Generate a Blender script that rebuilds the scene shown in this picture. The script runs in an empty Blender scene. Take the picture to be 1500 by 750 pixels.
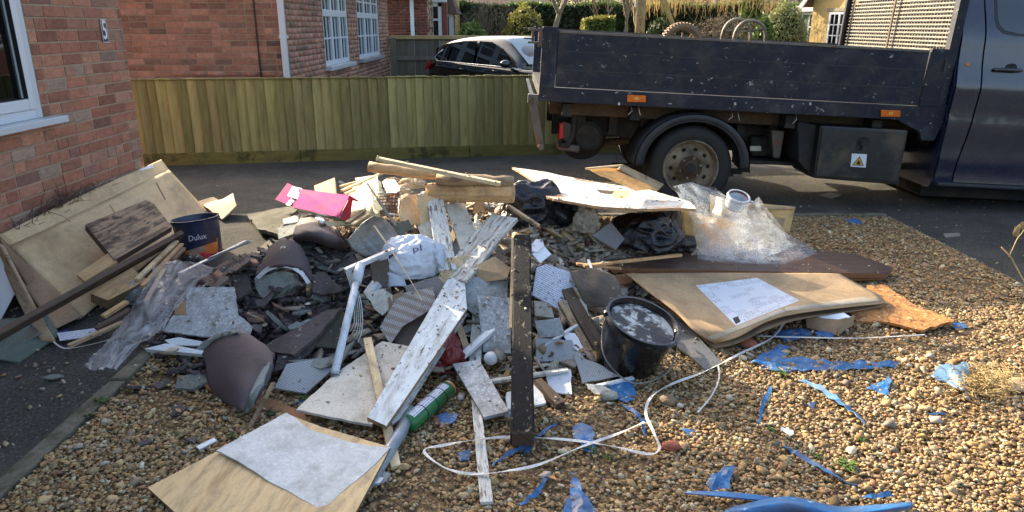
import bpy, bmesh, math, random
import numpy as np
from mathutils import Vector, Matrix, noise, geometry
random.seed(7); rng = np.random.default_rng(7)
S = bpy.context.scene; COL = S.collection
R = math.radians
# ---------------------------------------------------------------- camera, sky, sun, exposure
F = 1050.0; CH = 1.45; PIT = math.atan(337/F)
cam = bpy.data.objects.new('camera', bpy.data.cameras.new('camera')); COL.objects.link(cam)
cam.location = (0, 0, CH); cam.rotation_euler = (math.pi/2-PIT, 0, 0)
cam.data.sensor_width = 36; cam.data.lens = 36*F/1500; cam.data.clip_end = 500; cam.data.clip_start = .05
S.camera = cam
SUN_D = Vector((.69, -.72, 0)).normalized(); SUN_EL = R(25)
w = bpy.data.worlds.new('World'); S.world = w; w.use_nodes = True
nt = w.node_tree; bg = nt.nodes['Background']; sk = nt.nodes.new('ShaderNodeTexSky')
sk.sky_type = 'NISHITA'; sk.sun_disc = False; sk.sun_elevation = SUN_EL
sk.sun_rotation = math.atan2(-SUN_D.x, -SUN_D.y); sk.air_density = 1.0; sk.dust_density = 5.0; sk.ozone_density = 0.3
nt.links.new(sk.outputs[0], bg.inputs[0]); bg.inputs[1].default_value = .15
sl = bpy.data.lights.new('sun', 'SUN'); so = bpy.data.objects.new('sun', sl); COL.objects.link(so)
sl.energy = 3.8; sl.angle = R(.5); sl.color = (1, .85, .62)
toL = Vector((SUN_D.x*math.cos(SUN_EL), SUN_D.y*math.cos(SUN_EL), -math.sin(SUN_EL)))
so.rotation_euler = toL.to_track_quat('-Z', 'Y').to_euler()
S.view_settings.view_transform = 'Standard'; S.view_settings.look = 'None'; S.view_settings.exposure = 1.72
S.view_settings.gamma = 1
# ---------------------------------------------------------------- the photograph's lens: pixel -> ray
cp, sp = math.cos(PIT), math.sin(PIT); C0 = Vector((0, 0, CH))
def ray(px, py):
    a, b = (px-750)/F, (375-py)/F
    return Vector((a, cp+b*sp, -sp+b*cp))
def G(px, py, z=0.0):
    d = ray(px, py); return C0+d*((z-CH)/d.z)
def VY(px, py, Y):
    d = ray(px, py); return C0+d*(Y/d.y)
def VX(px, py, X):
    d = ray(px, py); return C0+d*(X/d.x)
def proj(p):
    x, y, z = p[0], p[1], p[2]-CH
    zc = y*cp-z*sp
    if zc < .05: return (-9999, -9999, zc)
    return (750+F*x/zc, 375-F*(y*sp+z*cp)/zc, zc)
BUMPS = [(0.0, 4.15, .95, .55, .36), (-1.12, 3.45, .5, .5, .30), (-.15, 3.35, .75, .5, .16), (1.15, 4.15, .5, .35, .10), (-.35, 4.3, .5, .4, .06)]
def H(x, y):
    s = 0
    for cx, cy, sx, sy, a in BUMPS: s += a*math.exp(-(((x-cx)/sx)**2+((y-cy)/sy)**2))
    return max(0, s-.02)
def M(px, py, dz=0.0):
    d = ray(px, py); t = .8
    def f(t):
        p = C0+d*t; return p.z-H(p.x, p.y)-dz
    while t < 14:
        if f(t) <= 0: break
        t += .03
    a, b = t-.03, t
    for _ in range(12):
        m = (a+b)/2
        if f(m) > 0: a = m
        else: b = m
    return C0+d*b
# ---------------------------------------------------------------- materials
def lin(h):
    h = h.lstrip('#'); o = []
    for i in (0, 2, 4):
        c = int(h[i:i+2], 16)/255; o.append(c/12.92 if c <= .04045 else ((c+.055)/1.055)**2.4)
    return (*o, 1)
class NT:
    def __init__(s, name):
        s.m = bpy.data.materials.new(name); s.m.use_nodes = True; s.t = s.m.node_tree
        s.t.nodes.clear(); s.out = s.n('ShaderNodeOutputMaterial')
    def n(s, ty, ins=None, **kw):
        nd = s.t.nodes.new(ty)
        for k, v in kw.items(): setattr(nd, k, v)
        for k, v in (ins or {}).items():
            if isinstance(v, bpy.types.NodeSocket): s.t.links.new(v, nd.inputs[k])
            else: nd.inputs[k].default_value = v
        return nd
    def ramp(s, fac, stops, mode='LINEAR'):
        r = s.n('ShaderNodeValToRGB', {0: fac}); e = r.color_ramp; e.interpolation = mode
        while len(e.elements) < len(stops): e.elements.new(.5)
        for i, (p, c) in enumerate(stops):
            e.elements[i].position = p; e.elements[i].color = c if not isinstance(c, (int, float)) else (c, c, c, 1)
        return r.outputs[0]
    def mix(s, fac, a, b, bt='MIX'):
        m = s.n('ShaderNodeMix', data_type='RGBA', blend_type=bt)
        for k, v in ((0, fac), (6, a), (7, b)):
            if isinstance(v, bpy.types.NodeSocket): s.t.links.new(v, m.inputs[k])
            else: m.inputs[k].default_value = v
        return m.outputs[2]
    def noise(s, vec, scale, detail=6, rough=.6, dist=0):
        return s.n('ShaderNodeTexNoise', {'Vector': vec, 'Scale': scale, 'Detail': detail, 'Roughness': rough, 'Distortion': dist}).outputs[0]
    def math(s, op, a, b=0):
        return s.n('ShaderNodeMath', {0: a, 1: b}, operation=op).outputs[0]
    def coord(s, kind, st=(1, 1, 1)):
        tc = s.n('ShaderNodeTexCoord'); o = tc.outputs['UV' if kind == 'UV' else 'Object']
        oi = s.n('ShaderNodeObjectInfo')
        off = s.n('ShaderNodeCombineXYZ', {0: s.math('MULTIPLY', oi.outputs['Random'], 37), 1: s.math('MULTIPLY', oi.outputs['Random'], 91), 2: 0.0})
        ad = s.n('ShaderNodeVectorMath', {0: o, 1: off.outputs[0]}, operation='ADD')
        return s.n('ShaderNodeMapping', {0: ad.outputs[0], 3: st}).outputs[0]
MATS = {}
def mat(name, c1, c2=None, rough=.75, sc=6, st=(1, 1, 1), lo=.3, hi=.7, spots=None, ssc=8, sthr=.6, sw=.04, sst=(1,1,1), spots2=None, s2sc=30, s2thr=.66,
        bump=.25, bsc=60, bst=None, bd=.01, grime=None, coord='UV', metal=0, spec=.5, coat=0, transl=0, jit=.12, extra=None):
    k = NT(name); v = k.coord(coord, st); v0 = k.coord(coord, sst)
    c2 = c2 or c1
    n1 = k.noise(v, sc, 8, .65, .3)
    col = k.ramp(n1, [(lo, lin(c1)), (hi, lin(c2))])
    oi = k.n('ShaderNodeObjectInfo').outputs['Random']
    h = k.n('ShaderNodeHueSaturation', {'Value': k.math('ADD', k.math('MULTIPLY', oi, 2*jit), 1-jit), 'Color': col}).outputs[0]
    fine = k.noise(v0, 90, 4, .7)
    h = k.mix(.5, h, k.ramp(fine, [(.25, .25), (.75, .75)]), 'OVERLAY')
    sthr = .5+(sthr-.5)*.62; s2thr = .5+(s2thr-.5)*.62
    if grime is None: grime = .42 if coord == 'UV' else .2
    if spots:
        n2 = k.noise(v0, ssc, 8, .7, .2)
        h = k.mix(k.ramp(n2, [(sthr-sw, 0.0), (sthr+sw, 1.0)]), h, lin(spots))
    if spots2:
        n3 = k.noise(v0, s2sc, 5, .7)
        h = k.mix(k.ramp(n3, [(s2thr-.03, 0.0), (s2thr+.03, 1.0)]), h, lin(spots2))
    if grime:
        ng = k.noise(v0, 6, 9, .72, .5); h = k.mix(k.math('MULTIPLY', k.ramp(ng, [(.46, 0.0), (.7, 1.0)]), grime*1.5), h, lin('#5f5444'))
        ns = k.noise(v0, 150, 3, .8); h = k.mix(k.math('MULTIPLY', k.ramp(ns, [(.58, 0.0), (.64, 1.0)]), grime), h, lin('#4a4238'))
    vb = k.coord(coord, bst or st); nb = k.noise(vb, bsc, 5, .7)
    nb2 = k.noise(v0, 5, 3, .5)
    hb = k.math('ADD', nb, k.math('MULTIPLY', nb2, 2.0))
    bp = k.n('ShaderNodeBump', {'Strength': bump, 'Distance': bd, 'Height': hb})
    ro = k.math('ADD', k.math('MULTIPLY', fine, .25), rough-.12)
    p = k.n('ShaderNodeBsdfPrincipled', {'Base Color': h, 'Roughness': ro, 'Metallic': metal, 'Normal': bp.outputs[0], 'Specular IOR Level': spec, 'Coat Weight': coat, 'Coat Roughness': .08})
    o = p.outputs[0]
    if transl:
        tr = k.n('ShaderNodeBsdfTranslucent', {'Color': h, 'Normal': bp.outputs[0]})
        o = k.n('ShaderNodeMixShader', {0: transl, 1: o, 2: tr.outputs[0]}).outputs[0]
    k.t.links.new(o, k.out.inputs[0]); MATS[name] = k.m; return k.m
def film(name, col, op=.5, rough=.2, sc=14, tint=None, cell=False):
    k = NT(name); v = k.coord('UV')
    n = k.noise(v, sc, 6, .6, 1.2)
    if cell:
        vo = k.n('ShaderNodeTexVoronoi', {'Vector': v, 'Scale': 120.0, 'Randomness': .45}).outputs[0]
        hgt = k.math('ADD', k.math('MULTIPLY', vo, -.35), k.math('MULTIPLY', n, 2.0)); opn = k.ramp(k.math('ADD', k.math('MULTIPLY', vo, .3), k.math('MULTIPLY', n, 1.0)), [(.5, op-.28), (1.0, min(1, op+.4))])
    else:
        hgt = k.math('MULTIPLY', n, 2.5); opn = k.ramp(n, [(.35, op-.22), (.65, min(1, op+.22))])
    bp = k.n('ShaderNodeBump', {'Strength': .5, 'Distance': .01, 'Height': hgt})
    d = k.n('ShaderNodeBsdfDiffuse', {'Color': lin(col), 'Normal': bp.outputs[0]}); t = k.n('ShaderNodeBsdfTranslucent', {'Color': lin(col), 'Normal': bp.outputs[0]})
    g = k.n('ShaderNodeBsdfGlossy', {'Color': (1, 1, 1, 1), 'Roughness': rough, 'Normal': bp.outputs[0]})
    a = k.n('ShaderNodeMixShader', {0: .45, 1: d.outputs[0], 2: t.outputs[0]}); b = k.n('ShaderNodeMixShader', {0: .16, 1: a.outputs[0], 2: g.outputs[0]})
    tp = k.n('ShaderNodeBsdfTransparent', {'Color': lin(tint or '#ffffff')})
    m = k.n('ShaderNodeMixShader', {0: opn, 1: tp.outputs[0], 2: b.outputs[0]}); k.t.links.new(m.outputs[0], k.out.inputs[0]); MATS[name] = k.m; return k.m
def glass(name, tint='#9fb0b4', base='#0b0e10', tr=.35, rough=.03):
    k = NT(name); p = k.n('ShaderNodeBsdfPrincipled', {'Base Color': lin(base), 'Roughness': rough, 'Specular IOR Level': .9, 'Coat Weight': .6, 'Coat Roughness': .02})
    t = k.n('ShaderNodeBsdfTransparent', {'Color': lin(tint)}); m = k.n('ShaderNodeMixShader', {0: tr, 1: p.outputs[0], 2: t.outputs[0]})
    k.t.links.new(m.outputs[0], k.out.inputs[0]); MATS[name] = k.m; return k.m
def randmat(name, stops, rough=.75, coord='Object', bsc=90, bump=.3, vein=.5, sat=1.0, spec=.4, st=(1,1,1)):
    """colour picked per object / per attribute 'rnd'"""
    k = NT(name); v = k.coord(coord, st)
    a = k.n('ShaderNodeAttribute', attribute_name='rnd').outputs['Fac']; oi = k.n('ShaderNodeObjectInfo').outputs['Random']
    fr = k.math('FRACT', k.math('ADD', a, oi))
    col = k.ramp(fr, [(p, lin(c)) for p, c in stops])
    n = k.noise(v, bsc*.35, 7, .7, .4); col = k.mix(vein, col, k.ramp(n, [(.25, .22), (.75, .78)]), 'OVERLAY')
    f2 = k.math('FRACT', k.math('MULTIPLY', fr, 17.3)); col = k.n('ShaderNodeHueSaturation', {'Value': k.math('ADD', k.math('MULTIPLY', f2, .5), .75), 'Saturation': sat, 'Color': col}).outputs[0]
    bp = k.n('ShaderNodeBump', {'Strength': bump, 'Distance': .005, 'Height': k.noise(v, bsc, 5, .7)})
    p = k.n('ShaderNodeBsdfPrincipled', {'Base Color': col, 'Roughness': rough, 'Normal': bp.outputs[0], 'Specular IOR Level': spec})
    k.t.links.new(p.outputs[0], k.out.inputs[0]); MATS[name] = k.m; return k.m
def printed(name, base, ink, sx=8, rows=60, thr=.5, dens=.55, blocks=True):
    """paper with rows of small print"""
    k = NT(name); tc = k.n('ShaderNodeTexCoord').outputs['UV']; sep = k.n('ShaderNodeSeparateXYZ', {0: tc})
    rowv = k.math('MULTIPLY', sep.outputs[1], float(rows)); fr = k.math('FRACT', rowv); fl = k.math('FLOOR', rowv)
    line = k.math('MULTIPLY', k.math('GREATER_THAN', fr, .35), k.math('LESS_THAN', fr, .8))
    v = k.n('ShaderNodeCombineXYZ', {0: k.math('MULTIPLY', sep.outputs[0], rows*2.2), 1: k.math('MULTIPLY', fl, 7.3), 2: 0.0}).outputs[0]
    words = k.math('GREATER_THAN', k.noise(v, 1.0, 2, .6), thr)
    v2 = k.n('ShaderNodeCombineXYZ', {0: k.math('MULTIPLY', k.math('FLOOR', k.math('MULTIPLY', sep.outputs[0], 14.0)), 1.37), 1: k.math('MULTIPLY', k.math('FLOOR', k.math('MULTIPLY', sep.outputs[1], 26.0)), 2.63), 2: 0.0}).outputs[0]
    par = k.math('GREATER_THAN', k.noise(v2, 1.0, 1, .5), dens-.05)
    msk = k.math('MULTIPLY', k.math('MULTIPLY', line, words), par)
    vn = k.coord('UV'); col = k.mix(k.noise(vn, 7, 5), lin(base), k.mix(.12, lin(base), lin('#8a8070')))
    col = k.mix(k.math('MULTIPLY', msk, .7), col, lin(ink))
    bp = k.n('ShaderNodeBump', {'Strength': .25, 'Distance': .01, 'Height': k.noise(vn, 12, 4)})
    p = k.n('ShaderNodeBsdfPrincipled', {'Base Color': col, 'Roughness': .6, 'Normal': bp.outputs[0]})
    k.t.links.new(p.outputs[0], k.out.inputs[0]); MATS[name] = k.m; return k.m
L = (1, 12, 1)   # grain runs along u
mat('pine', '#b48a58', '#d9b585', sc=3, st=L, bump=.2, spots='#7a5a38', ssc=9, sthr=.72)
mat('pine_pale', '#c9ab80', '#e6cfa6', sc=2.5, st=L, bump=.15, spots='#8a6a48', ssc=7, sthr=.74)
mat('pine_grey', '#8c7659', '#b59c7a', sc=3, st=L, bump=.3, spots='#5d4a36', ssc=6, sthr=.63)
mat('timber_dark', '#3a2c22', '#5f4a3a', sc=3, st=L, bump=.35, spots='#1e1712', ssc=7, sthr=.64)
mat('stained_board', '#4a3021', '#a08468', sc=4, st=(1, 6, 1), lo=.4, hi=.56, bump=.3, spots='#2c1c14', ssc=7, sthr=.58, sst=(1, 3, 1))
mat('cardboard', '#a58a67', '#b79c78', sc=4, bump=.12, bsc=140, bst=(1, 10, 1), spots='#8a7152', ssc=2.2, sthr=.66, sw=.12)
mat('cardboard_light', '#cdae80', '#dcc298', sc=3, bump=.12, bsc=120, bst=(1, 10, 1), spots='#9a8462', ssc=2, sthr=.65, sw=.12, grime=.25)
mat('cardboard_brown', '#8d7256', '#a1866a', sc=3, bump=.15, bsc=120, spots='#6e5640', ssc=3, sthr=.64, sw=.1)
mat('cardboard_edge', '#6f563d', '#8f7557', sc=20, st=(1, 8, 1), bump=.5)
mat('carton_yellow', '#d9b878', '#ecd3a0', sc=3, bump=.1, transl=.35)
mat('tape', '#b9ab92', '#c9bda6', rough=.35, sc=12, bump=.15)
mat('white_paint', '#c9d0d2', '#dfe4e4', rough=.55, sc=5, st=(1, 4, 1), bump=.2, spots='#5d5348', ssc=13, sthr=.69, sw=.012, sst=(1, 5, 1), spots2='#4a423a', s2thr=.72)
mat('white_paint_worn', '#b9bcb8', '#d6d8d3', rough=.65, sc=5, st=(1, 6, 1), bump=.3, spots='#75685a', ssc=9, sthr=.6, sw=.03, sst=(1, 6, 1), spots2='#6a5f54', s2thr=.68)
mat('cream_board', '#b8b3a6', '#cfc9ba', rough=.6, sc=4, bump=.12, spots='#8b8578', ssc=9, sthr=.68, spots2='#6d675e', s2sc=35, s2thr=.74)
mat('grey_board', '#8f9698', '#abb1b1', rough=.65, sc=6, bump=.25, spots='#6d7272', ssc=11, sthr=.62, sw=.08, spots2='#c6c9c6', s2thr=.68)
mat('stone_laminate', '#8d959b', '#b1b8bc', rough=.6, sc=26, lo=.35, hi=.62, bump=.25, spots='#75797a', ssc=11, sthr=.66, sw=.08, spots2='#d2d6d8', s2sc=60, s2thr=.62)
mat('floor_white', '#bfc6ca', '#d2d8db', grime=.15, rough=.5, sc=9, bump=.3, spots='#9aa2a6', ssc=14, sthr=.62, sw=.1, spots2='#e8ecec', s2sc=70, s2thr=.72)
mat('ply_clean', '#c6a675', '#d8bc8c', rough=.6, sc=2.2, st=(.8, 5, 1), bump=.1, spots='#a98453', ssc=4, sthr=.68, sw=.08, sst=(1, 4, 1))
mat('hardboard', '#7a4f30', '#946540', sc=6, bump=.2, spots='#5b3820', ssc=5, sthr=.66)
mat('osb', '#a06a34', '#c48a4c', sc=14, st=(1, 3, 1), bump=.6, bsc=40, spots='#7a4a22', ssc=20, sthr=.58, spots2='#d9ac70', s2thr=.64)
mat('dark_panel', '#3a2a26', '#5b463c', rough=.4, sc=2, st=(1, 18, 1), bump=.15, spots='#2a1e1b', ssc=3, sthr=.62, sst=(1, 8, 1))
mat('plasterboard', '#d6d4cc', '#e8e5dc', rough=.8, sc=5, bump=.7, bsc=22, bst=(1, 1, 1), spots='#c2a27c', ssc=3.3, sthr=.66, sw=.02)
mat('plaster', '#c9c4b8', '#ddd9cf', sc=8, bump=.5)
mat('torn_paper', '#b98d62', '#cfa77c', sc=10, bump=.4)
mat('foam', '#d6dde2', '#e2e8ec', rough=.7, sc=40, bump=.25, jit=.04, grime=.15)
mat('black_post', '#0b0d11', '#15171c', grime=.04, rough=.8, spec=.2, sc=5, st=(1, 5, 1), bump=.5, spots='#8f8772', ssc=8, sthr=.70, sw=.012, sst=(1, 1.6, 1), spots2='#9a917c', s2sc=36, s2thr=.73)
mat('tile', '#443e40', '#5c5556', rough=.85, sc=5, bump=.35, spots='#2b2427', ssc=6, sthr=.64, sw=.08, spots2='#8a8684', s2sc=16, s2thr=.735, coord='Object')
mat('tile_smooth', '#493f44', '#564b50', rough=.7, sc=3, bump=.2, spots='#3a2f34', ssc=4, sthr=.6, sw=.1, spots2='#cfcaca', s2sc=9, s2thr=.79, coord='Object')
mat('mortar_grey', '#707672', '#969c98', rough=.9, sc=9, bump=.8, bsc=40, coord='Object', spots='#565b54', ssc=7, sthr=.62)
mat('mossy', '#4a4a3f', '#66645a', rough=.95, sc=8, bump=.8, bsc=40, spots='#3a3d2c', ssc=6, sthr=.58, sw=.08)
mat('zinc', '#7f7f7c', '#a09f9a', rough=.5, sc=5, st=(1, 9, 1), bump=.2, metal=.35, spots='#5a564f', ssc=7, sthr=.6, sw=.08)
mat('upvc', '#c2ccd6', '#cdd6df', rough=.3, sc=2, bump=.02, jit=.02, grime=.0)
mat('upvc_dirty', '#c0cad4', '#d4dce4', rough=.35, sc=5, bump=.05, spots='#8d8f8c', ssc=9, sthr=.7, sw=.05)
mat('pipe_grey', '#8795a4', '#9daab6', rough=.35, sc=5, bump=.05, spots='#6b7580', ssc=6, sthr=.66)
mat('magenta', '#a81f78', '#b83085', rough=.8, spec=.15, sc=2, bump=.08, transl=.12)
mat('magenta_red', '#c8283c', '#d83a50', rough=.7, spec=.2, sc=3, bump=.1, transl=.3)
mat('pink_grey', '#8d96a0', '#a1a9b2', rough=.5, sc=4)
mat('label_white', '#d5dae2', '#e3e7ed', rough=.5, sc=5, bump=.1, grime=.15)
printed('label_print', '#d3d9e4', '#3f4658', rows=80)
printed('label_print_s', '#cfd5e0', '#4a5165', rows=110, thr=.48, dens=.5)
printed('news_print', '#c9cedb', '#5a6070', rows=95, thr=.46, dens=.42)
mat('black_plastic', '#0b0e15', '#111722', rough=.28, sc=3, bump=.7, bsc=12, bd=.012, coat=.0, spec=.55, bst=(1, 2.2, 1), grime=.1)
mat('bucket_black', c1='#0b0c0e', c2='#15171a', grime=.06, rough=.28, sc=4, bump=.05, spots='#5a5c5e', ssc=8, sthr=.7, sw=.03, coord='Object', coat=.3)
mat('bucket_residue', '#14171b', '#2a2e33', rough=.4, sc=7, bump=.8, bsc=25, spots='#b3b7b8', ssc=9, sthr=.6, sw=.03, coord='Object')
mat('paint_navy', '#1c2740', '#25324e', rough=.35, sc=4, bump=.05, coord='Object', spots='#6b7280', ssc=9, sthr=.72)
mat('orange_print', '#d0702a', '#e08a3c', rough=.45, sc=7, bump=.05, coord='Object', spots='#b9a48c', ssc=9, sthr=.56, sw=.03)
mat('rust_inside', '#6e4334', '#8d5a45', rough=.8, sc=6, coord='Object')
mat('bag_white', '#ccd6e4', '#dde4ee', rough=.4, sc=4, bump=.35, bsc=12, transl=.3, bst=(1, 1, 1), grime=.15)
mat('blue_print', '#1f2c6a', '#2b3a80', rough=.45)
mat('blue_plastic', '#205a92', '#2c6ea8', rough=.42, sc=8, bump=.35, bsc=20, spots='#134672', ssc=7, sthr=.62, sw=.06, spots2='#8fb9d8', s2sc=20, s2thr=.74)
mat('blue_sheet', '#3d6c96', '#6d99bb', rough=.35, sc=8, bump=.15)
mat('strap', '#c7c5c0', '#d8d6d0', rough=.45, sc=30, bump=.2)
mat('red_bag', '#6e1f24', '#8f2d33', rough=.35, sc=6, bump=.6, bsc=14)
mat('green_plastic', '#1f6b3a', '#2b8048', rough=.35, sc=4)
mat('cloth_cream', '#cbb088', '#e8d4b0', rough=.9, sc=5, bump=.4, bsc=60, transl=.25)
mat('cream_smooth', '#dccf9e', '#efe4b8', rough=.6, sc=3, bump=.1, spots='#a2967a', ssc=6, sthr=.7, transl=.15)
mat('paper_grey', '#a6a094', '#c2bcae', rough=.85, sc=8, bump=.5)
mat('cloth_brown', '#4f463d', '#6b6156', rough=.95, sc=7, bump=.7, bsc=60)
mat('soft_grey', '#55575a', '#6d7073', rough=.7, sc=6)
mat('dirt', '#2e2822', '#5b5042', rough=1, sc=16, bump=1.0, bsc=50, coord='Object', spots='#7d7262', ssc=26, sthr=.62, sw=.05)
mat('pebble_base', '#4a3a28', '#7a6244', rough=1, sc=30, bump=1.0, bsc=80, coord='Object', spots='#a48a62', ssc=60, sthr=.6)
mat('asphalt', '#2f2f2d', '#555450', rough=.95, sc=70, lo=.38, hi=.66, bump=1.0, bsc=110, coord='Object', spots='#5a5852', ssc=1.6, sthr=.56, sw=.12, spots2='#86847c', s2sc=60, s2thr=.7, jit=0, spec=.2)
mat('kerb', '#5f5a4c', '#807a6a', rough=.95, sc=16, bump=.9, bsc=60, coord='Object', spots='#43422f', ssc=7, sthr=.55, sw=.08)
mat('concrete', '#77726a', '#928d83', rough=.95, sc=6, bump=.4, coord='Object')
mat('grass', '#3c5424', '#5c7a34', rough=.9, sc=10, coord='Object', transl=.2)
mat('lawn', '#3f4f28', '#5d6d3a', rough=1, sc=14, coord='Object', bump=.8)
mat('mortar', '#94866f', '#ab9c86', rough=.95, sc=14, bump=.5, bsc=150, coord='Object', jit=.02)
mat('fence_rail', '#5c5a2c', '#77743e', rough=.9, sc=4, st=(1, 8, 8), coord='Object', bump=.4, spots='#46481f', ssc=4, sthr=.6)
mat('fence_old', '#6b675a', '#868173', rough=.95, sc=3, st=(8, 1, 1), coord='Object', bump=.4)
mat('fence_rail_new', '#a58c5c', '#bfa676', rough=.8, sc=4, coord='Object')
mat('navy', '#141a28', '#1b2232', rough=.35, sc=2.5, bump=.06, coord='Object', spots='#0e121b', ssc=2.2, sthr=.6, sw=.1, spots2='#a9afb8', s2sc=13, s2thr=.765, jit=.02, coat=.35)
mat('navy_scratched', '#101726', '#161d2f', rough=.55, spec=.3, sc=2, bump=.08, coord='Object', spots='#2c3340', ssc=3, sthr=.64, sw=.06, spots2='#a4a8aa', s2sc=20, s2thr=.765, jit=.02, sst=(1, 1, 1.3))
mat('navy_car', '#0f1830', '#131e38', rough=.24, sc=2, bump=.006, coord='Object', coat=.7, jit=0, grime=.12)
mat('steel_worn', '#4a4742', '#6c6861', rough=.55, sc=9, bump=.4, coord='Object', spots='#7a4b33', ssc=8, sthr=.64, metal=.3)
mat('galv', '#a9a79e', '#c9c6bb', rough=.45, sc=9, bump=.2, coord='Object', metal=.4)
mat('chassis', c1='#17181a', c2='#2a2a2b', grime=.06, rough=.8, sc=6, bump=.5, coord='Object', spots='#3d352c', ssc=5, sthr=.6, sw=.08)
mat('rubber', c1='#121314', c2='#202122', grime=.06, rough=.75, sc=8, bump=.3, coord='Object', jit=.02)
mat('guard', c1='#1d1f23', c2='#2a2d31', grime=.06, rough=.6, sc=8, bump=.15, coord='Object')
mat('rim', '#7a7060', '#a0957f', rough=.55, sc=8, bump=.3, coord='Object', spots='#463828', ssc=6, sthr=.58, sw=.1, metal=.3)
mat('rim_rusty', '#3f3226', '#5b4936', rough=.8, sc=12, bump=.4, coord='Object')
mat('hub_dark', c1='#15130f', c2='#231f19', grime=.06, rough=.7, sc=9, coord='Object')
mat('box_black', c1='#16191d', c2='#22262b', grime=.06, rough=.4, sc=5, bump=.1, coord='Object', spots='#4b4337', ssc=3.2, sthr=.62, sw=.08)
mat('amber', '#d5641a', '#e27a26', rough=.25, sc=5, bump=.05, coord='Object', jit=0, transl=.2, grime=.0)
mat('red_lens', '#a01622', '#c02434', rough=.2, sc=5, coord='Object', transl=.2)
mat('car_black', '#0a0b0d', '#0e1013', rough=.16, sc=2, bump=.01, coord='Object', coat=.7, jit=0, grime=0)
mat('chrome', '#b8bcc0', '#d0d4d8', rough=.2, sc=2, metal=.8, coord='Object', grime=.0)
mat('ink_black', c1='#14161a', c2='#1c1e22', grime=.06, rough=.5)
mat('sign_yellow', '#dfa22a', '#e8b03a', rough=.5)
mat('white_flat', '#d8dade', '#e2e4e8', rough=.4, jit=0, grime=.0)
mat('number_blue', '#32385a', '#3c4264', rough=.35, grime=.0)
mat('bark', '#6b6252', '#958a76', rough=.95, sc=7, st=(4, 4, 1), bump=.8, coord='Object')
mat('twig', '#5e5446', '#857966', rough=.95, sc=7, coord='Object')
mat('twig_warm', '#a58c5e', '#c9b27c', rough=.95, sc=7, coord='Object', transl=.2)
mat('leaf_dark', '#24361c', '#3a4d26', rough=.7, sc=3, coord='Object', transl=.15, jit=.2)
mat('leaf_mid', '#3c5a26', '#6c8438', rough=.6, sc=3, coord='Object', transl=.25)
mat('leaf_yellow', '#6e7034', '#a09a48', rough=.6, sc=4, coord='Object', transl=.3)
mat('leaf_variegated', '#5f7138', '#c2c184', rough=.55, sc=30, coord='Object', transl=.25)
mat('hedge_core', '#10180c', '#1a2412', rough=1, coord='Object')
mat('roof_tile', '#4a3a33', '#65513f', rough=.9, sc=5, coord='Object', bump=.5)
mat('render_pale', '#8c8676', '#a39d8b', rough=.9, sc=5, coord='Object')
mat('curtain', '#b09a5a', '#cdb978', rough=.9, sc=4, st=(14, 14, 1), coord='Object')
mat('hole_shade', '#08090a', '#101112', rough=1, coord='Object')
mat('red_pot', '#a02a2a', '#b43a34', coord='Object')
mat('mesh_steel', '#5f5e57', '#85827a', rough=.6, sc=20, coord='Object')
def pattern(name, c1, c2, scale, rowmix=True, diag=False):
    k = NT(name); tc = k.n('ShaderNodeTexCoord').outputs['UV']
    ch = k.n('ShaderNodeTexChecker', {'Vector': tc, 'Scale': scale}).outputs['Fac']
    wv = k.n('ShaderNodeTexWave', {'Vector': tc, 'Scale': scale*.045, 'Distortion': 1.2, 'Detail': 2.0}).outputs['Fac']
    vn = k.coord('UV'); nn = k.noise(vn, 9, 6)
    f = k.math('MULTIPLY', ch, .8)
    if rowmix: f = k.math('MULTIPLY', f, k.ramp(wv, [(.35, .15), (.65, 1.0)]))
    f = k.math('ADD', f, k.math('MULTIPLY', k.math('SUBTRACT', nn, .5), .5))
    col = k.mix(k.ramp(f, [(0, 0.0), (1, 1.0)]), lin(c1), lin(c2))
    bp = k.n('ShaderNodeBump', {'Strength': .6, 'Distance': .01, 'Height': k.math('ADD', ch, nn)})
    p = k.n('ShaderNodeBsdfPrincipled', {'Base Color': col, 'Roughness': .75, 'Normal': bp.outputs[0]}); k.t.links.new(p.outputs[0], k.out.inputs[0]); MATS[name] = k.m
pattern('embossed_strip', '#85796f', '#bdbcbb', 170)
pattern('embossed_grid', '#6e6a66', '#8a8682', 130, False)
pattern('cork_grid', '#5d5148', '#6f645c', 110, False)
pattern('perforated', '#80878c', '#a9b0b4', 150, False)
randmat('brick_red', [(0, '#8e553f'), (.2, '#956047'), (.4, '#9f6e53'), (.55, '#8a4f39'), (.7, '#9f765e'), (.88, '#7d5347'), (.95, '#8f7a68'), (1, '#8f7a68')], coord='Object', bsc=45, vein=.75, st=(1, 1, 2), sat=.9)
randmat('brick_brown', [(0, '#9a6650'), (.3, '#a06e57'), (.5, '#95624e'), (.65, '#a67560'), (.82, '#8a5a48'), (.94, '#7c6052'), (1, '#6f5044')], coord='Object', bsc=45, vein=.7, sat=.9)
randmat('brick_yellow', [(0, '#b99a5e'), (.5, '#c8ab70'), (.8, '#b08c56'), (1, '#a07c50')], coord='Object', bsc=60, vein=.5)
randmat('brick_dark', [(0, '#6e3c34'), (.5, '#7d4a3e'), (1, '#5c322c')], coord='Object', bsc=60)
randmat('brick_pale', [(0, '#b3a88c'), (.5, '#c6bca0'), (1, '#9e957c')], coord='Object', bsc=60)
randmat('pebble', [(0, '#6a5538'), (.1, '#8a6e40'), (.22, '#ab8a54'), (.33, '#877457'), (.43, '#ad956a'), (.54, '#967040'), (.64, '#776349'), (.74, '#b89f6e'), (.82, '#966543'), (.9, '#938d78'), (.96, '#c8bc98'), (1, '#655c4e')], rough=.7, bsc=120, vein=.75, sat=.95)
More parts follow.
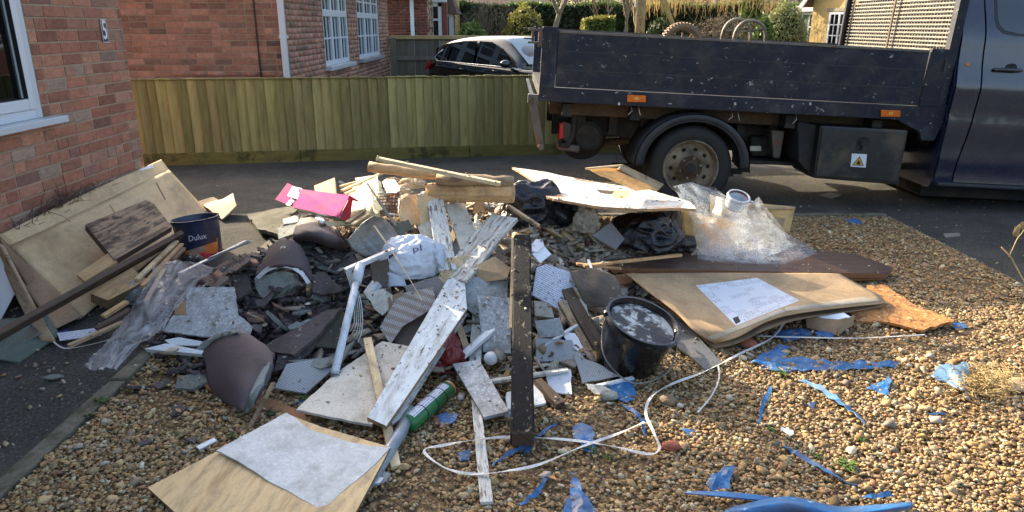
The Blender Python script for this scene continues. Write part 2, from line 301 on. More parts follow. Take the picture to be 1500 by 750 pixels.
randmat('chips', [(0, '#a09a8c'), (.15, '#6d6459'), (.3, '#c4bfb2'), (.42, '#857762'), (.55, '#8f8778'), (.65, '#7a4b3a'), (.75, '#a39c8e'), (.85, '#b39a74'), (1, '#9c9c98')], bsc=70, vein=.5)
randmat('tile_chip', [(0, '#322a2c'), (.25, '#463a3d'), (.5, '#54494a'), (.7, '#5d4f52'), (.85, '#3a3436'), (1, '#5e605c')], bsc=60, vein=.5, rough=.85, bump=.5)
randmat('board_green', [(0, '#8a8552'), (.2, '#938d5c'), (.4, '#857f4e'), (.6, '#999362'), (.8, '#8d8756'), (1, '#a09564')], coord='Object', bsc=14, vein=.75, st=(4, 4, .5), rough=.85)
randmat('board_old', [(0, '#5d5a4c'), (.5, '#6c685a'), (1, '#7a7666')], coord='Object', bsc=14, vein=.6, st=(4, 4, .5), rough=.9)
film('film_clear', '#f4f8ff', .36, rough=.2, sc=5)
film('film_bubble', '#e2ecf8', .3, rough=.3, cell=True, sc=7)
film('film_dusty', '#a9b0b4', .55, rough=.25)
glass('window_glass'); glass('window_dark', tr=.08, base='#050708'); glass('pane_green', tint='#cfdcd2', base='#8a948c', tr=.55, rough=.15); glass('car_glass', tint='#7f949c', base='#0d1214', tr=.25); glass('screen_glass', tint='#a9c0c4', base='#8da3aa', tr=.25, rough=.08)

for n_, a_, b_ in (('piece_plaster', '#a8a294', '#c6c0b2'), ('piece_grey', '#7c8080', '#9a9c98'), ('piece_brown', '#6d5642', '#8e7256'), ('piece_white', '#b4b6b2', '#d0d1cc'), ('piece_pine', '#a07e50', '#c39f6c'), ('piece_card', '#93775a', '#ab8c6a')): mat(n_, a_, b_, sc=8, bump=.5, coord='Object', spots='#5b5044', ssc=9, sthr=.6, grime=.45)
# ---------------------------------------------------------------- building helpers
def tag(o, label=None, cat=None, group=None, kind=None):
    if label: o['label'] = label
    if cat: o['category'] = cat
    if group: o['group'] = group
    if kind: o['kind'] = kind
    return o
def empty(name, loc, label=None, cat=None, group=None, rot=None):
    o = bpy.data.objects.new(name, None); COL.objects.link(o); o.location = loc; o.empty_display_size = .2
    if rot: o.rotation_euler = rot
    return tag(o, label, cat, group)
def wloc(o):
    m = Matrix.LocRotScale(o.location, o.rotation_euler, None)
    return wloc(o.parent) @ m if o.parent else m
def mk(name, vs, fs, m, parent=None, uv=None, smooth=False, local=False, mi=None, origin=None):
    """verts are world coordinates unless local=True"""
    me = bpy.data.meshes.new(name)
    vs = [Vector(v) for v in vs]
    if parent is None:
        if origin is None:
            n = len(vs); origin = Vector((sum(v.x for v in vs)/n, sum(v.y for v in vs)/n, min(v.z for v in vs)))
        vs = [v-origin for v in vs]
    elif not local:
        inv = wloc(parent).inverted(); vs = [inv @ v for v in vs]
    me.from_pydata([tuple(v) for v in vs], [], fs)
    ms = m if isinstance(m, (list, tuple)) else [m]
    for x in ms: me.materials.append(MATS[x] if isinstance(x, str) else x)
    if mi: me.polygons.foreach_set('material_index', mi)
    if uv:
        ul = me.uv_layers.new(name='UVMap'); li = [0]*len(me.loops); me.loops.foreach_get('vertex_index', li)
        ul.data.foreach_set('uv', [c for i in li for c in uv[i]])
    if smooth: me.polygons.foreach_set('use_smooth', [True]*len(me.polygons))
    o = bpy.data.objects.new(name, me); COL.objects.link(o)
    if parent is None: o.location = origin
    else: o.parent = parent
    return o
def bev(o, w=.004, seg=2):
    b = o.modifiers.new('bevel', 'BEVEL'); b.width = w; b.segments = seg; b.limit_method = 'ANGLE'; b.angle_limit = R(35); return o
def boxv(x0, x1, y0, y1, z0, z1):
    return [(x0,y0,z0),(x1,y0,z0),(x1,y1,z0),(x0,y1,z0),(x0,y0,z1),(x1,y0,z1),(x1,y1,z1),(x0,y1,z1)]
BF = [(0,3,2,1),(4,5,6,7),(0,1,5,4),(1,2,6,5),(2,3,7,6),(3,0,4,7)]
def box(name, b, m, parent=None, local=True, bv=0):
    o = mk(name, boxv(*b), BF, m, parent, local=local)
    if bv: bev(o, bv)
    return o
def boxes(name, bl, m, parent=None, local=True, bv=0):
    vs, fs = [], []
    for b in bl:
        k = len(vs); vs += boxv(*b); fs += [tuple(i+k for i in f) for f in BF]
    o = mk(name, vs, fs, m, parent, local=local)
    if bv: bev(o, bv)
    return o
def fitplane(pts):
    c = sum(pts, Vector())/len(pts); A = np.array([list(p-c) for p in pts]); u, s, vt = np.linalg.svd(A)
    n = Vector(vt[2]); n = n if n.z > 0 else -n
    return c, n
def tess(poly, sp):
    """2-D polygon -> verts, tris with inner points every sp"""
    xs = [p[0] for p in poly]; ys = [p[1] for p in poly]; pts = [Vector(p) for p in poly]; n = len(pts)
    # split long edges
    out = []
    for i in range(n):
        a, b = pts[i], pts[(i+1) % n]; k = max(1, int((b-a).length/sp)) if sp else 1
        for j in range(k): out.append(a.lerp(b, j/k))
    nb = len(out); edges = [(i, (i+1) % nb) for i in range(nb)]; P = list(out)
    if sp:
        def inside(x, y):
            c = False; j = nb-1
            for i in range(nb):
                a, b = out[i], out[j]
                if (a.y > y) != (b.y > y) and x < (b.x-a.x)*(y-a.y)/(b.y-a.y)+a.x: c = not c
                j = i
            return c
        x = min(xs)+sp/2
        while x < max(xs):
            y = min(ys)+sp/2
            while y < max(ys):
                if inside(x, y) and min((Vector((x, y))-q).length for q in out) > sp*.45: P.append(Vector((x+random.uniform(-.1, .1)*sp, y+random.uniform(-.1, .1)*sp)))
                y += sp
            x += sp
    v, e, f, *_ = geometry.delaunay_2d_cdt(P, edges, [], 1, 1e-6)
    return v, [tuple(q) for q in f]
def slab(name, p3, n, th, m, parent=None, warp=0, wf=3.0, sp=0, fun=None, rag=0, udir=None, smooth=False):
    """p3: outline points in a plane with normal n; extruded th away from n"""
    c = sum(p3, Vector())/len(p3); e = None; bl = 0
    for i in range(len(p3)):
        d = p3[(i+1) % len(p3)]-p3[i]
        if d.length > bl: bl = d.length; e = d
    u = (udir or e).normalized(); u = (u-n*u.dot(n)).normalized(); v = n.cross(u)
    poly = [((p-c).dot(u), (p-c).dot(v)) for p in p3]
    ar = sum(poly[i][0]*poly[(i+1) % len(poly)][1]-poly[(i+1) % len(poly)][0]*poly[i][1] for i in range(len(poly)))
    if ar < 0: poly = poly[::-1]
    if rag:
        q = []
        for i in range(len(poly)):
            a, b = Vector(poly[i]), Vector(poly[(i+1) % len(poly)]); k = max(1, int((b-a).length/max(.03, rag*2.2)))
            nn = Vector((-(b-a).y, (b-a).x)).normalized()
            for j in range(k): q.append(a.lerp(b, (j+(random.uniform(-.3, .3) if j else 0))/k)+nn*(random.uniform(-rag, rag) if j else 0))
        poly = q
    if (warp or fun) and not sp: sp = .07
    V, Fc = tess(poly, sp); seed = Vector((random.uniform(0, 50), random.uniform(0, 50), 0))
    # ensure ccw
    top, uv = [], []
    for p in V:
        w_ = 0
        if warp: w_ += warp*noise.noise(Vector((p.x*wf, p.y*wf, 0))+seed)*2+warp*.4*noise.noise(Vector((p.x*wf*2.7, p.y*wf*2.7, 5))+seed)
        if fun: w_ += fun(p.x, p.y)
        top.append(c+u*p.x+v*p.y+n*w_); uv.append((p.x, p.y))
    k = len(top); F2 = []
    for f in Fc:
        a = sum(V[f[i]].x*V[f[(i+1) % len(f)]].y-V[f[(i+1) % len(f)]].x*V[f[i]].y for i in range(len(f)))
        F2.append(f if a > 0 else f[::-1])
    vs = top+[p-n*th for p in top]; fs = list(F2)+[tuple(i+k for i in f[::-1]) for f in F2]
    ed = {}
    for f in F2:
        for i in range(len(f)):
            a, b = f[i], f[(i+1) % len(f)]; ed[(a, b)] = 1
    side = [(b, a, a+k, b+k) for (a, b) in ed if (b, a) not in ed]; fs += side
    uv = uv+[(a, b-th) for a, b in uv]
    ms = m if isinstance(m, (list, tuple)) else [m]
    mi = [0]*len(F2)+[len(ms)-1]*(len(F2)+len(side)) if len(ms) > 1 else None
    o = mk(name, vs, fs, ms, parent, uv, mi=mi)
    if smooth: o.data.polygons.foreach_set('use_smooth', [True]*len(F2)+[False]*(len(fs)-len(F2)))
    return o
def plate(name, label, cat, pts, th, m, group=None, parent=None, absz=0, **kw):
    """pts: (px, py, dz) read off the photograph, dz = height over the heap; thin panel of thickness th"""
    P = [G(*p) if absz else M(*p) for p in pts]; c, n = fitplane(P)
    if n.dot(ray(*pts[0][:2])) > 0: n = -n
    Q = []
    for p in pts:
        d = ray(p[0], p[1]); Q.append(C0+d*((c-C0).dot(n)/d.dot(n)))
    o = slab(name, Q, n, th, m, parent, **kw)
    return tag(o, label, cat, group) if parent is None else o
def beam(name, label, cat, a, b, wpx, m, th=None, group=None, parent=None, roll=0, taper=1, wm=None, ends=None):
    A, B = M(*a), M(*b); d = (B-A); Lg = d.length; d.normalize()
    zc = (A-C0).length; w_ = wm or wpx*(ray(a[0], a[1]).dot(Vector((0, cp, -sp))))*((A-C0).length/ray(a[0], a[1]).length)/F
    th = th or w_*.5; s = d.cross(Vector((0, 0, 1))).normalized(); t = s.cross(d)
    rm = Matrix.Rotation(roll, 3, d); s = rm @ s; t = rm @ t
    vs, uv, N = [], [], 9
    for i in range(N):
        q = A+d*(Lg*i/(N-1)); k = 1+(taper-1)*i/(N-1); wob = .04*noise.noise(Vector((i*.9, A.x*9, A.y*9)))
        for sx, tx in ((-.5, -1), (.5, -1), (.5, 0), (-.5, 0)):
            vs.append(q+s*w_*k*(sx+wob)+t*th*tx); uv.append((Lg*i/(N-1), w_*sx+th*tx))
    fs = []
    for i in range(N-1):
        for j in range(4):
            a_, b_ = i*4+j, i*4+(j+1) % 4; fs.append((a_, b_, b_+4, a_+4))
    fs += [(3, 2, 1, 0), tuple((N-1)*4+j for j in range(4))]
    ms = [m, ends] if ends else m
    o = mk(name, vs, fs, ms, parent, uv, mi=([0]*(len(fs)-2)+[1, 1]) if ends else None)
    bev(o, min(w_, th)*.08, 1)
    return tag(o, label, cat, group) if parent is None else o
def cr(p0, p1, p2, p3, t):
    return .5*((2*p1)+(p2-p0)*t+(2*p0-5*p1+4*p2-p3)*t*t+(3*p1-p0-3*p2+p3)*t**3)
def spline(P, n):
    out = []
    for i in range(len(P)-1):
        a = P[max(0, i-1)]; b = P[i]; c = P[i+1]; d = P[min(len(P)-1, i+2)]
        for j in range(n): out.append(cr(a, b, c, d, j/n))
    out.append(P[-1]); return out
def patch(name, label, cat, rows, m, th=.003, n=6, warp=0, wf=6, group=None, parent=None, ridge=0, smooth=True, raw=False, rag=0):
    R0 = [[Vector(p) for p in r] if raw else [M(*p) for p in r] for r in rows]
    R1 = [spline(r, n) for r in R0]; cols = list(zip(*R1)); cols = [spline(list(c), n) for c in cols]
    nu, nv = len(cols), len(cols[0]); vs, uv = [], []
    du = (cols[-1][0]-cols[0][0]).length/nu; dv = (cols[0][-1]-cols[0][0]).length/nv; sd = random.uniform(0, 99)
    for i in range(nu):
        for j in range(nv):
            a = cols[min(i+1, nu-1)][j]-cols[max(i-1, 0)][j]; b = cols[i][min(j+1, nv-1)]-cols[i][max(j-1, 0)]
            nn = a.cross(b).normalized() if a.cross(b).length > 1e-9 else Vector((0, 0, 1))
            if nn.dot(cols[i][j]-C0) > 0: nn = -nn
            p = cols[i][j]; w_ = 0; q = Vector((i*du*wf, j*dv*wf, sd))
            if warp: w_ += warp*2*noise.noise(q)
            if ridge: w_ += ridge*(1-2*abs(noise.noise(q*1.7)))+ridge*.5*(1-2*abs(noise.noise(q*4)))
            e = p+nn*w_
            if rag and (i in (0, nu-1) or j in (0, nv-1)): e = e+Vector((random.uniform(-rag, rag), random.uniform(-rag, rag), 0))
            vs.append(e); uv.append((i*du, j*dv))
    K = len(vs); N_ = []
    fs = [(i*nv+j, (i+1)*nv+j, (i+1)*nv+j+1, i*nv+j+1) for i in range(nu-1) for j in range(nv-1)]
    o = mk(name, vs, fs, m, parent, uv, smooth=smooth)
    if th:
        s = o.modifiers.new('solid', 'SOLIDIFY'); s.thickness = th; s.offset = 0
    return tag(o, label, cat, group) if parent is None else o
def tube_mesh(P, r, seg=8, cap=True):
    vs, fs, uv = [], [], []; up = Vector((0, 0, 1)); Lg = 0
    for i, p in enumerate(P):
        d = (P[min(i+1, len(P)-1)]-P[max(i-1, 0)]).normalized(); s = d.cross(up)
        s = s.normalized() if s.length > 1e-3 else Vector((1, 0, 0)); t = s.cross(d); rr = r[i] if isinstance(r, (list, tuple)) else r
        if i: Lg += (P[i]-P[i-1]).length
        for k in range(seg):
            a = 2*math.pi*k/seg; vs.append(p+s*math.cos(a)*rr+t*math.sin(a)*rr); uv.append((Lg, k/seg*rr*6))
    for i in range(len(P)-1):
        for k in range(seg):
            a, b = i*seg+k, i*seg+(k+1) % seg; fs.append((a, b, b+seg, a+seg))
    if cap: fs += [tuple(range(seg))[::-1], tuple((len(P)-1)*seg+k for k in range(seg))]
    return vs, fs, uv
def tube(name, P, r, m, parent=None, seg=8, cap=True, local=False):
    vs, fs, uv = tube_mesh(P, r, seg, cap); return mk(name, vs, fs, m, parent, uv, smooth=True, local=local)
def ribbon(name, P, wd, th, m, parent=None, tw=0):
    vs, fs, uv = [], [], []; Lg = 0
    for i, p in enumerate(P):
        d = (P[min(i+1, len(P)-1)]-P[max(i-1, 0)]).normalized(); s = d.cross(Vector((0, 0, 1))).normalized()
        s = Matrix.Rotation(tw*math.sin(i*.37), 3, d) @ s; t = s.cross(d)
        if i: Lg += (P[i]-P[i-1]).length
        ww = wd[i] if isinstance(wd, (list, tuple)) else wd
        for a, b in ((-.5, 0), (.5, 0), (.5, -1), (-.5, -1)): vs.append(p+s*ww*a+t*th*b); uv.append((Lg, ww*a))
    for i in range(len(P)-1):
        for k in range(4):
            a, b = i*4+k, i*4+(k+1) % 4; fs.append((a+4, b+4, b, a))
    fs += [(0, 1, 2, 3), tuple((len(P)-1)*4+k for k in (3, 2, 1, 0))]
    return mk(name, vs, fs, m, parent, uv)
def lathe(name, prof, m, parent, c=(0, 0, 0), axis='z', seg=32, smooth=True, mi=None):
    vs, fs = [], []; n = len(prof)
    for k in range(seg):
        a = 2*math.pi*k/seg
        for r, h in prof:
            if axis == 'z': vs.append((c[0]+r*math.cos(a), c[1]+r*math.sin(a), c[2]+h))
            else: vs.append((c[0]+r*math.cos(a), c[1]+h, c[2]+r*math.sin(a)))
    for k in range(seg):
        for i in range(n-1):
            a, b = k*n+i, ((k+1) % seg)*n+i; f = (a, b, b+1, a+1)
            fs.append(f if axis == 'z' else f[::-1])
    o = mk(name, vs, fs, m, parent, [(math.atan2(v[1]-c[1], v[0]-c[0])*.15, v[2]) for v in vs], local=True, smooth=smooth)
    if smooth:
        e = o.modifiers.new('es', 'EDGE_SPLIT'); e.split_angle = R(38)
    return o
def lump(name, label, cat, c, r, m, cr_=.25, sub=5, group=None, parent=None, rot=0, flat=.35, fr=2.2, seed=None, hf=1.0):
    bm = bmesh.new(); bmesh.ops.create_icosphere(bm, subdivisions=sub, radius=1); s = Vector((seed or random.uniform(0, 90), 3, 1))
    for v in bm.verts:
        p = v.co.copy(); q = p*fr+s
        k = 1+cr_*(noise.noise(q)*1.2+.5*(1-2.4*abs(noise.noise(q*1.9)))+.28*hf*(1-2.4*abs(noise.noise(q*4.3))))
        p = p*k
        if p.z < -flat: p.z = -flat+(p.z+flat)*.15
        v.co = Matrix.Rotation(rot, 3, 'Z') @ Vector((p.x*r[0], p.y*r[1], p.z*r[2]))+Vector(c)
    vs = [v.co.copy() for v in bm.verts]; fs = [tuple(x.index for x in f.verts) for f in bm.faces]; bm.free()
    o = mk(name, vs, fs, m, parent, [(v.x+v.z*.3, v.y+v.z*.6) for v in vs], smooth=True)
    return tag(o, label, cat, group) if parent is None else o
def text(name, s, size, m, parent, loc, rot, ext=.0008, sx=1, bold=0):
    cu = bpy.data.curves.new('t', 'FONT'); cu.body = s; cu.size = size; cu.extrude = ext; cu.align_x = 'CENTER'; cu.align_y = 'CENTER'; cu.resolution_u = 3; cu.offset = bold
    t = bpy.data.objects.new('t', cu); COL.objects.link(t); bpy.context.view_layer.update()
    me = bpy.data.meshes.new_from_object(t.evaluated_get(bpy.context.evaluated_depsgraph_get())); bpy.data.objects.remove(t)
    me.materials.clear(); me.materials.append(MATS[m]); me.name = name
    o = bpy.data.objects.new(name, me); COL.objects.link(o); o.parent = parent; o.location = loc; o.rotation_euler = rot; o.scale = (sx, 1, 1); return o
def cloud(name, C, size, m, parent=None, asp=.6, tri=False):
    """many small leaf quads at centres C"""
    n = len(C); a = rng.normal(size=(n, 3)); a /= np.linalg.norm(a, axis=1)[:, None]; b = np.cross(a, rng.normal(size=(n, 3))); b /= np.linalg.norm(b, axis=1)[:, None]
    s = size*rng.uniform(.6, 1.3, (n, 1)); vs = np.stack([C-a*s, C-b*s*asp, C+a*s, C+b*s*asp], 1).reshape(-1, 3)
    me = bpy.data.meshes.new(name); me.vertices.add(4*n); me.loops.add(4*n); me.polygons.add(n)
    org = np.array(C.mean(0)) if parent is None else np.array(wloc(parent).translation); org = org.copy()
    if parent is None: org[2] = C[:, 2].min()
    me.vertices.foreach_set('co', (vs-org).ravel()); me.loops.foreach_set('vertex_index', np.arange(4*n)); me.polygons.foreach_set('loop_start', np.arange(n)*4); me.polygons.foreach_set('loop_total', np.full(n, 4))
    me.update(); at = me.attributes.new('rnd', 'FLOAT', 'POINT'); at.data.foreach_set('value', np.repeat(rng.random(n), 4))
    me.materials.append(MATS[m]); o = bpy.data.objects.new(name, me); COL.objects.link(o)
    if parent is None: o.location = org
    else: o.parent = parent
    return o
def multi_box(name, B, m, parent):
    """B rows: x0,x1,y0,y1,z0,z1,rnd local"""
    B = np.array(B); n = len(B); idx = np.array([(0,2,4),(1,2,4),(1,3,4),(0,3,4),(0,2,5),(1,2,5),(1,3,5),(0,3,5)])
    vs = B[:, idx].reshape(-1, 3); fs = (np.array(BF)[None]+np.arange(n)[:, None, None]*8).reshape(-1)
    me = bpy.data.meshes.new(name); me.vertices.add(8*n); me.loops.add(24*n); me.polygons.add(6*n)
    me.vertices.foreach_set('co', vs.ravel()); me.loops.foreach_set('vertex_index', fs); me.polygons.foreach_set('loop_start', np.arange(6*n)*4); me.polygons.foreach_set('loop_total', np.full(6*n, 4)); me.update()
    at = me.attributes.new('rnd', 'FLOAT', 'POINT'); at.data.foreach_set('value', np.repeat(B[:, 6], 8)); me.materials.append(MATS[m])
    o = bpy.data.objects.new(name, me); COL.objects.link(o); o.parent = parent; return o
def bricks(root, axis, pos, u0, u1, z0, z1, m, holes=(), outward=1, nmax=300, bl=.225, ch=.075, anyhead=.12, minpx=7):
    """bricks on a wall face. axis 'x': face at x=pos running along y; axis 'y': face at y=pos running along x. Root has no rotation."""
    L0 = []; k = 0; z = z0
    while z < z1-.01:
        u = u0-(bl/2 if k % 2 else 0)
        while u < u1:
            ln = bl
            if random.random() < anyhead: ln = bl/2
            a, b = max(u, u0), min(u+ln, u1); u += ln
            if b-a < .03: continue
            segs = [(a, b)]
            for h0, h1, g0, g1 in holes:
                if z+ch*.5 > g0 and z+ch*.5 < g1:
                    ns = []
                    for s, e in segs:
                        if e <= h0 or s >= h1: ns.append((s, e))
                        else:
                            if h0-s > .03: ns.append((s, h0))
                            if e-h1 > .03: ns.append((h1, e))
                    segs = ns
            for s, e in segs: L0.append((s+.005, e-.005, z+.005, z+ch-.005))
        z += ch; k += 1
    ro = root.location; sc = []
    for q in L0:
        um, zm = (q[0]+q[1])/2, (q[2]+q[3])/2; p = (pos, um, zm) if axis == 'x' else (um, pos, zm); X, Y, zc = proj(p)
        sc.append((zc if (-40 < X < 1540 and -40 < Y < 790 and F*.2/max(zc, .1) > minpx) else 999))
    order = sorted(range(len(L0)), key=lambda i: sc[i]); meshes = {}; rest = []
    for r_, i in enumerate(order):
        a, b, c, d = L0[i]; dep = .09; pr = random.uniform(-.0025, .002)
        if r_ < nmax and sc[i] < 900:
            key = round(b-a, 3)
            if key not in meshes:
                l = b-a; h = d-c; e = .003
                f = outward
                if axis == 'x':
                    vs = [(-dep*f, -l/2, -h/2), (-dep*f, l/2, -h/2), (-dep*f, l/2, h/2), (-dep*f, -l/2, h/2), (-e*f, -l/2, -h/2), (-e*f, l/2, -h/2), (-e*f, l/2, h/2), (-e*f, -l/2, h/2), (0, -l/2+e, -h/2+e), (0, l/2-e, -h/2+e), (0, l/2-e, h/2-e), (0, -l/2+e, h/2-e)]
                else:
                    vs = [(-l/2, -dep*f, -h/2), (l/2, -dep*f, -h/2), (l/2, -dep*f, h/2), (-l/2, -dep*f, h/2), (-l/2, -e*f, -h/2), (l/2, -e*f, -h/2), (l/2, -e*f, h/2), (-l/2, -e*f, h/2), (-l/2+e, 0, -h/2+e), (l/2-e, 0, -h/2+e), (l/2-e, 0, h/2-e), (-l/2+e, 0, h/2-e)]
                fs = [(8, 9, 10, 11)]
                for i_ in range(4):
                    j_ = (i_+1) % 4; fs += [(i_, j_, j_+4, i_+4), (i_+4, j_+4, j_+8, i_+8)]
                me = bpy.data.meshes.new('brick'); me.from_pydata(vs, [], fs); me.materials.append(MATS[m]); meshes[key] = me
            o = bpy.data.objects.new('brick', meshes[key]); COL.objects.link(o); o.parent = root
            p = Vector((pos+pr*outward, (a+b)/2, (c+d)/2)) if axis == 'x' else Vector(((a+b)/2, pos+pr*outward, (c+d)/2)); o.location = p-ro
        else:
            lo, hi = sorted((pos-dep*outward, pos+pr*outward))
            if axis == 'x': rest.append((lo-ro.x, hi-ro.x, a-ro.y, b-ro.y, c-ro.z, d-ro.z, random.random()))
            else: rest.append((a-ro.x, b-ro.x, lo-ro.y, hi-ro.y, c-ro.z, d-ro.z, random.random()))
    if rest: tag(multi_box('brickwork', rest, m, root), kind='stuff')
# ================================================================ THE SETTING
def sheet(name, x0, x1, y0, y1, z, m, n=1, amp=0):
    vs, fs = [], []
    for i in range(n+1):
        for j in range(n+1):
            x = x0+(x1-x0)*i/n; y = y0+(y1-y0)*j/n; vs.append((x, y, z+amp*noise.noise(Vector((x*2, y*2, 0)))))
    for i in range(n):
        for j in range(n): a = i*(n+1)+j; fs.append((a, a+n+1, a+n+2, a+1))
    return tag(mk(name, vs, fs, m, origin=Vector((0, 0, 0))), kind='structure')
gv, gf = [], []
for x0, x1, y0, y1, z in ((-150, 150, -60, 9.0, -.02), (-150, -2.8, 9.0, 17.4, -.02), (1.15, 150, 9.0, 17.4, -.02), (-150, 150, 17.4, 260, -.02), (-2.8, 1.15, 9.0, 17.4, -.25)):
    k = len(gv); gv += [(x0, y0, z), (x1, y0, z), (x1, y1, z), (x0, y1, z)]; gf.append((k, k+1, k+2, k+3))
gf += [(7, 4+0, 12, 15)] if 0 else []
tag(mk('ground', gv, gf, 'lawn', origin=Vector((0, 0, 0))), kind='structure')
sheet('driveway', -2.97, 9, -4, 7.55, 0, 'asphalt', 60, .006)
tag(mk('driveway_strip', [(-5, 5.72, .001), (-2.97, 5.72, .001), (-2.97, 7.55, .001), (1.2, 7.55, .001), (1.2, 8.62, .001), (-5, 7.6, .001)], [(0, 1, 2, 3, 4, 5)], 'asphalt', origin=Vector((0, 0, 0))), kind='structure')
sheet('driveway_by_truck', 1.2, 9, 7.55, 14, 0, 'asphalt')
sheet('neighbour_driveway', -2.79, 1.14, 9.1, 17.3, -.22, 'asphalt')
sheet('road', 9.1, 30, -30, 60, -.01, 'asphalt')
sheet('gravel_bed', -1.62, 3.0, -1.0, 5.5, .009, 'pebble_base', 60, .004)
# concrete edging of the gravel bed: one kerb stone after another
kg = 'concrete edging stones round the gravel bed'
def kerb(x0, x1, y0, y1, lab):
    o = mk('edging_stone', boxv(x0, x1, y0, y1, -.1, .03+random.uniform(-.006, .006)), BF, 'kerb'); bev(o, .006)
    tag(o, lab, 'edging stone', kg)
y = 1.05; i = 0
labs = ['mossy concrete edging stone nearest the camera at the bottom left of the gravel', 'second concrete edging stone from the camera beside the black path', 'third concrete edging stone, running under the clear plastic sheet', 'fourth edging stone, under the rubble heap\'s left side', 'edging stone at the far left corner of the gravel bed behind the tile rubble']
for i, l in enumerate(labs):
    kerb(-1.70, -1.63, .9+i*.915, .9+i*.915+.905, l)
for i, l in enumerate(['back edging stone behind the pink box', 'back edging stone behind the round logs', 'back edging stone under the white broken board', 'back edging stone in front of the truck wheel', 'back edging stone beside the metal tool box']):
    kerb(-1.62+i*.92, -1.62+i*.92+.91, 5.5, 5.56, l)
# ---- pebbles: points that carry one stone each
pc = bpy.data.collections.new('pebble_shapes')
for i in range(9):
    bm = bmesh.new(); bmesh.ops.create_icosphere(bm, subdivisions=2, radius=1)
    for v in bm.verts:
        k = 1+.55*noise.noise(v.co*1.5+Vector((i*7.1, 0, 0)))+.22*noise.noise(v.co*3+Vector((0, i*3.1, 0))); v.co *= k
        v.co.z *= (.5, .62, .75)[i % 3]; v.co.x *= (1.0, 1.25, 1.45)[i % 3]
    me = bpy.data.meshes.new('pebble'); bm.to_mesh(me); bm.free(); me.materials.append(MATS['pebble'])
    me.polygons.foreach_set('use_smooth', [True]*len(me.polygons)); pc.objects.link(bpy.data.objects.new('pebble', me))
def scatter_points(name, P, scl, lbl, cat, coll, parent=None):
    me = bpy.data.meshes.new(name); n = len(P); me.vertices.add(n); me.vertices.foreach_set('co', P.ravel())
    a = me.attributes.new('rot', 'FLOAT_VECTOR', 'POINT'); a.data.foreach_set('vector', (rng.uniform(-1, 1, (n, 3))*np.array([.5, .5, 3.14])).ravel())
    b = me.attributes.new('scl', 'FLOAT', 'POINT'); b.data.foreach_set('value', scl)
    o = bpy.data.objects.new(name, me); COL.objects.link(o); tag(o, lbl, cat, kind='stuff')
    g = bpy.data.node_groups.new(name, 'GeometryNodeTree'); g.interface.new_socket('Geometry', in_out='INPUT', socket_type='NodeSocketGeometry'); g.interface.new_socket('Geometry', in_out='OUTPUT', socket_type='NodeSocketGeometry')
    N = g.nodes; gi = N.new('NodeGroupInput'); go = N.new('NodeGroupOutput'); ip = N.new('GeometryNodeInstanceOnPoints'); ci = N.new('GeometryNodeCollectionInfo')
    ci.inputs['Collection'].default_value = coll; ci.inputs['Separate Children'].default_value = True; ci.inputs['Reset Children'].default_value = True
    r = N.new('GeometryNodeInputNamedAttribute'); r.data_type = 'FLOAT_VECTOR'; r.inputs[0].default_value = 'rot'; s = N.new('GeometryNodeInputNamedAttribute'); s.data_type = 'FLOAT'; s.inputs[0].default_value = 'scl'
    e2r = N.new('FunctionNodeEulerToRotation')
    g.links.new(gi.outputs[0], ip.inputs['Points']); g.links.new(ci.outputs[0], ip.inputs['Instance']); ip.inputs['Pick Instance'].default_value = True
    g.links.new(r.outputs[0], e2r.inputs[0]); g.links.new(e2r.outputs[0], ip.inputs['Rotation']); g.links.new(s.outputs[0], ip.inputs['Scale']); g.links.new(ip.outputs[0], go.inputs[0])
    o.modifiers.new('stones', 'NODES').node_group = g; return o
n = 200000
px = rng.uniform(-1.62, 2.98, n); py = 1.15+(5.48-1.15)*rng.random(n)**1.35
hh = np.array([H(a, b) for a, b in zip(px, py)]); thin = np.array([noise.noise(Vector((a*1.7, b*1.7, 4)))+.5*noise.noise(Vector((a*5, b*5, 9))) for a, b in zip(px, py)]); keep = (hh < .13) & ((thin < .22) | (rng.random(n) < .35)) & (np.abs(px) < py*.95+.55)
px, py, hh = px[keep], py[keep], hh[keep]; n = len(px)
sc = (.0034+.0056*rng.random(n)**1.8); big = rng.random(n) < .03; sc[big] *= 2.1
P = np.stack([px, py, .008+rng.uniform(0, .014, n)+hh*.6], 1)
scatter_points('gravel', P, sc, 'loose brown and golden pea shingle covering the front garden', 'gravel', pc)
n = 2600   # stray stones spilt on the tarmac
px = rng.uniform(-2.9, 4.5, n); py = rng.uniform(1.5, 7.2, n); k = ((px < -1.72) & (py < 5.4)) | (py > 5.6) | (px > 3.05); k &= rng.random(n) < np.where(px < 0, .18, .4)
P = np.stack([px[k], py[k], np.full(k.sum(), .006)], 1); scatter_points('stray_gravel', P, .003+.006*rng.random(k.sum())**2, 'scattered small stones and crumbs on the black tarmac', 'gravel', pc)
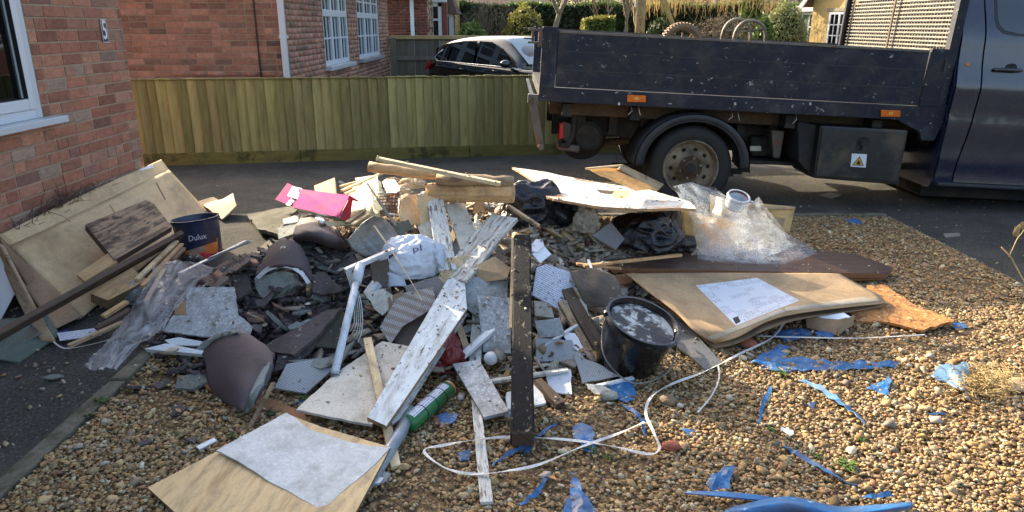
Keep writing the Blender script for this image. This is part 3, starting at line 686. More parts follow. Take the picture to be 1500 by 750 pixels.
# ---- weeds and grass tufts
def tuft(px_, py_, n, s, m, lab, cat='weed'):
    c = G(px_, py_, .02); vs, fs = [], []
    for i in range(n):
        a = random.uniform(0, 6.28); l = s*random.uniform(.5, 1.2); r = s*random.uniform(0, .7); b = c+Vector((math.cos(a*3)*r, math.sin(a*2.3)*r, 0)); d = Vector((math.cos(a), math.sin(a), 0)); t = d.cross(Vector((0, 0, 1)))*s*.13; k = len(vs)
        p1 = b+d*l*.4+Vector((0, 0, l*.45)); p2 = b+d*l+Vector((0, 0, l*.4)); vs += [b-t*.4, b+t*.4, p1+t, p1-t, p2]; fs += [(k, k+1, k+2, k+3), (k+3, k+2, k+4)]
    tag(mk('weed_clump', vs, fs, m), lab, cat)
tuft(448, 0+262/3+500, 40, .03, 'grass', 'green weed growing by the edging stone left of the grey foam slab'); tuft(398, 607, 30, .03, 'leaf_dark', 'dark green weed under the broken ridge tile edge')
tuft(148, 590, 45, .03, 'grass', 'small grass tuft at the edging stone beside the black path'); tuft(130, 612, 30, .025, 'leaf_dark', 'dark small weed just below the grass tuft at the edging')
tuft(262, 636, 26, .02, 'grass', 'tiny grass tuft next to the dark tile lump on the shingle'); tuft(866, 660, 36, .028, 'leaf_mid', 'leafy green weed in the middle of the white strap loop')
tuft(890, 672, 28, .022, 'grass', 'low green weed right of the strap loop crossing'); tuft(1240, 685, 60, .035, 'leaf_mid', 'bright green weed in the sunlit shingle')
tuft(1262, 645, 26, .02, 'grass', 'small sunlit grass tuft above the bright green weed'); tuft(1130, 632, 24, .02, 'leaf_mid', 'small weed beside the thin blue torn strip'); tuft(545, 660, 26, .025, 'leaf_dark', 'dark weed showing in the gap under the beige board')
tuft(1145, 548, 22, .03, 'leaf_mid', 'grass blades just below the large torn blue sheet'); tuft(835, 575, 24, .025, 'grass', 'green shoots beside the white speckled offcut')
tuft(340, 640, 20, .02, 'grass', 'little green sprig above the white splinter'); tuft(1196, 668, 22, .022, 'grass', 'thin sunlit grass sprig left of the bright green weed')
# ================================================================ HOUSE AT THE LEFT
WX = -2.95; WYE = 5.71
hs = empty('brick_house', (WX, WYE, 0), 'red brick house wall on the left with a white window and number 5', 'house')
wy = lambda px, py: (VX(px, py, WX).y, VX(px, py, WX).z)
yR = wy(66, 176)[0]; zS = wy(66, 176)[1]+.02; yL = 2.6; zT = 2.15
mt = .005
mk('wall', boxv(-9, WX-mt, -4, yL, -.1, 2.5)+boxv(-9, WX-mt, yR, WYE-.004, -.1, 2.5)+boxv(-9, WX-mt, yL, yR, -.1, zS)+boxv(-9, WX-mt, yL, yR, zT, 2.5)+boxv(-9, -3.4, yL, yR, zS, zT),
   [tuple(i+8*k for i in f) for k in range(5) for f in BF], 'mortar', hs)
bricks(hs, 'x', WX, .6, WYE, .0, 2.47, 'brick_red', holes=[(yL, yR, zS, zT)], anyhead=.3)
bk = [(-9-WX+k*.225, -9-WX+k*.225+.215, -.012, .006, j*.075+.005, j*.075+.07, random.random()) for j in range(33) for k in range(26)]
tag(multi_box('brickwork', bk, 'brick_red', hs), kind='stuff')
# window
wf = box('window_frame', (WX-.07-WX, WX-.005-WX, yR-WYE-.062, yR-WYE-.002, zS, zT), 'upvc', hs, bv=.004)
lo = lambda y: y-WYE
boxes('window_frame', [(-.07, -.004, lo(yL), lo(yR)-.064, zS, zS+.055), (-.07, -.004, lo(yL), lo(yR)-.064, zT-.055, zT), (-.07, -.004, lo(yL), lo(yL)+.06, zS+.057, zT-.057), (-.07, -.004, lo(2.9)-.03, lo(2.9)+.03, zS+.057, zT-.057)], 'upvc', hs, bv=.004)
sa = boxes('sash', [(-.06, .006, lo(yR)-.125, lo(yR)-.064, zS+.057, zT-.057), (-.06, .006, lo(2.98), lo(yR)-.127, zS+.057, zS+.125), (-.06, .006, lo(2.98), lo(yR)-.127, zT-.125, zT-.057), (-.06, .006, lo(2.935), lo(2.98), zS+.057, zT-.057)], 'upvc', hs, bv=.008)
box('pane', (-.045, -.035, lo(2.98), lo(yR)-.124, zS+.12, zT-.12), 'window_dark', hs)
boxes('gasket', [(-.02, .0075, lo(yR)-.129, lo(yR)-.1255, zS+.125, zT-.125), (-.02, .0075, lo(2.98), lo(yR)-.129, zS+.1255, zS+.129)], 'ink_black', hs)
yS = wy(88, 178)[0]
box('window_sill', (-.08, .075, lo(yL)-.05, lo(yS)-.02, zS-.045, zS-.002), 'upvc_dirty', hs, bv=.006)
box('curtain', (-.25, -.22, lo(2.98), lo(yR)-.3, zS, zS+.35), 'curtain', hs); box('window_reveal', (-.075, -.0075, lo(yR)-.001, lo(yR)+.006, zS-.04, zT), 'ink_black', hs)
# roof with soffit, gutter above the frame
def gable(name, x0, x1, y0, y1, z, rise, m, parent, hip=0):
    xm = (x0+x1)/2; vs = [(x0, y0, z), (x1, y0, z), (x1, y1, z), (x0, y1, z), (xm, y0+hip, z+rise), (xm, y1-hip, z+rise)]
    return mk(name, vs, [(3, 2, 1, 0), (0, 1, 4), (1, 2, 5, 4), (2, 3, 5), (3, 0, 4, 5)], m, parent)
rf = gable('roof', -9.2, WX+.32, -4.2, WYE+.34, 2.5, 1.9, 'roof_tile', hs)  # unseen; overhang widened to carry its shadow further right
box('gutter', (.32, .42, -9.9, 0.3, 2.38, 2.46), 'upvc', hs); 
# number plate 5
a = VX(144, 28, WX); b = VX(158, 62, WX); cy_, cz_ = (a.y+b.y)/2, (a.z+b.z)/2
np_ = empty('house_number_plate', (WX+.004, cy_, cz_), 'small dark blue house number plate reading 5 on the red brick wall', 'number plate')
hw, hh_ = abs(b.y-a.y)/2, abs(a.z-b.z)/2
box('number_plate', (0, .006, -hw, hw, -hh_, hh_), 'number_blue', np_, bv=.001)
boxes('border', [(.0045, .0068, -hw, hw, hh_-.004, hh_), (.0045, .0068, -hw, hw, -hh_, -hh_+.004), (.0045, .0068, -hw, -hw+.003, -hh_+.006, hh_-.006), (.0045, .0068, hw-.003, hw, -hh_+.006, hh_-.006)], 'white_flat', np_)
text('digit', '5', hh_*2.3, 'white_flat', np_, (.0075, 0, 0), (R(90), 0, R(90)), sx=.72, bold=.002)
# ================================================================ FENCE
FA = Vector((-4.25, 7.71, 0)); FB = Vector((1.75, 8.70, 0)); fd = (FB-FA).normalized(); fa = math.atan2(fd.y, fd.x); fl = (FB-FA).length
fn = empty('low_board_fence', FA, 'low green-stained feather edge board fence behind the rubble heap', 'fence', rot=(0, 0, fa))
ftop = VY(500, 113, FA.y+(VY(500, 113, 8.2).x-FA.x)*math.tan(fa)).z
u = 0; FBM = []
for v_ in range(4):
    hgt = ftop-.12; wv = []; xs = 0
    me = bpy.data.meshes.new('board'); wd = .118
    me.from_pydata([(0, -.040, 0), (wd, -.008, 0), (wd, 0, 0), (0, 0, 0), (0, -.040+.002*v_, hgt), (wd, -.008, hgt-.002*v_), (wd, 0, hgt-.002*v_), (0, 0, hgt)], [], BF); me.materials.append(MATS['board_green']); FBM.append(me)
while u < fl-.1:
    o = bpy.data.objects.new('board', random.choice(FBM)); COL.objects.link(o); o.parent = fn; o.location = (u, random.uniform(-.003, .003), .125); o.rotation_euler = (0, random.uniform(-.008, .008), 0)
    o.scale = (1, 1, 1+random.uniform(-.012, .006)); u += .1*random.uniform(.93, 1.07)
L_ = 0
while L_ < fl:
    e = min(fl, L_+1.9); box('gravel_board', (L_+.004, e-.004, -.048, -.004 if int(L_) % 2 else -.001, -.03, .13), 'fence_rail', fn, bv=.003); box('post', (e-.04, e+.035, .06, .14, -.02, ftop-.04), 'fence_old', fn); L_ = e
box('rail', (0, fl, .002, .055, .3, .38), 'fence_rail', fn); box('rail', (0, fl, .002, .055, ftop-.2, ftop-.12), 'fence_rail', fn)
for k in range(5): box('capping', (k*fl/5+.003, (k+1)*fl/5-.003, -.042, .0, ftop-.012, ftop-.002), 'fence_rail', fn)
# ================================================================ NEIGHBOUR BUNGALOW
NX, NY = -2.86, 9.45
nb = empty('neighbour_bungalow', (NX, NY, 0), 'brown brick bungalow behind the fence with two white Georgian windows facing right', 'house')
def nyz(px, py): p = VX(px, py, NX); return p.y, p.z
w1a, w1b = nyz(478, 95)[0], nyz(513, 90)[0]; w2a, w2b = nyz(527, 88)[0], nyz(557, 80)[0]; zs1 = nyz(478, 100)[1]+.03; NYE = 17.4
NT_ = 2.28
holes = [(w1a, w1b, zs1, 2.12), (w2a, w2b, zs1, 2.12)]
wallb = [(-9, NX-mt, NY+mt, w1a, -.1, NT_), (-9, NX-mt, w1b, w2a, -.1, NT_), (-9, NX-mt, w2b, NYE, -.1, NT_), (-9, NX-mt, w1a, w1b, -.1, zs1), (-9, NX-mt, w2a, w2b, -.1, zs1), (-9, NX-mt, w1a, w1b, 2.12, NT_), (-9, NX-mt, w2a, w2b, 2.12, NT_), (-9, NX-.3, w1a, w1b, zs1, 2.12), (-9, NX-.3, w2a, w2b, zs1, 2.12)]
boxes('wall', wallb, 'mortar', nb, local=False)
bricks(nb, 'y', NY, -6.6, NX, .45, NT_, 'brick_brown', outward=-1, nmax=300, minpx=7)
bricks(nb, 'x', NX, NY+.1, NYE, .3, NT_, 'brick_brown', holes=holes, nmax=0)
for q, (a, b) in enumerate(((w1a, w1b), (w2a, w2b))):
    W0 = empty('window', (0, 0, 0)); W0.parent = nb; W0.location = (-.03, a-NY, zs1); wl, ht = b-a, 2.12-zs1
    fr = .07; bars = [(-.04, .02, 0, wl, 0, fr), (-.04, .02, 0, wl, ht-fr, ht), (-.04, .02, 0, fr, fr, ht-fr), (-.04, .02, wl-fr, wl, fr, ht-fr)]
    nl = 3
    for k in range(1, nl): bars.append((-.04, .025, wl*k/nl-.06, wl*k/nl+.06, fr, ht-fr))
    bars.append((-.04, .03, fr, wl-fr, ht*.62-.05, ht*.62+.05))
    boxes('frame', bars, 'upvc', W0, bv=.004)
    gb = []
    for k in range(nl):
        c = wl*(k+.5)/nl; gb.append((-.005, .012, c-.018, c+.018, fr, ht*.62-.05)); gb += [(-.005, .012, c-.018, c+.018, ht*.62+.05, ht-fr)]
    gb.append((-.004, .011, fr, wl-fr, ht*.8, ht*.8+.03)); gb.append((-.004, .011, fr, wl-fr, ht*.31, ht*.31+.03))
    boxes('glazing_bars', gb, 'upvc', W0); box('pane', (-.02, -.012, fr, wl-fr, fr, ht-fr), 'window_glass', W0)
    boxes('curtain', [(-.14, -.12, fr, wl*.25, fr, ht-fr), (-.14, -.12, wl*.6, wl-fr, fr, ht-fr)], 'curtain', W0)
    box('sill', (-.03, .13, -.06, wl+.06, -.07, -.003), 'upvc_dirty', W0, bv=.005)
# drain pipe on the front wall and a black cable on the corner
a, b = VY(411, 0, NY), VY(423, 110, NY); dx = (a.x+b.x)/2
pp = empty('downpipe', (dx, NY-.06, 0), 'white square downpipe on the bungalow wall facing the rubble heap', 'downpipe')
box('pipe', (-.035, .035, -.03, .03, .05, NT_), 'upvc', pp, bv=.006)
for z in (.6, 1.3, 2.0): box('bracket', (-.05, .05, -.02, .056, z, z+.04), 'upvc', pp)
box('cable', (-.36, -.345, -.0145, -.001, .3, NT_), 'ink_black', nb)
gable('roof', -9.2, NX+.2, NY-.2, NYE+.2, NT_, 1.3, 'roof_tile', nb, hip=3.4)  # unseen; kept low and hipped so the sun clears it onto the heap
boxes('gutter', [(.2, .3, -.2, NYE-NY+.2, NT_-.09, NT_-.01), (-6.3, .3, -.3, -.2, NT_-.09, NT_-.01)], 'upvc', nb)
# ================================================================ FAR FENCE, HOUSES, HEDGE
ff = empty('tall_grey_fence', (-2.84, 17.3, 0), 'tall weathered grey fence behind the black car', 'fence')
zt = VY(600, 52, 17.3).z
u = 0
me = bpy.data.meshes.new('board'); me.from_pydata(boxv(0, .14, 0, .02, 0, zt-.08), [], BF); me.materials.append(MATS['board_old'])
while u < 6.2: o = bpy.data.objects.new('board', me); COL.objects.link(o); o.parent = ff; o.location = (u, random.uniform(0, .01), 0); u += .145
boxes('rail', [(0, 6.3, -.04, -.002, zt-.55, zt-.45)], 'fence_old', ff); box('top_rail', (0, 6.3, -.06, .04, zt-.08, zt), 'fence_rail_new', ff, bv=.004)
for k in (.02, 1.95, 3.9, 5.8): box('post', (k, k+.14, -.09, -.045, 0, zt-.06), 'fence_old', ff)
# house beyond, its bay window and porch
Y3 = 21.0
h3 = empty('far_brick_house', (VY(565, 30, Y3).x, Y3, 0), 'dark brick house end with white downpipe beyond the bungalow', 'house')
xa, xb = VY(563, 30, Y3).x, VY(626, 30, Y3).x; 
mk('wall', boxv(xa-6, xb, Y3+.01, Y3+8, -.1, 2.9), BF, 'mortar', h3)
bricks(h3, 'y', Y3, xa, xb, .9, 2.9, 'brick_dark', outward=-1, nmax=0); bricks(h3, 'x', xb, Y3, Y3+3, .9, 2.9, 'brick_dark', nmax=0)
box('downpipe', (VY(604, 20, Y3).x-h3.location.x-.05, VY(604, 20, Y3).x-h3.location.x+.05, -.1, -.01, 0, 2.9), 'upvc', h3)
gable('roof', xa-6.3, xb+.3, Y3-.3, Y3+8.3, 2.92, 2.2, 'roof_tile', h3); boxes('fascia', [(-6, xb-h3.location.x+.3, -.34, -.3, 2.15, 2.3)], 'upvc', h3)
bw0 = VY(630, 40, 22.5); bay = empty('bay_window', (bw0.x, 22.5, 0)); bay.parent = h3; bay.location = (bw0.x-h3.location.x, 1.5, 0)
boxes('frame', [(-.15, -.05, 0, .1, .8, 2.1), (.25, .35, 0, .1, .8, 2.1), (-.15, .35, 0, .1, .75, .85), (-.15, .35, 0, .1, 2.0, 2.12), (.05, .1, .02, .08, .85, 2.0), (-.1, .3, .02, .08, 1.6, 1.66), (-.3, .5, -.1, .3, 2.12, 2.3)], 'upvc', bay)
box('pane', (-.05, .25, .05, .06, .85, 2.0), 'window_glass', bay); box('pier', (.36, .5, .01, .4, 0, 2.1), 'brick_dark', bay)
Y4 = 24.5; cx0, cx1 = VY(636, 30, Y4).x, VY(664, 30, Y4).x
po = empty('glazed_porch', (cx0, Y4, 0), 'white framed porch with dark tiled roof at the end of the houses', 'porch'); wd = cx1-cx0; zp = VY(650, 20, Y4).z
boxes('frame', [(wd-.14, wd, 0, .1, 0, zp), (-.02, .05, 0, .1, 0, zp), (0, wd, -.02, .12, zp-.1, zp), (wd*.55, wd*.55+.05, 0, .08, 0, zp-.1)], 'upvc', po); box('pane', (.05, wd-.14, .04, .05, .1, zp-.1), 'pane_green', po); box('curtain', (.06, wd-.2, .2, .22, 0, zp-.1), 'curtain', po)
mk('roof', [(-.2, -.2, zp), (wd+.15, -.2, zp), (wd+.15, 2, zp), (-.2, 2, zp), (-.2, .6, zp+1.1), (wd*.55, .6, zp+1.1)], [(0, 1, 5, 4), (1, 2, 5), (2, 3, 4, 5), (3, 0, 4), (3, 2, 1, 0)], 'roof_tile', po, local=True)
mk('roof_verge', boxv(wd*.5, wd*.62, -.1, .5, zp, zp+1.2), BF, 'render_pale', po, local=True)
box('house_wall', (-3, wd-.1, 2.05, 8, 0, 3.4), 'brick_yellow', po)
# hedge
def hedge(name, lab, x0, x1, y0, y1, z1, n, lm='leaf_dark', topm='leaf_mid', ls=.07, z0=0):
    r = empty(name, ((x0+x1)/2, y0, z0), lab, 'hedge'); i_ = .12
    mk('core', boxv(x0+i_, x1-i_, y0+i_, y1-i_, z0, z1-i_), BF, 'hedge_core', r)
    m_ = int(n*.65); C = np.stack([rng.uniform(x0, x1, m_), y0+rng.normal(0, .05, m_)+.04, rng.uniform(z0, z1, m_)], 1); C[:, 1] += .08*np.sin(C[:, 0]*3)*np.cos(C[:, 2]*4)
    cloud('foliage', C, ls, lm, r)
    m_ = int(n*.35); C = np.stack([rng.uniform(x0, x1, m_), rng.uniform(y0, y1, m_), z1+rng.normal(0, .04, m_)], 1); C[:, 2] += .05*np.sin(C[:, 0]*2.3); cloud('sunlit_top', C, ls, topm, r); return r  # lighter leaf on top paints in the sunlight falling there
YH = 29.0; zh = VY(800, 8, YH).z
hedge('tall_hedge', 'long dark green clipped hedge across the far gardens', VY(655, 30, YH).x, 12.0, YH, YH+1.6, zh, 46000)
q = VY(858, 28, 23); q2 = VY(902, 28, 23)
hb = hedge('box_hedge', 'small square clipped hedge with sunlight put in as yellow leaves behind the truck tailboard', q.x, q2.x, 23, 24.0, q.z, 3500, 'leaf_mid', 'leaf_yellow', .05)
C = np.stack([q.x+rng.normal(0, .03, 1500), rng.uniform(23, 24, 1500), rng.uniform(.2, q.z, 1500)], 1); cloud('foliage', C, .05, 'leaf_yellow', hb)  # yellow leaves on the left face and top stand in for sunlight
def bush(name, lab, px, pyt, Y, w, m, n=5000, ls=.06, z0=0, core=True, stems=0, cat='bush', asp=.6):
    c = VY(px, pyt, Y); zt_ = c.z; r = empty(name, (c.x, Y, z0), lab, cat); hz = (zt_-z0)/2; d = rng.normal(size=(n, 3)); d /= np.linalg.norm(d, axis=1)[:, None]
    rad = (.75+.3*rng.random(n)**.5); wob = 1+.13*np.sin(d[:, 0]*7+px)*np.cos(d[:, 2]*6)+.06*np.sin(d[:, 1]*15); C = d*(rad*wob)[:, None]*np.array([w/2, w/2, hz*1.05])+np.array([c.x, Y, z0+hz])
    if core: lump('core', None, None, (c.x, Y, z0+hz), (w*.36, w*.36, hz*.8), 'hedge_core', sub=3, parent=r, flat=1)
    cloud('foliage', C, ls, m, r, asp=asp)
    if stems:
        V_, F_ = [], []
        for i in range(stems):
            b = Vector((c.x+random.uniform(-.1, .1), Y+random.uniform(-.1, .1), z0)); e = Vector((c.x+random.uniform(-.5, .5)*w, Y+random.uniform(-.4, .4)*w, zt_*random.uniform(.7, 1))); mdl = b.lerp(e, .5)+Vector((0, 0, .15)); v, f, _ = tube_mesh([b, mdl, e], [.02, .012, .004], 4, False); k = len(V_); V_ += v; F_ += [tuple(i_+k for i_ in q_) for q_ in f]
            for _ in range(4):
                s_ = mdl.lerp(e, random.random()); e2 = s_+Vector((random.uniform(-.4, .4), random.uniform(-.3, .3), random.uniform(.1, .5))); v, f, _u = tube_mesh([s_, e2], [.009, .003], 3, False); k = len(V_); V_ += v; F_ += [tuple(i_+k for i_ in q_) for q_ in f]
        mk('stems', V_, F_, 'twig', r)
    return r
bush('variegated_bush', 'large rounded variegated bush lit by the sun left of the yellow house', 1153, 10, 22.5, 1.25, 'leaf_variegated', 9000, .04)
bush('light_green_shrub', 'small bright green shrub beside the rounded variegated bush', 1120, 28, 21.5, .6, 'leaf_mid', 2500, .05)
bush('bare_shrub', 'bare reddish twiggy shrub in front of the hedge behind the car', 722, 8, 24.5, 2.6, 'twig', 2600, .05, core=False, stems=60, asp=.12)
bush('yellow_green_shrub', 'yellow green shrub right of the bare twiggy one', 768, 14, 24.0, 1.4, 'leaf_yellow', 4500, .05)
bush('low_green_shrub', 'low fresh green shrub above the black car roof', 690, 34, 20.5, .8, 'leaf_mid', 1800, .05)
bush('brown_shrub', 'rusty brown low shrub behind the truck bed in the hedge shade', 1062, 24, 24.5, 2.2, 'twig', 4000, .06, core=False, stems=30, asp=.2)
bush('dark_green_shrub', 'dark green shrub under the yellow hanging willow', 975, 26, 25.5, 1.4, 'leaf_dark', 2500, .07)
cj = VY(1105, -30, 25); r = empty('slim_conifer', (cj.x, 25, 0), 'slim upright conifer rising in front of the hedge', 'conifer'); k = rng.random(5000); C = np.stack([cj.x+rng.normal(0, .14, 5000), 25+rng.normal(0, .14, 5000), k*2.9], 1); cloud('foliage', C, .06, 'leaf_mid', r); tube('trunk', [Vector((0, 0, 0)), Vector((0, 0, 2.5))], .04, 'bark', r, local=True)
def bare_tree(lab, px, Y, r0, h, fork, m='bark', lean=0, seed=1, tw=7, z0=0):
    random.seed(seed); c = VY(px, 30, Y); root = empty('bare_tree', (c.x, Y, z0), lab, 'tree'); base = Vector((c.x, Y, z0))
    tv, tf = [], []; bv, bf = [], []
    def add(P, rr, seg, V_, F_): v, f, _ = tube_mesh(P, rr, seg, False); k = len(V_); V_ += v; F_ += [tuple(i+k for i in q) for q in f]
    P = [base+Vector((lean*h*.3*i/5+random.uniform(-.05, .05), random.uniform(-.04, .04), fork*i/5)) for i in range(6)]; add(P, [r0*(1-.07*i) for i in range(6)], 8, tv, tf)
    def grow(p, d, l, r, dep):
        q = p+d*l*.5+Vector([random.uniform(-.06, .06)*l for _ in range(3)]); e = q+(d+Vector((random.uniform(-.2, .2), random.uniform(-.2, .2), .12))).normalized()*l*.5; add([p, q, e], [r, r*.8, r*.6], 5 if dep else 7, bv, bf)
        if dep >= 4: return
        for _ in range(random.choice((2, 3)) if dep else tw-3): grow(q.lerp(e, random.uniform(.2, 1)), (d+Vector([random.uniform(-.75, .75) for _ in range(3)])+Vector((0, 0, .15))).normalized(), l*.68, r*.55, dep+1)
    for k in range(3): grow(P[-1], Vector((random.uniform(-.7, .7), random.uniform(-.5, .5), 1)).normalized(), (h-fork)*.42, r0*.6, 0)
    mk('trunk', tv, tf, m, root, smooth=True); mk('branches', bv, bf, m, root, smooth=True); random.seed(seed+50); return root
bare_tree('pale grey tree with forked trunk left of the truck bed', 812, 20.5, .1, 5, 1.75, 'bark', .05, 3)
bare_tree('twin stemmed pale tree just left of the wooden pole', 916, 23, .09, 5.5, 1.7, 'bark', 0, 5)
bare_tree('thin light stem leaning beside the wooden pole', 932, 22.5, .05, 5, 2.0, 'bark', -.05, 8)
wt = bare_tree('golden weeping tree with twisted trunk behind the wheelbarrow wheel', 988, 24, .1, 5, 1.5, 'twig_warm', 0, 11)
n_ = 9000; c = VY(1010, -10, 24.6); ang = rng.uniform(0, 6.28, n_); rr = rng.random(n_)**.5*2.2; C = np.stack([c.x+.6+np.cos(ang)*rr*1.2, 25+np.sin(ang)*rr*.6, 3.3-rr**2*.12-rng.random(n_)*.7], 1)
sv = []; sf = []
for p in C[:1500]:
    k = len(sv); l = random.uniform(.2, .5); x = random.uniform(-.09, .09); sv += [(p[0]-.005, p[1], p[2]), (p[0]+.005, p[1], p[2]), (p[0]+x+.004, p[1]+.03, p[2]-l), (p[0]+x-.004, p[1]+.03, p[2]-l)]; sf.append((k, k+1, k+2, k+3))
mk('hanging_twigs', sv, sf, 'twig_warm', wt); 
bare_tree('small bare fruit tree in front of the dark hedge', 881, 25, .05, 3.4, 1.3, 'twig', 0, 14)
bare_tree('small bare tree beside the rounded variegated bush', 1128, 26, .05, 3.2, 1.3, 'twig', 0, 17)
random.seed(99)
c = VY(938, 30, 19.5); tp = empty('wooden_pole', (c.x, 19.5, 0), 'tall wooden pole standing behind the truck bed', 'pole'); tube('pole', [Vector((0, 0, 0)), Vector((0, 0, 4)), Vector((0, 0, 8))], [.13, .12, .1], 'pine_grey', tp, local=True, seg=14); box('step_plate', (-.16, -.1, -.05, .05, 1.9, 2.2), 'galv', tp)
# wood of bare trees beyond the hedge and far house roofs
C = np.stack([rng.uniform(-14, 20, 26000), rng.uniform(44, 50, 26000), rng.random(26000)**1.4*7+.5], 1); tag(cloud('distant_trees', C, .28, 'twig', asp=.1), 'far off mass of bare brown trees above the hedge', 'trees', kind='stuff')
C = np.stack([rng.uniform(-14, 20, 9000), rng.uniform(38, 42, 9000), rng.random(9000)*3.0], 1); tag(cloud('distant_shrubs', C,   .2, 'twig', asp=.2), 'pale brown scrub just beyond the long hedge', 'shrubs', kind='stuff')
fh = empty('far_bungalow', (-1.5, 36, 0), 'pale far bungalow with light roof over the left end of the hedge', 'house'); box('wall', (-3, 3, 0, 6, 0, 2.2), 'render_pale', fh); mk('roof', [(-3.3, -.3, 2.21), (3.3, -.3, 2.21), (3.3, 6.3, 2.21), (-3.3, 6.3, 2.21), (-3.3, 3, 3.6), (3.3, 3, 3.6)], [(0, 1, 5, 4), (1, 2, 5), (2, 3, 4, 5), (3, 0, 4), (3, 2, 1, 0)], 'roof_tile', fh, local=True)
# yellow house right
YY = 24.0; a = VY(1197, 30, YY); b = VY(1264, 30, YY); yr = R(-65)
yh = empty('yellow_brick_house', (a.x-.1, YY+.2, 0), 'sunlit yellow brick house with a white window and white gable boards', 'house', rot=(0, 0, yr))
W_ = 2.15; mk('wall', [(0, 0, 0), (W_, 0, 0), (W_, 0, 2.2), (W_/2, 0, 3.6), (0, 0, 2.2), (0, 6, 0), (W_, 6, 0), (W_, 6, 2.2), (W_/2, 6, 3.6), (0, 6, 2.2)], [(0, 1, 2, 3, 4), (9, 8, 7, 6, 5), (1, 6, 7, 2), (5, 0, 4, 9)], 'brick_yellow', yh, local=True)
mk('roof', [(-.2, -.25, 2.02), (W_/2, -.25, 3.68), (W_+.2, -.25, 2.02), (-.2, 6, 2.02), (W_/2, 6, 3.68), (W_+.2, 6, 2.02), (-.2, -.25, 2.1), (W_/2, -.25, 3.8), (W_+.2, -.25, 2.1), (-.2, 6, 2.1), (W_/2, 6, 3.8), (W_+.2, 6, 2.1)], [(6, 7, 10, 9), (7, 8, 11, 10), (0, 3, 4, 1), (1, 4, 5, 2), (0, 6, 9, 3), (2, 5, 11, 8)], 'roof_tile', yh, local=True)
mk('barge_board', [(-.25, -.3, 1.9), (W_/2, -.3, 3.6), (W_+.25, -.3, 1.9), (-.25, -.3, 2.12), (W_/2, -.3, 3.85), (W_+.25, -.3, 2.12), (-.25, -.26, 1.9), (W_/2, -.26, 3.6), (W_+.25, -.26, 1.9), (-.25, -.26, 2.12), (W_/2, -.26, 3.85), (W_+.25, -.26, 2.12)], [(0, 1, 4, 3), (1, 2, 5, 4), (3, 4, 10, 9), (4, 5, 11, 10), (0, 6, 7, 1), (1, 7, 8, 2), (0, 3, 9, 6), (2, 8, 11, 5)], 'upvc', yh, local=True)
wn = empty('window', (0, 0, 0)); wn.parent = yh; wn.location = (.72, -.02, .85)
boxes('frame', [(0, .06, -.03, .02, 0, 1.0), (.74, .8, -.03, .02, 0, 1.0), (.37, .43, -.03, .02, 0, 1.0), (0, .8, -.031, .02, 0, .06), (0, .8, -.031, .02, .94, 1.0), (.05, .75, -.02, .015, .3, .33), (.05, .75, -.02, .015, .62, .65), (.2, .22, -.02, .015, .05, .95), (.58, .6, -.02, .015, .05, .95), (-.06, .86, -.08, .02, -.06, -.003)], 'upvc', wn); box('pane', (.05, .75, 0, .008, .05, .95), 'window_glass', wn)
box('lintel', (.6, 1.65, -.03, -.001, 1.88, 1.98), 'render_pale', yh)
fp = tag(mk('flower_pot', [(math.cos(t*.785)*r_, math.sin(t*.785)*r_, z_) for z_, r_ in ((0, .07), (.25, .1), (.25, .085), (.1, .06)) for t in range(8)], [(i*8+j, i*8+(j+1) % 8, i*8+8+(j+1) % 8, i*8+8+j) for i in range(3) for j in range(8)], 'red_pot', origin=Vector((0, 0, 0))), 'red flower pot hanging by the yellow house window', 'flower pot'); pw = yh.matrix_basis @ Vector((1.85, -.13, 1.0)); fp.location = pw
cn = empty('white_conservatory', yh.matrix_basis @ Vector((-1.0, .3, 0)), 'small white conservatory attached left of the yellow brick house', 'conservatory', rot=(0, 0, yr))
boxes('frame', [(0, .06, -.02, .05, 0, 1.85), (.9, .98, -.02, .05, 0, 1.85), (0, .95, -.03, .05, 0, .55), (0, .95, -.03, .05, 1.8, 1.9), (.3, .34, -.01, .04, .55, 1.8), (.6, .64, -.01, .04, .55, 1.8), (0, .95, -.01, .04, 1.4, 1.44)], 'upvc', cn); box('pane', (.06, .9, .01, .015, .55, 1.8), 'pane_green', cn); mk('roof', [(-.1, -.15, 1.9), (1.0, -.15, 1.9), (1.0, 2, 1.9), (-.1, 2, 1.9), (1.0, .5, 2.5), (.3, .5, 2.5)], [(0, 1, 4, 5), (1, 2, 4), (2, 3, 5, 4), (3, 0, 5)], 'galv', cn, local=True)
gw = empty('low_garden_wall', (6.0, 21.3, 0), 'low brown garden wall with pale coping before the yellow house', 'wall'); box('wall', (-.3, 6, 0, .2, 0, .8), 'brick_brown', gw); box('coping', (-.35, 6.05, -.04, .24, .8, .86), 'brick_pale', gw)
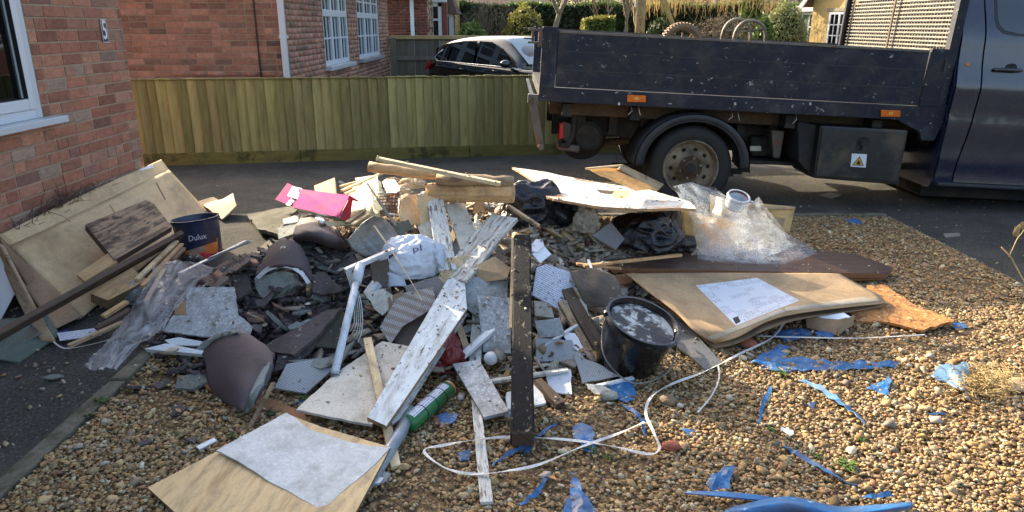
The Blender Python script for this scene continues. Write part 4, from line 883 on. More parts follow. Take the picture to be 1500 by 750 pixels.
# pale brick building seen through the headboard mesh
pb = empty('pale_brick_building', (9.95, 15.5, 0), 'pale brick building seen through the truck headboard mesh', 'building', rot=(0, 0, R(-12)))
mk('wall', boxv(-2.0, 8, .01, 1.6, -.1, 3.2), BF, 'render_pale', pb, local=True)
for k, x_ in enumerate((-1.2, .6)):
    w_ = empty('window', (0, 0, 0)); w_.parent = pb; w_.location = (x_, 0, 1.35); boxes('frame', [(0, .06, -.02, .009, 0, 1), (.84, .9, -.02, .009, 0, 1), (0, .9, -.021, .009, 0, .06), (0, .9, -.021, .009, .94, 1), (.43, .47, -.015, .009, .06, .94)], 'upvc', w_); box('pane', (.06, .84, -.01, .006, .06, .94), 'window_dark', w_)
C = np.stack([rng.uniform(8.1, 9.6, 3000), rng.uniform(14.0, 14.6, 3000), 1.3+rng.random(3000)*1.0], 1); cg = empty('climbing_plant', (7.5, 14.3, 0), 'green plants behind the truck headboard mesh', 'plant'); cloud('foliage', C, .06, 'leaf_mid', cg); tube('stem', [Vector((0, 0, 0)), Vector((0, 0, 1.6))], .02, 'twig', cg, local=True)

vs, fs = [], []
for k in range(90):
    c = Vector((random.uniform(-1.5, 2.9), random.uniform(1.7, 5.2), 0)); 
    if H(c.x, c.y) > .03: continue
    c.z = .03; a = random.uniform(0, 6.28); d = Vector((math.cos(a), math.sin(a), 0)); t = Vector((-d.y, d.x, 0)); l = random.uniform(.008, .02); kk = len(vs)
    vs += [c-d*l, c+t*l*.5+Vector((0, 0, l*.5)), c+d*l*1.2+Vector((0, 0, l*.3)), c-t*l*.5+Vector((0, 0, l*.4)), c]; fs += [(kk, kk+1, kk+4), (kk+1, kk+2, kk+4), (kk+2, kk+3, kk+4), (kk+3, kk, kk+4)]
tag(mk('dead_leaves', vs, fs, 'torn_paper', origin=Vector((0, 0, 0))), 'small curled dead leaves scattered on the shingle', 'leaves', kind='stuff')
# ================================================================ THE TIPPER TRUCK
TY = 5.72; TR0 = Vector((G(1013, 330).x*0+1.452, TY, 0)); TT = R(2.9)
tr = empty('tipper_truck', TR0, 'dark navy tipper truck with dropside bed parked behind the rubble heap', 'truck', rot=(0, TT, 0))
TI = Matrix.Rotation(TT, 3, 'Y').inverted()
def TL(px, py, ly=0.0):
    p = TI @ (VY(px, py, TY+ly)-TR0); return (p.x, p.z)
def tprism(name, pts, y0, y1, m, parent=None, bv=0, raw=False):
    P = pts if raw else [TL(px, py, y0) for px, py in pts]; n = len(P)
    ar = sum(P[i][0]*P[(i+1) % n][1]-P[(i+1) % n][0]*P[i][1] for i in range(n))
    if ar < 0: P = P[::-1]
    vs = [(x, y0, z) for x, z in P]+[(x, y1, z) for x, z in P]
    fs = [tuple(range(n)), tuple(range(n, 2*n))[::-1]]+[(i, i+n, (i+1) % n+n, (i+1) % n) for i in range(n)]
    o = mk(name, vs, fs, m, parent or tr, local=True)
    if bv: bev(o, bv)
    return o
xR, zTop = TL(795, 45); xF, zt2 = TL(1392, 76); zSeam = TL(1000, 138)[1]; zBot = TL(1000, 159)[1]; BW = 1.98
zTop = (zTop+zt2)/2
xP1 = TL(817, 60)[0]; xP2 = TL(1360, 90)[0]
# near side: dropside with ribs, posts and floor rail
ds = tprism('drop_side', [(xP1+.004, zSeam+.006), (xP2-.004, zSeam+.006), (xP2-.004, zTop), (xP1+.004, zTop)], 0, .03, 'navy_scratched', raw=True, bv=.004)
zr = zTop-zSeam
for k in (.33, .66): tprism('rib', [(xP1+.01, zSeam+zr*k-.002), (xP2-.01, zSeam+zr*k-.002), (xP2-.01, zSeam+zr*k+.002), (xP1+.01, zSeam+zr*k+.002)], -.002, .001, 'navy', ds, raw=True)
tprism('capping', [(xP1+.01, zTop-.012), (xP2-.01, zTop-.012), (xP2-.01, zTop+.006), (xP1+.01, zTop+.006)], -.006, .036, 'steel_worn', ds, raw=True, bv=.003)
tprism('rear_post', [(xR, zBot+.0), (xP1, zBot+.0), (xP1, zTop+.03), (xR, zTop+.03)], -.004, .05, 'navy_scratched', raw=True, bv=.006)
tprism('front_post', [(xP2, zSeam), (xF, zSeam), (xF+.01, zTop+.02), (xP2+.01, zTop+.02)], -.004, .05, 'navy_scratched', raw=True, bv=.006)
fr_ = tprism('floor_rail', [TL(1398, 150), TL(1368, 206), TL(1349, 206), TL(1347, 194), TL(1318, 178), (TL(1318, 178)[0]-.02, zBot), (xR, zBot), (xR, zSeam), (xF+.01, zSeam)], -.006, .05, 'navy_scratched', raw=True, bv=.004)
for px in (905, 1075, 1185): tprism('rivet_mark', [TL(px, 150), TL(px+3, 150), TL(px+3, 154), TL(px, 154)], -.008, -.005, 'galv', fr_, raw=True)
def latch(px, py):
    x, z = TL(px, py); tprism('latch_recess', [(x-.012, z-.06), (x+.012, z-.06), (x+.018, z-.02), (x+.018, z+.04), (x, z+.07), (x-.018, z+.04), (x-.018, z-.02)], -.007, .001, 'ink_black', raw=True); 
    tprism('latch_handle', [(x-.006, z-.04), (x+.006, z-.04), (x+.006, z+.05), (x-.006, z+.05)], -.016, -.007, 'navy', raw=True, bv=.002)
latch(805, 62); latch(1383, 97)
# bed floor, far side, headboard
box('bed_floor', (xR, xF, .052, BW-.05, zBot+.03, zSeam), 'chassis', tr)
box('far_drop_side', (xP1, xF, BW-.03, BW, zSeam-.08, zTop), 'navy_scratched', tr, bv=.004); box('far_capping', (xP1+.01, xF-.01, BW-.036, BW+.006, zTop+.001, zTop+.018), 'steel_worn', tr)
box('far_rear_post', (xR, xP1, BW-.05, BW+.004, zBot, zTop+.035), 'navy_scratched', tr, bv=.005)
for y_ in (0.01, BW-.02):
    pin = boxes('hinge_pin', [(xR-.11, xR-.002, y_, y_+.025, zTop-.005, zTop+.012), (xR-.11, xR-.002, y_, y_+.025, zTop-.1, zTop-.083), (xR-.03, xR-.0025, y_-.004, y_+.029, zTop-.12, zTop+.02)], 'steel_worn', tr, bv=.003)
# dropped tailboard
def tw(px, py, ly): x, z = TL(px, py, ly); return Vector((x, ly, z))
a0 = tw(777, 140, .02); a1 = tw(790, 214, .02); b0 = Vector((a0.x, BW-.02, a0.z)); b1 = Vector((a1.x+.02, BW-.02, a1.z))
tb = mk('tailboard', [a0, b0, b1, a1, a0+Vector((.03, 0, 0)), b0+Vector((.03, 0, 0)), b1+Vector((.03, 0, 0)), a1+Vector((.03, 0, 0))], [(0, 1, 2, 3), (7, 6, 5, 4), (0, 4, 5, 1), (1, 5, 6, 2), (2, 6, 7, 3), (3, 7, 4, 0)], 'navy_scratched', tr, local=True)
mk('edge_frame', [v+d for v in (a0, a1) for d in (Vector((-.02, -.02, 0)), Vector((.04, -.02, 0)), Vector((.04, .03, 0)), Vector((-.02, .03, 0)))], [(0, 1, 5, 4), (1, 2, 6, 5), (2, 3, 7, 6), (3, 0, 4, 7), (0, 3, 2, 1), (4, 5, 6, 7)], 'steel_worn', tb, local=True)
lathe('hinge_boss', [(0, -.03), (.025, -.03), (.025, .02), (0, .02)], 'steel_worn', tb, (a1.x+.01, 0, a1.z+.0), 'y', 12); lathe('hinge_boss', [(0, -.03), (.02, -.03), (.02, .02), (0, .02)], 'rim_rusty', tb, (a0.x+.01, 0, a0.z-.03), 'y', 12)
box('hinge_bracket', (a0.x-.02, xR-.002, -.01, .05, zBot-.02, zBot+.05), 'steel_worn', tr, bv=.004)
# headboard
hx = TL(1390, 60)[0]; hb_ = hx+.02; hw_ = .11
hz = 2.25
hp = [(hb_, hb_+.07, .0, .07, zSeam, hz), (hb_, hb_+.07, BW-.07, BW, zSeam, hz)]
head = boxes('headboard', hp+[(hb_+.005, hb_+.065, .071, BW-.071, hz-.06, hz), (hb_+.002, hb_+.068, .071, BW-.071, zSeam, zSeam+.30)], 'navy_scratched', tr, bv=.004)
bl = []
z = zSeam+.33
while z < hz-.07: bl.append((hb_+.03, hb_+.036, .072, BW-.072, z, z+.012)); z += .032
boxes('mesh_bars', bl, 'mesh_steel', head)
bl = []; y_ = .11
while y_ < BW-.09: bl.append((hb_+.036, hb_+.04, y_, y_+.005, zSeam+.31, hz-.065)); y_ += .045
boxes('mesh_wires', bl, 'mesh_steel', head)
boxes('mesh_brace', [(hb_-.01, hb_+.0, .95, .975, zSeam+.1, zTop+.5)], 'rim_rusty', head)
boxes('ladder_rack', [(hb_-.03, hb_-.006, BW-.11, BW-.08, zSeam, hz)], 'navy', head)
# marker lamps
for (x0, x1, y0, y1) in ((919, 946, 139, 149.5), (1291, 1319, 161, 171)):
    m_ = tprism('marker_lamp', [(x0, y0), (x1, y0+1), (x1, y1+.5), (x0, y1)], -.022, -.007, 'amber', bv=.004); cx_ = (x0+x1)/2; tprism('reflector', [(cx_-3, y0+3), (cx_+3, y0+3.3), (cx_+3, y1-3), (cx_-3, y1-3)], -.0245, -.022, 'sign_yellow', m_)
# chassis, springs, spare wheel, lamps
zc_ = zBot-.03
box('subframe', (xR+.1, xF+.2, .25, .32, zBot-.12, zBot+.028), 'rim_rusty', tr); box('subframe', (xR+.1, xF+.2, BW-.32, BW-.25, zBot-.12, zBot+.028), 'chassis', tr)
box('chassis_rail', (xR+.15, xF+2.2, .5, .58, zBot-.32, zBot-.13), 'chassis', tr, bv=.006); box('chassis_rail', (xR+.15, xF+2.2, BW-.58, BW-.5, zBot-.32, zBot-.13), 'chassis', tr, bv=.006)
for x_ in (xR+.2, xR+.75, xR+2.0, xR+2.7): box('cross_member', (x_, x_+.08, .1, BW-.1, zBot-.12, zBot-.02), 'chassis', tr)
boxes('brackets', [(xR+.35+k*.27, xR+.42+k*.27, .36, .49, zBot-.25-.03*(k % 3), zBot-.13) for k in range(10)], 'chassis', tr, bv=.005)
for px in (926, 937, 1085, 1076, 1172): a = Vector((TL(px, 157)[0], .06, zBot-.005)); tube('tie_hook', [a, a+Vector((.01, -.01, -.04)), a+Vector((-.02+.04*(px % 2), -.02, -.07))], .004, 'galv', tr, seg=5, local=True)
sx, sz = TL(858, 200, .5); sw_ = lathe('spare_wheel', [(0, -.09), (.12, -.09), (.14, -.05), (.2, -.07), (.3, -.08), (.345, -.03), (.345, .08), (.3, .1), (0, .1)], 'rubber', tr, (sx-.02, .62, sz+.0), 'y', 36); sw_.scale = (.62, 1, .62); sw_.location = (sx*.38, .1, sz*.38-.02)
lathe('brake_drum', [(0, -.05), (.1, -.05), (.13, -.02), (.13, .1)], 'chassis', tr, (sx, .4, sz+.02), 'y', 20)
b_ = []
tube('tow_hook', [Vector((*(TL(842, 165, .3)[0:1]), .3, TL(842, 165, .3)[1])), Vector((TL(838, 200, .3)[0], .3, TL(838, 200, .3)[1])), Vector((TL(830, 213, .3)[0], .3, TL(830, 213, .3)[1])), Vector((TL(818, 212, .3)[0], .3, TL(818, 212, .3)[1]))], [.03, .028, .03, .02], 'chassis', tr, local=True)
tprism('rear_lamp', [(819, 182), (826, 178), (826, 203), (818, 205)], .28, .42, 'red_lens', bv=.008); tprism('lamp_housing', [(826, 178), (836, 182), (834, 206), (826, 206)], .285, .42, 'ink_black')
tprism('bumper_bar', [(815, 209), (850, 214), (848, 224), (816, 219)], .3, .38, 'steel_worn', bv=.01)
for (x_, y0) in ((.95, .5), (.5, .3)): pass
# leaf spring & axle
tube('axle', [Vector((0, .2, .33)), Vector((0, BW-.2, .33))], .07, 'chassis', tr, local=True); lathe('differential', [(0, -.18), (.12, -.14), (.17, 0), (.12, .14), (0, .18)], 'chassis', tr, (0, BW/2, .33), 'y', 16)
boxes('leaf_spring', [(-.6+k*.07, .6-k*.07, .42, .49, .27-.022*k, .288-.022*k) for k in range(4)], 'chassis', tr)
tube('exhaust', [Vector((xR+.3, .75, .35)), Vector((-.1, .8, .5)), Vector((1.3, .75, .35)), Vector((2.2, .75, .33))], .035, 'rim_rusty', tr, local=True); lathe('silencer', [(0, -.3), (.09, -.3), (.09, .3), (0, .3)], 'rim_rusty', tr, (1.2, 1.2, .4), 'y', 14)
# wheels
wcx, wcz = TL(1013, 249); wcz = .36
def wheel(x, y, z, far=False, parent=tr):
    t = lathe('wheel', [(.235, .02), (.25, -.0), (.30, -.012), (.335, .0), (.355, .022), (.362, .05), (.362, .155), (.355, .18), (.30, .205), (.235, .2)], 'rubber', parent, (x, y, z), 'y', 56)
    # rim dish with ten dark discs painted as shaded holes
    vs, fs = [], []; prof = [(.243, .012), (.236, -.004), (.226, .0), (.221, .02), (.205, .05)]; seg = 60
    o = lathe('rim', [(.246, .03), (.243, .0), (.236, -.008), (.228, -.002), (.222, .03), (.215, .06), (.206, .066)], 'rim', t, (x, y, z), 'y', 60)
    V2 = []; n = 10; ring = []
    # disc face between r .105 and .206 under the dark hole discs
    N_ = 20; rr = [.105, .135, .178, .206]; dp = [.02, .055, .062, .066]
    for j in range(4):
        for k in range(N_*2): a_ = 2*math.pi*k/(N_*2); V2.append((x+rr[j]*math.cos(a_), y+dp[j], z+rr[j]*math.sin(a_)))
    F2_ = []
    for j in range(3):
        for k in range(N_*2):
            a_, b__ = j*N_*2+k, j*N_*2+(k+1) % (N_*2); F2_.append((a_, b__, b__+N_*2, a_+N_*2))
    d = mk('wheel_disc', V2, F2_, 'rim', t, local=True)
    bm_ = d.modifiers.new('sub', 'SUBSURF'); bm_.levels = 1; bm_.render_levels = 2
    for k in range(10): a_ = k*.6283+.1; cx__, cz__ = x+.158*math.cos(a_), z+.158*math.sin(a_); mk('vent_hole_shade', [(cx__+.019*math.cos(q*.6283), y+.0545, cz__+.019*math.sin(q*.6283)) for q in range(10)], [tuple(range(10))], 'hole_shade', t, local=True)  # flat dark discs painted as the shade inside the holes
    mk('disc_back', [(x+.2*math.cos(k*.3927), y+.08, z+.2*math.sin(k*.3927)) for k in range(16)], [tuple(range(16))], 'hub_dark', t, local=True)
    lathe('hub', [(0, -.0), (.05, -.002), (.062, .004), (.066, .03), (.075, .035), (.108, .03), (.112, .04)], 'rim_rusty', t, (x, y, z), 'y', 30); lathe('hub_cap', [(0, -.012), (.044, -.01), (.05, 0)], 'hub_dark', t, (x, y, z), 'y', 24)
    for k in range(6): a_ = k*1.0472+.3; lathe('wheel_nut', [(0, -.006), (.0095, -.006), (.012, .0), (.012, .03)], 'rim', t, (x+.09*math.cos(a_), y+.01, z+.09*math.sin(a_)), 'y', 6, smooth=False)
    return t
w1_ = wheel(wcx, .03, wcz); w1_.scale = (.94, 1, .94); w1_.location = (wcx*.06, 0, wcz*.06-.01); t2 = lathe('wheel', [(.235, .0), (.30, -.012), (.34, .03), (.34, .155), (.30, .185), (.235, .18)], 'rubber', tr, (wcx, .26, wcz-.01), 'y', 40)
for y_ in (BW-.22, BW-.44): lathe('wheel', [(.1, .1), (.235, .0), (.30, -.012), (.362, .03), (.362, .155), (.30, .185), (.235, .18), (.1, .1)], 'rubber', tr, (wcx, y_, wcz), 'y', 40)
# wheel guard
def arc(cx, cz, r, a0, a1, n): return [(cx+r*math.cos(a0+(a1-a0)*i/n), cz+r*math.sin(a0+(a1-a0)*i/n)) for i in range(n+1)]
ccx, ccz = TL(1013, 249); ro = (TL(1098, 249)[0]-TL(928, 249)[0])/2; yo = TL(1013, 166)[1]-ccz; ge = -.02
def garc(rx, rz, a0, a1, n): return [(ccx+rx*math.cos(a0+(a1-a0)*i/n), ccz+.03+rz*math.sin(a0+(a1-a0)*i/n)) for i in range(n+1)]
A = garc(ro, yo-.03, R(-2), R(183), 30); B = garc(ro-.075, yo-.095, R(-2), R(183), 30)
vs = []; 
for (a, b) in zip(A, B): vs += [(a[0], .0, a[1]), (b[0], .0, b[1]), (a[0], .42, a[1]), (b[0]*.3+a[0]*.7, .42, b[1]*.3+a[1]*.7), (a[0], .018, a[1]-0), ]
fs = []
for i in range(30): k = i*5; fs += [(k, k+5, k+6, k+1), (k, k+2, k+7, k+5), (k+1, k+6, k+8, k+3)]
g_ = mk('wheel_guard', vs, fs, 'guard', tr, local=True, smooth=True); e = g_.modifiers.new('es', 'EDGE_SPLIT'); e.split_angle = R(40); s_ = g_.modifiers.new('so', 'SOLIDIFY'); s_.thickness = .008
# tool box
tbx = tprism('tool_box', [(1202, 184), (1331, 191), (1316, 271), (1191, 261)], .02, .45, 'box_black', bv=.012)
tprism('box_lid', [(1205, 187), (1328, 194), (1314, 267), (1195, 258)], .008, .019, 'box_black', tbx, bv=.006)
x, z = TL(1265, 211); hd = lathe('lock_recess', [(0, .003), (.045, .003), (.055, 0)], 'ink_black', tbx, (x, .003, z), 'y', 20); box('lock_handle', (x-.028, x+.028, -.012, .004, z-.012, z+.02), 'chassis', tbx, bv=.004); box('lock_handle', (x-.01, x+.01, -.014, .004, z-.045, z-.013), 'chassis', tbx, bv=.003)
tprism('step_side', [(1168, 178), (1200, 184), (1190, 261), (1170, 236)], .1, .5, 'chassis', bv=.01)
sk_ = tprism('flame_sticker', [(1248, 225), (1270, 226), (1268, 245.5), (1246, 244)], .004, .0075, 'label_white', tbx)
x, z = TL(1258.2, 236); s = .048
tprism('warning_triangle', [(x-s, z-s*.78), (x+s, z-s*.78), (x, z+s*.85)], .0025, .0038, 'ink_black', sk_, raw=True); tprism('warning_triangle', [(x-s*.8, z-s*.66), (x+s*.8, z-s*.66), (x, z+s*.64)], .001, .0024, 'sign_yellow', sk_, raw=True)
tprism('flame', [(x-.012, z-.028), (x+.012, z-.028), (x+.016, z-.012), (x+.009, z-.002), (x+.007, z-.008), (x+.001, z+.014), (x-.004, z+.002), (x-.009, z-.004), (x-.016, z-.014)], -.0004, .0009, 'ink_black', sk_, raw=True)
# bits under the bed between wheel and box
tprism('battery_tray', [(1095, 235), (1170, 238), (1170, 243), (1095, 240)], .3, .7, 'chassis'); tprism('bracket', [(1130, 190), (1150, 192), (1143, 232), (1133, 232)], .25, .5, 'steel_worn', bv=.01); tprism('air_tank', [(1100, 200), (1128, 200), (1128, 230), (1100, 230)], .4, .7, 'chassis', bv=.03); tprism('plate_tag', [(1099, 214), (1115, 214), (1115, 221), (1099, 221)], .37, .39, 'galv')
# ---- cab
CX0 = TL(1392, 130)[0]; SZ = TL(1420, 272)[1]
prof = [(SZ-.03, .05), (SZ, .015), (SZ+.03, .0), (SZ+.09, .007), (SZ+.24, .0), (SZ+.27, .006), (SZ+.52, .0), (SZ+.56, .01), (SZ+.62, .006), (SZ+.78, .0), (SZ+.85, .02), (SZ+.97, .045), (SZ+1.07, .06), (SZ+1.6, .22), (SZ+1.78, .32), (SZ+1.86, .6)]
def yin(z):
    for (a, ya), (b, yb) in zip(prof, prof[1:]):
        if z <= b: t = (z-a)/(b-a); t = max(0, min(1, t)); return ya+(yb-ya)*(t*t*(3-2*t))-.05
    return .5
def cabskin(name, poly, off, m, parent, sp=.05, th=.012):
    V, Fc = tess(poly, sp); k = len(V); vs = [(p.x, yin(p.y)-off, p.y) for p in V]; vs += [(a, b+th, c) for a, b, c in vs]; F2 = []
    for f in Fc:
        ar = sum(V[f[i]].x*V[f[(i+1) % 3]].y-V[f[(i+1) % 3]].x*V[f[i]].y for i in range(3)); F2.append(f if ar > 0 else f[::-1])
    ed = {(f[i], f[(i+1) % 3]) for f in F2 for i in range(3)}; fs = list(F2)+[tuple(i+k for i in f[::-1]) for f in F2]+[(b, a, a+k, b+k) for a, b in ed if (b, a) not in ed]
    o = mk(name, vs, fs, m, parent, local=True, smooth=True); e = o.modifiers.new('es', 'EDGE_SPLIT'); e.split_angle = R(40); return o
# solid body, lofted along x
secs = [(CX0, 0, 1.86), (CX0+.08, 0, 1.86), (CX0+1.25, 0, 1.86), (CX0+1.75, .02, 1.25), (CX0+2.2, .02, .92), (CX0+2.6, .08, .8), (CX0+2.72, .2, .5)]
vs, fs = [], []; zz = [p[0] for p in prof]; nz = len(zz)
for (x_, ins, top) in secs:
    for z_ in zz: zq = min(z_, SZ+top); vs.append((x_, yin(zq)+ins+.012, zq))
    for z_ in zz[::-1]: zq = min(z_, SZ+top); vs.append((x_, BW-yin(zq)-ins-.012, zq))
m_ = 2*nz
for i in range(len(secs)-1):
    for j in range(m_): a, b = i*m_+j, i*m_+(j+1) % m_; fs.append((a, a+m_, b+m_, b))
fs += [tuple(range(m_)), tuple(range((len(secs)-1)*m_, len(secs)*m_))[::-1]]
cab = mk('cab', vs, fs, 'navy_car', tr, local=True)
boxes('cab_underside', [(CX0+.1, CX0+2.4, .25, BW-.25, SZ-.15, SZ-.02)], 'chassis', tr)
seam = [TL(px, py) for px, py in ((1456.5, 0), (1449, 36), (1438, 88), (1430, 130), (1421, 165), (1408, 205), (1396, 235), (1389, 262))]
zs_ = [p[1] for p in seam]; topz = SZ+1.72
rear = [(CX0+.01, SZ+.01), (seam[-1][0]-.006, SZ+.01)]+[(a-.006, b) for a, b in seam[::-1]]+[(seam[0][0]+.02, topz), (CX0+.01, topz)]
cabskin('rear_quarter', rear, .008, 'navy_car', cab)
xe = seam[-1][0]+1.25; wz = TL(1490, 48)[1]
dr = cabskin('door', [(seam[-1][0]+.006, SZ+.035), (xe-.1, SZ+.035), (xe, SZ+.4), (xe, SZ+1.0), (xe-.45, topz), (seam[0][0]+.03, topz)]+[(a+.006, b) for a, b in seam if b > SZ+.05], .01, 'navy_car', cab)
wl = TL(1470, 20)[0]
gl = [(wl, topz-.12), (wl, wz+.1), (wl+.015, wz+.05), (wl+.06, wz+.01), (wl+.16, wz-.005), (xe-.05, wz-.01), (xe-.42, topz-.12)]
cabskin('window_seal', [(a+(-.018 if a < wl+.3 else .012), b+(-.018 if b < wz+.2 else .012)) for a, b in gl], .0125, 'ink_black', dr); cabskin('window', gl, .0145, 'window_dark', dr)
sill = TL(1420, 270)[1]; tprism('side_step', [(CX0+.02, SZ-.0), (CX0+2.4, SZ-.0), (CX0+2.4, SZ+.03), (CX0+.02, SZ+.03)], yin(SZ+.03)-.045, .3, 'guard', cab, raw=True, bv=.01)
x0_, z0_ = TL(1452, 101); x1_ = TL(1492, 101)[0]; yh_ = yin(z0_)
lathe('handle_cup', [(0, .006), (.03, .004), (.045, 0)], 'ink_black', dr, ((x0_*.35+x1_*.65), yh_-.014, z0_+.005), 'y', 20); tube('door_handle', [Vector((x0_, yh_-.02, z0_-.006)), Vector((x0_+.04, yh_-.035, z0_)), Vector((x1_-.05, yh_-.035, z0_)), Vector((x1_, yh_-.02, z0_+.001))], .014, 'navy', dr, local=True)
x, z = TL(1415, 95); lathe('side_repeater', [(0, -.01), (.014, -.006), (.016, 0)], 'amber', cab, (x, yin(z)-.008, z), 'y', 12)
tprism('cab_gap_panel', [(hb_+.1, zBot-.2), (CX0-.01, zBot-.2), (CX0-.01, zTop+.4), (hb_+.1, zTop+.4)], .12, BW-.1, 'chassis', raw=True)
fw = CX0+1.72; fz = .36+math.sin(TT)*fw
for y_ in (.02, BW-.24): lathe('wheel', [(0, .06), (.2, .05), (.235, .0), (.30, -.012), (.355, .022), (.36, .05), (.36, .16), (.30, .2), (0, .2)], 'rubber', tr, (fw, y_, fz+.0), 'y', 40)
lathe('arch_liner', [(0, -.0), (.42, -.0), (.42, .4)], 'hub_dark', cab, (fw, yin(.5)-.002, fz+.05), 'y', 40)
mk('windscreen', [(CX0+1.27, .45, SZ+1.83), (CX0+1.27, BW-.45, SZ+1.83), (CX0+1.77, BW-.2, SZ+1.24), (CX0+1.77, .2, SZ+1.24)], [(0, 1, 2, 3)], 'window_dark', cab, local=True)
# ---- things in the bed
def bedz(px, py, ly): x, z = TL(px, py, ly); return Vector((x, ly, z))
def to_w(v): return tr.matrix_basis @ v
tr_m = Matrix.LocRotScale(tr.location, tr.rotation_euler, None)
c = bedz(998, 66, 1.1); cw = tr_m @ c
wb = empty('barrow_wheel', cw, 'pale spoked wheelbarrow wheel with treaded tyre poking above the bed side', 'wheel', rot=(0, R(3), R(6)))
lathe('tyre', [(.13, -.03), (.16, -.045), (.185, -.035), (.195, 0), (.185, .035), (.16, .045), (.13, .03), (.13, -.03)], 'cardboard_edge', wb, (0, 0, 0), 'y', 44)
boxes('tread', [(0, 0, 0, 0, 0, 0)], 'cream_board', wb) if 0 else None
tv = []; tf = []
for k in range(40):
    a_ = k*math.pi/20; 
    for sy in (-1, 1):
        q = Matrix.Rotation(a_, 3, 'Y'); kk = len(tv); tv += [q @ Vector(v) for v in boxv(-.008, .008, min(0, sy*.03)+.002*sy, max(0, sy*.03)+.002*sy, .188, .201)]; tf += [tuple(i+kk for i in f) for f in BF]
mk('tread', tv, tf, 'cardboard_edge', wb, local=True)
for k in range(8): a_ = k*math.pi/4; tube('spoke', [Vector((0, 0, 0)), Vector((.135*math.cos(a_), 0, .135*math.sin(a_)))], .009, 'cardboard_edge', wb, seg=6, local=True)
for px0, px1, pyt, ly, lab in ((1057, 1099, 28, 1.25, 'left grey bent tube handle rising from the truck bed'), (1075, 1121, 30, .9, 'right grey bent tube handle rising in front of the other one')):
    a = tr_m @ bedz(px0, 60, ly); b = tr_m @ bedz(px1, 62, ly); t = tr_m @ bedz((px0+px1)/2, pyt, ly); P = [Vector((a.x+(b.x-a.x)*(1-math.cos(u))/2, a.y, a.z+(t.z-a.z)*math.sin(u)**.8 if 0 < u < math.pi else a.z)) for u in [math.pi*i/18 for i in range(19)]]
    P = [Vector((a.x, a.y, a.z-.35))]+P+[Vector((b.x, b.y, a.z-.35))]; hn = empty('tube_handle', (a.x, a.y, a.z-.35), lab, 'handle'); tube('tube', P, .016, 'rim', hn, seg=10); tube('cross_bar', [P[3], P[-5]], .008, 'rim', hn, seg=6)
# ================================================================ THE BLACK HATCHBACK
cy0 = math.atan2(-.72, .70); 
cr0 = Vector((VY(612, 90, 15.9).x+.05, 15.9, -.22)); hd = Vector((math.cos(cy0), math.sin(cy0), 0))
car = empty('parked_car', cr0, 'black five door hatchback car parked beyond the low fence', 'car', rot=(0, 0, cy0))
# local: x forward from the tail, y to its left (away), right side at y=0
CWD = 1.78
sx_ = [0, .06, .25, .6, 1.0, 1.5, 2.1, 2.6, 3.0, 3.35, 3.8, 4.15, 4.3]
bel = [.62, .86, .98, 1.0, .985, .965, .945, .925, .915, .905, .86, .74, .5]
ins = [.22, .12, .05, .02, 0, 0, 0, 0, 0, .02, .08, .22, .4]
lowz = [.35, .25, .2, .2, .2, .2, .2, .2, .2, .2, .2, .22, .3]
V_ = []; F_ = []; rows = 7
for x_, b_, i_, l_ in zip(sx_, bel, ins, lowz):
    half = []
    for t, o_ in ((0, .06), (.2, .01), (.45, 0), (.62, .012), (.85, .02), (.97, .05), (1.0, .12)): half.append((i_+o_, l_+(b_-l_)*t))
    V_ += [(x_, y_, z_) for y_, z_ in half]+[(x_, CWD-y_, z_) for y_, z_ in half[::-1]]
m_ = 14
for i in range(len(sx_)-1):
    for j in range(m_): a, b = i*m_+j, i*m_+(j+1) % m_; F_.append((a, a+m_, b+m_, b))
F_ += [tuple(range(m_)), tuple(range((len(sx_)-1)*m_, len(sx_)*m_))[::-1]]
cb = mk('body', V_, F_, 'car_black', car, local=True, smooth=True); s_ = cb.modifiers.new('sub', 'SUBSURF'); s_.levels = 1; s_.render_levels = 2
# greenhouse
gx = [.2, .45, .85, 1.4, 2.0, 2.35, 2.75, 3.1]; gt = [1.2, 1.33, 1.425, 1.475, 1.47, 1.44, 1.24, .98]
V_ = []; F_ = []
for x_, t_ in zip(gx, gt):
    i0 = .1+(.06 if x_ < .4 else 0); k_ = (t_-.95)/.52; i1 = .12+.17*max(0, k_)
    V_ += [(x_, i0, .9), (x_, i1-.012, t_-.06), (x_, i1+.05, t_-.012), (x_, i1+.2, t_+.004), (x_, CWD/2, t_+.02), (x_, CWD-i1-.2, t_+.004), (x_, CWD-i1-.05, t_-.012), (x_, CWD-i1+.012, t_-.06), (x_, CWD-i0, .9)]
for i in range(len(gx)-1):
    for j in range(8): a = i*9+j; F_.append((a, a+9, a+10, a+1))
F_ += [tuple(range(9)), tuple(range((len(gx)-1)*9, len(gx)*9))[::-1]]
gh = mk('roof', V_, F_, 'car_black', car, local=True, smooth=True); s_ = gh.modifiers.new('sub', 'SUBSURF'); s_.levels = 1; s_.render_levels = 2
def sidey(x, z):
    t = (z-.9)/.5; return .1+(.14)*t-.02
def cwin(name, P, m, off=0, par=None): 
    vs = [(x, sidey(x, z)-off, z) for x, z in P]; n = len(vs); vs += [(x, y+.01, z) for x, y, z in vs]; o = mk(name, vs, [tuple(range(n))[::-1], tuple(range(n, 2*n))]+[(i, i+n, (i+1) % n+n, (i+1) % n)[::-1] for i in range(n)], m, par or car, local=True); return o
cwin('rear_quarter_window', [(.42, 1.06), (.5, .99), (.78, .985), (.86, 1.3), (.62, 1.24)], 'car_glass', .012)
cwin('rear_door_window', [(.84, .985), (1.62, .965), (1.62, 1.385), (1.2, 1.38), (.93, 1.32)], 'car_glass', .012)
cwin('front_door_window', [(1.7, .965), (2.72, .94), (2.55, 1.12), (2.32, 1.28), (2.08, 1.37), (1.7, 1.385)], 'car_glass', .012)
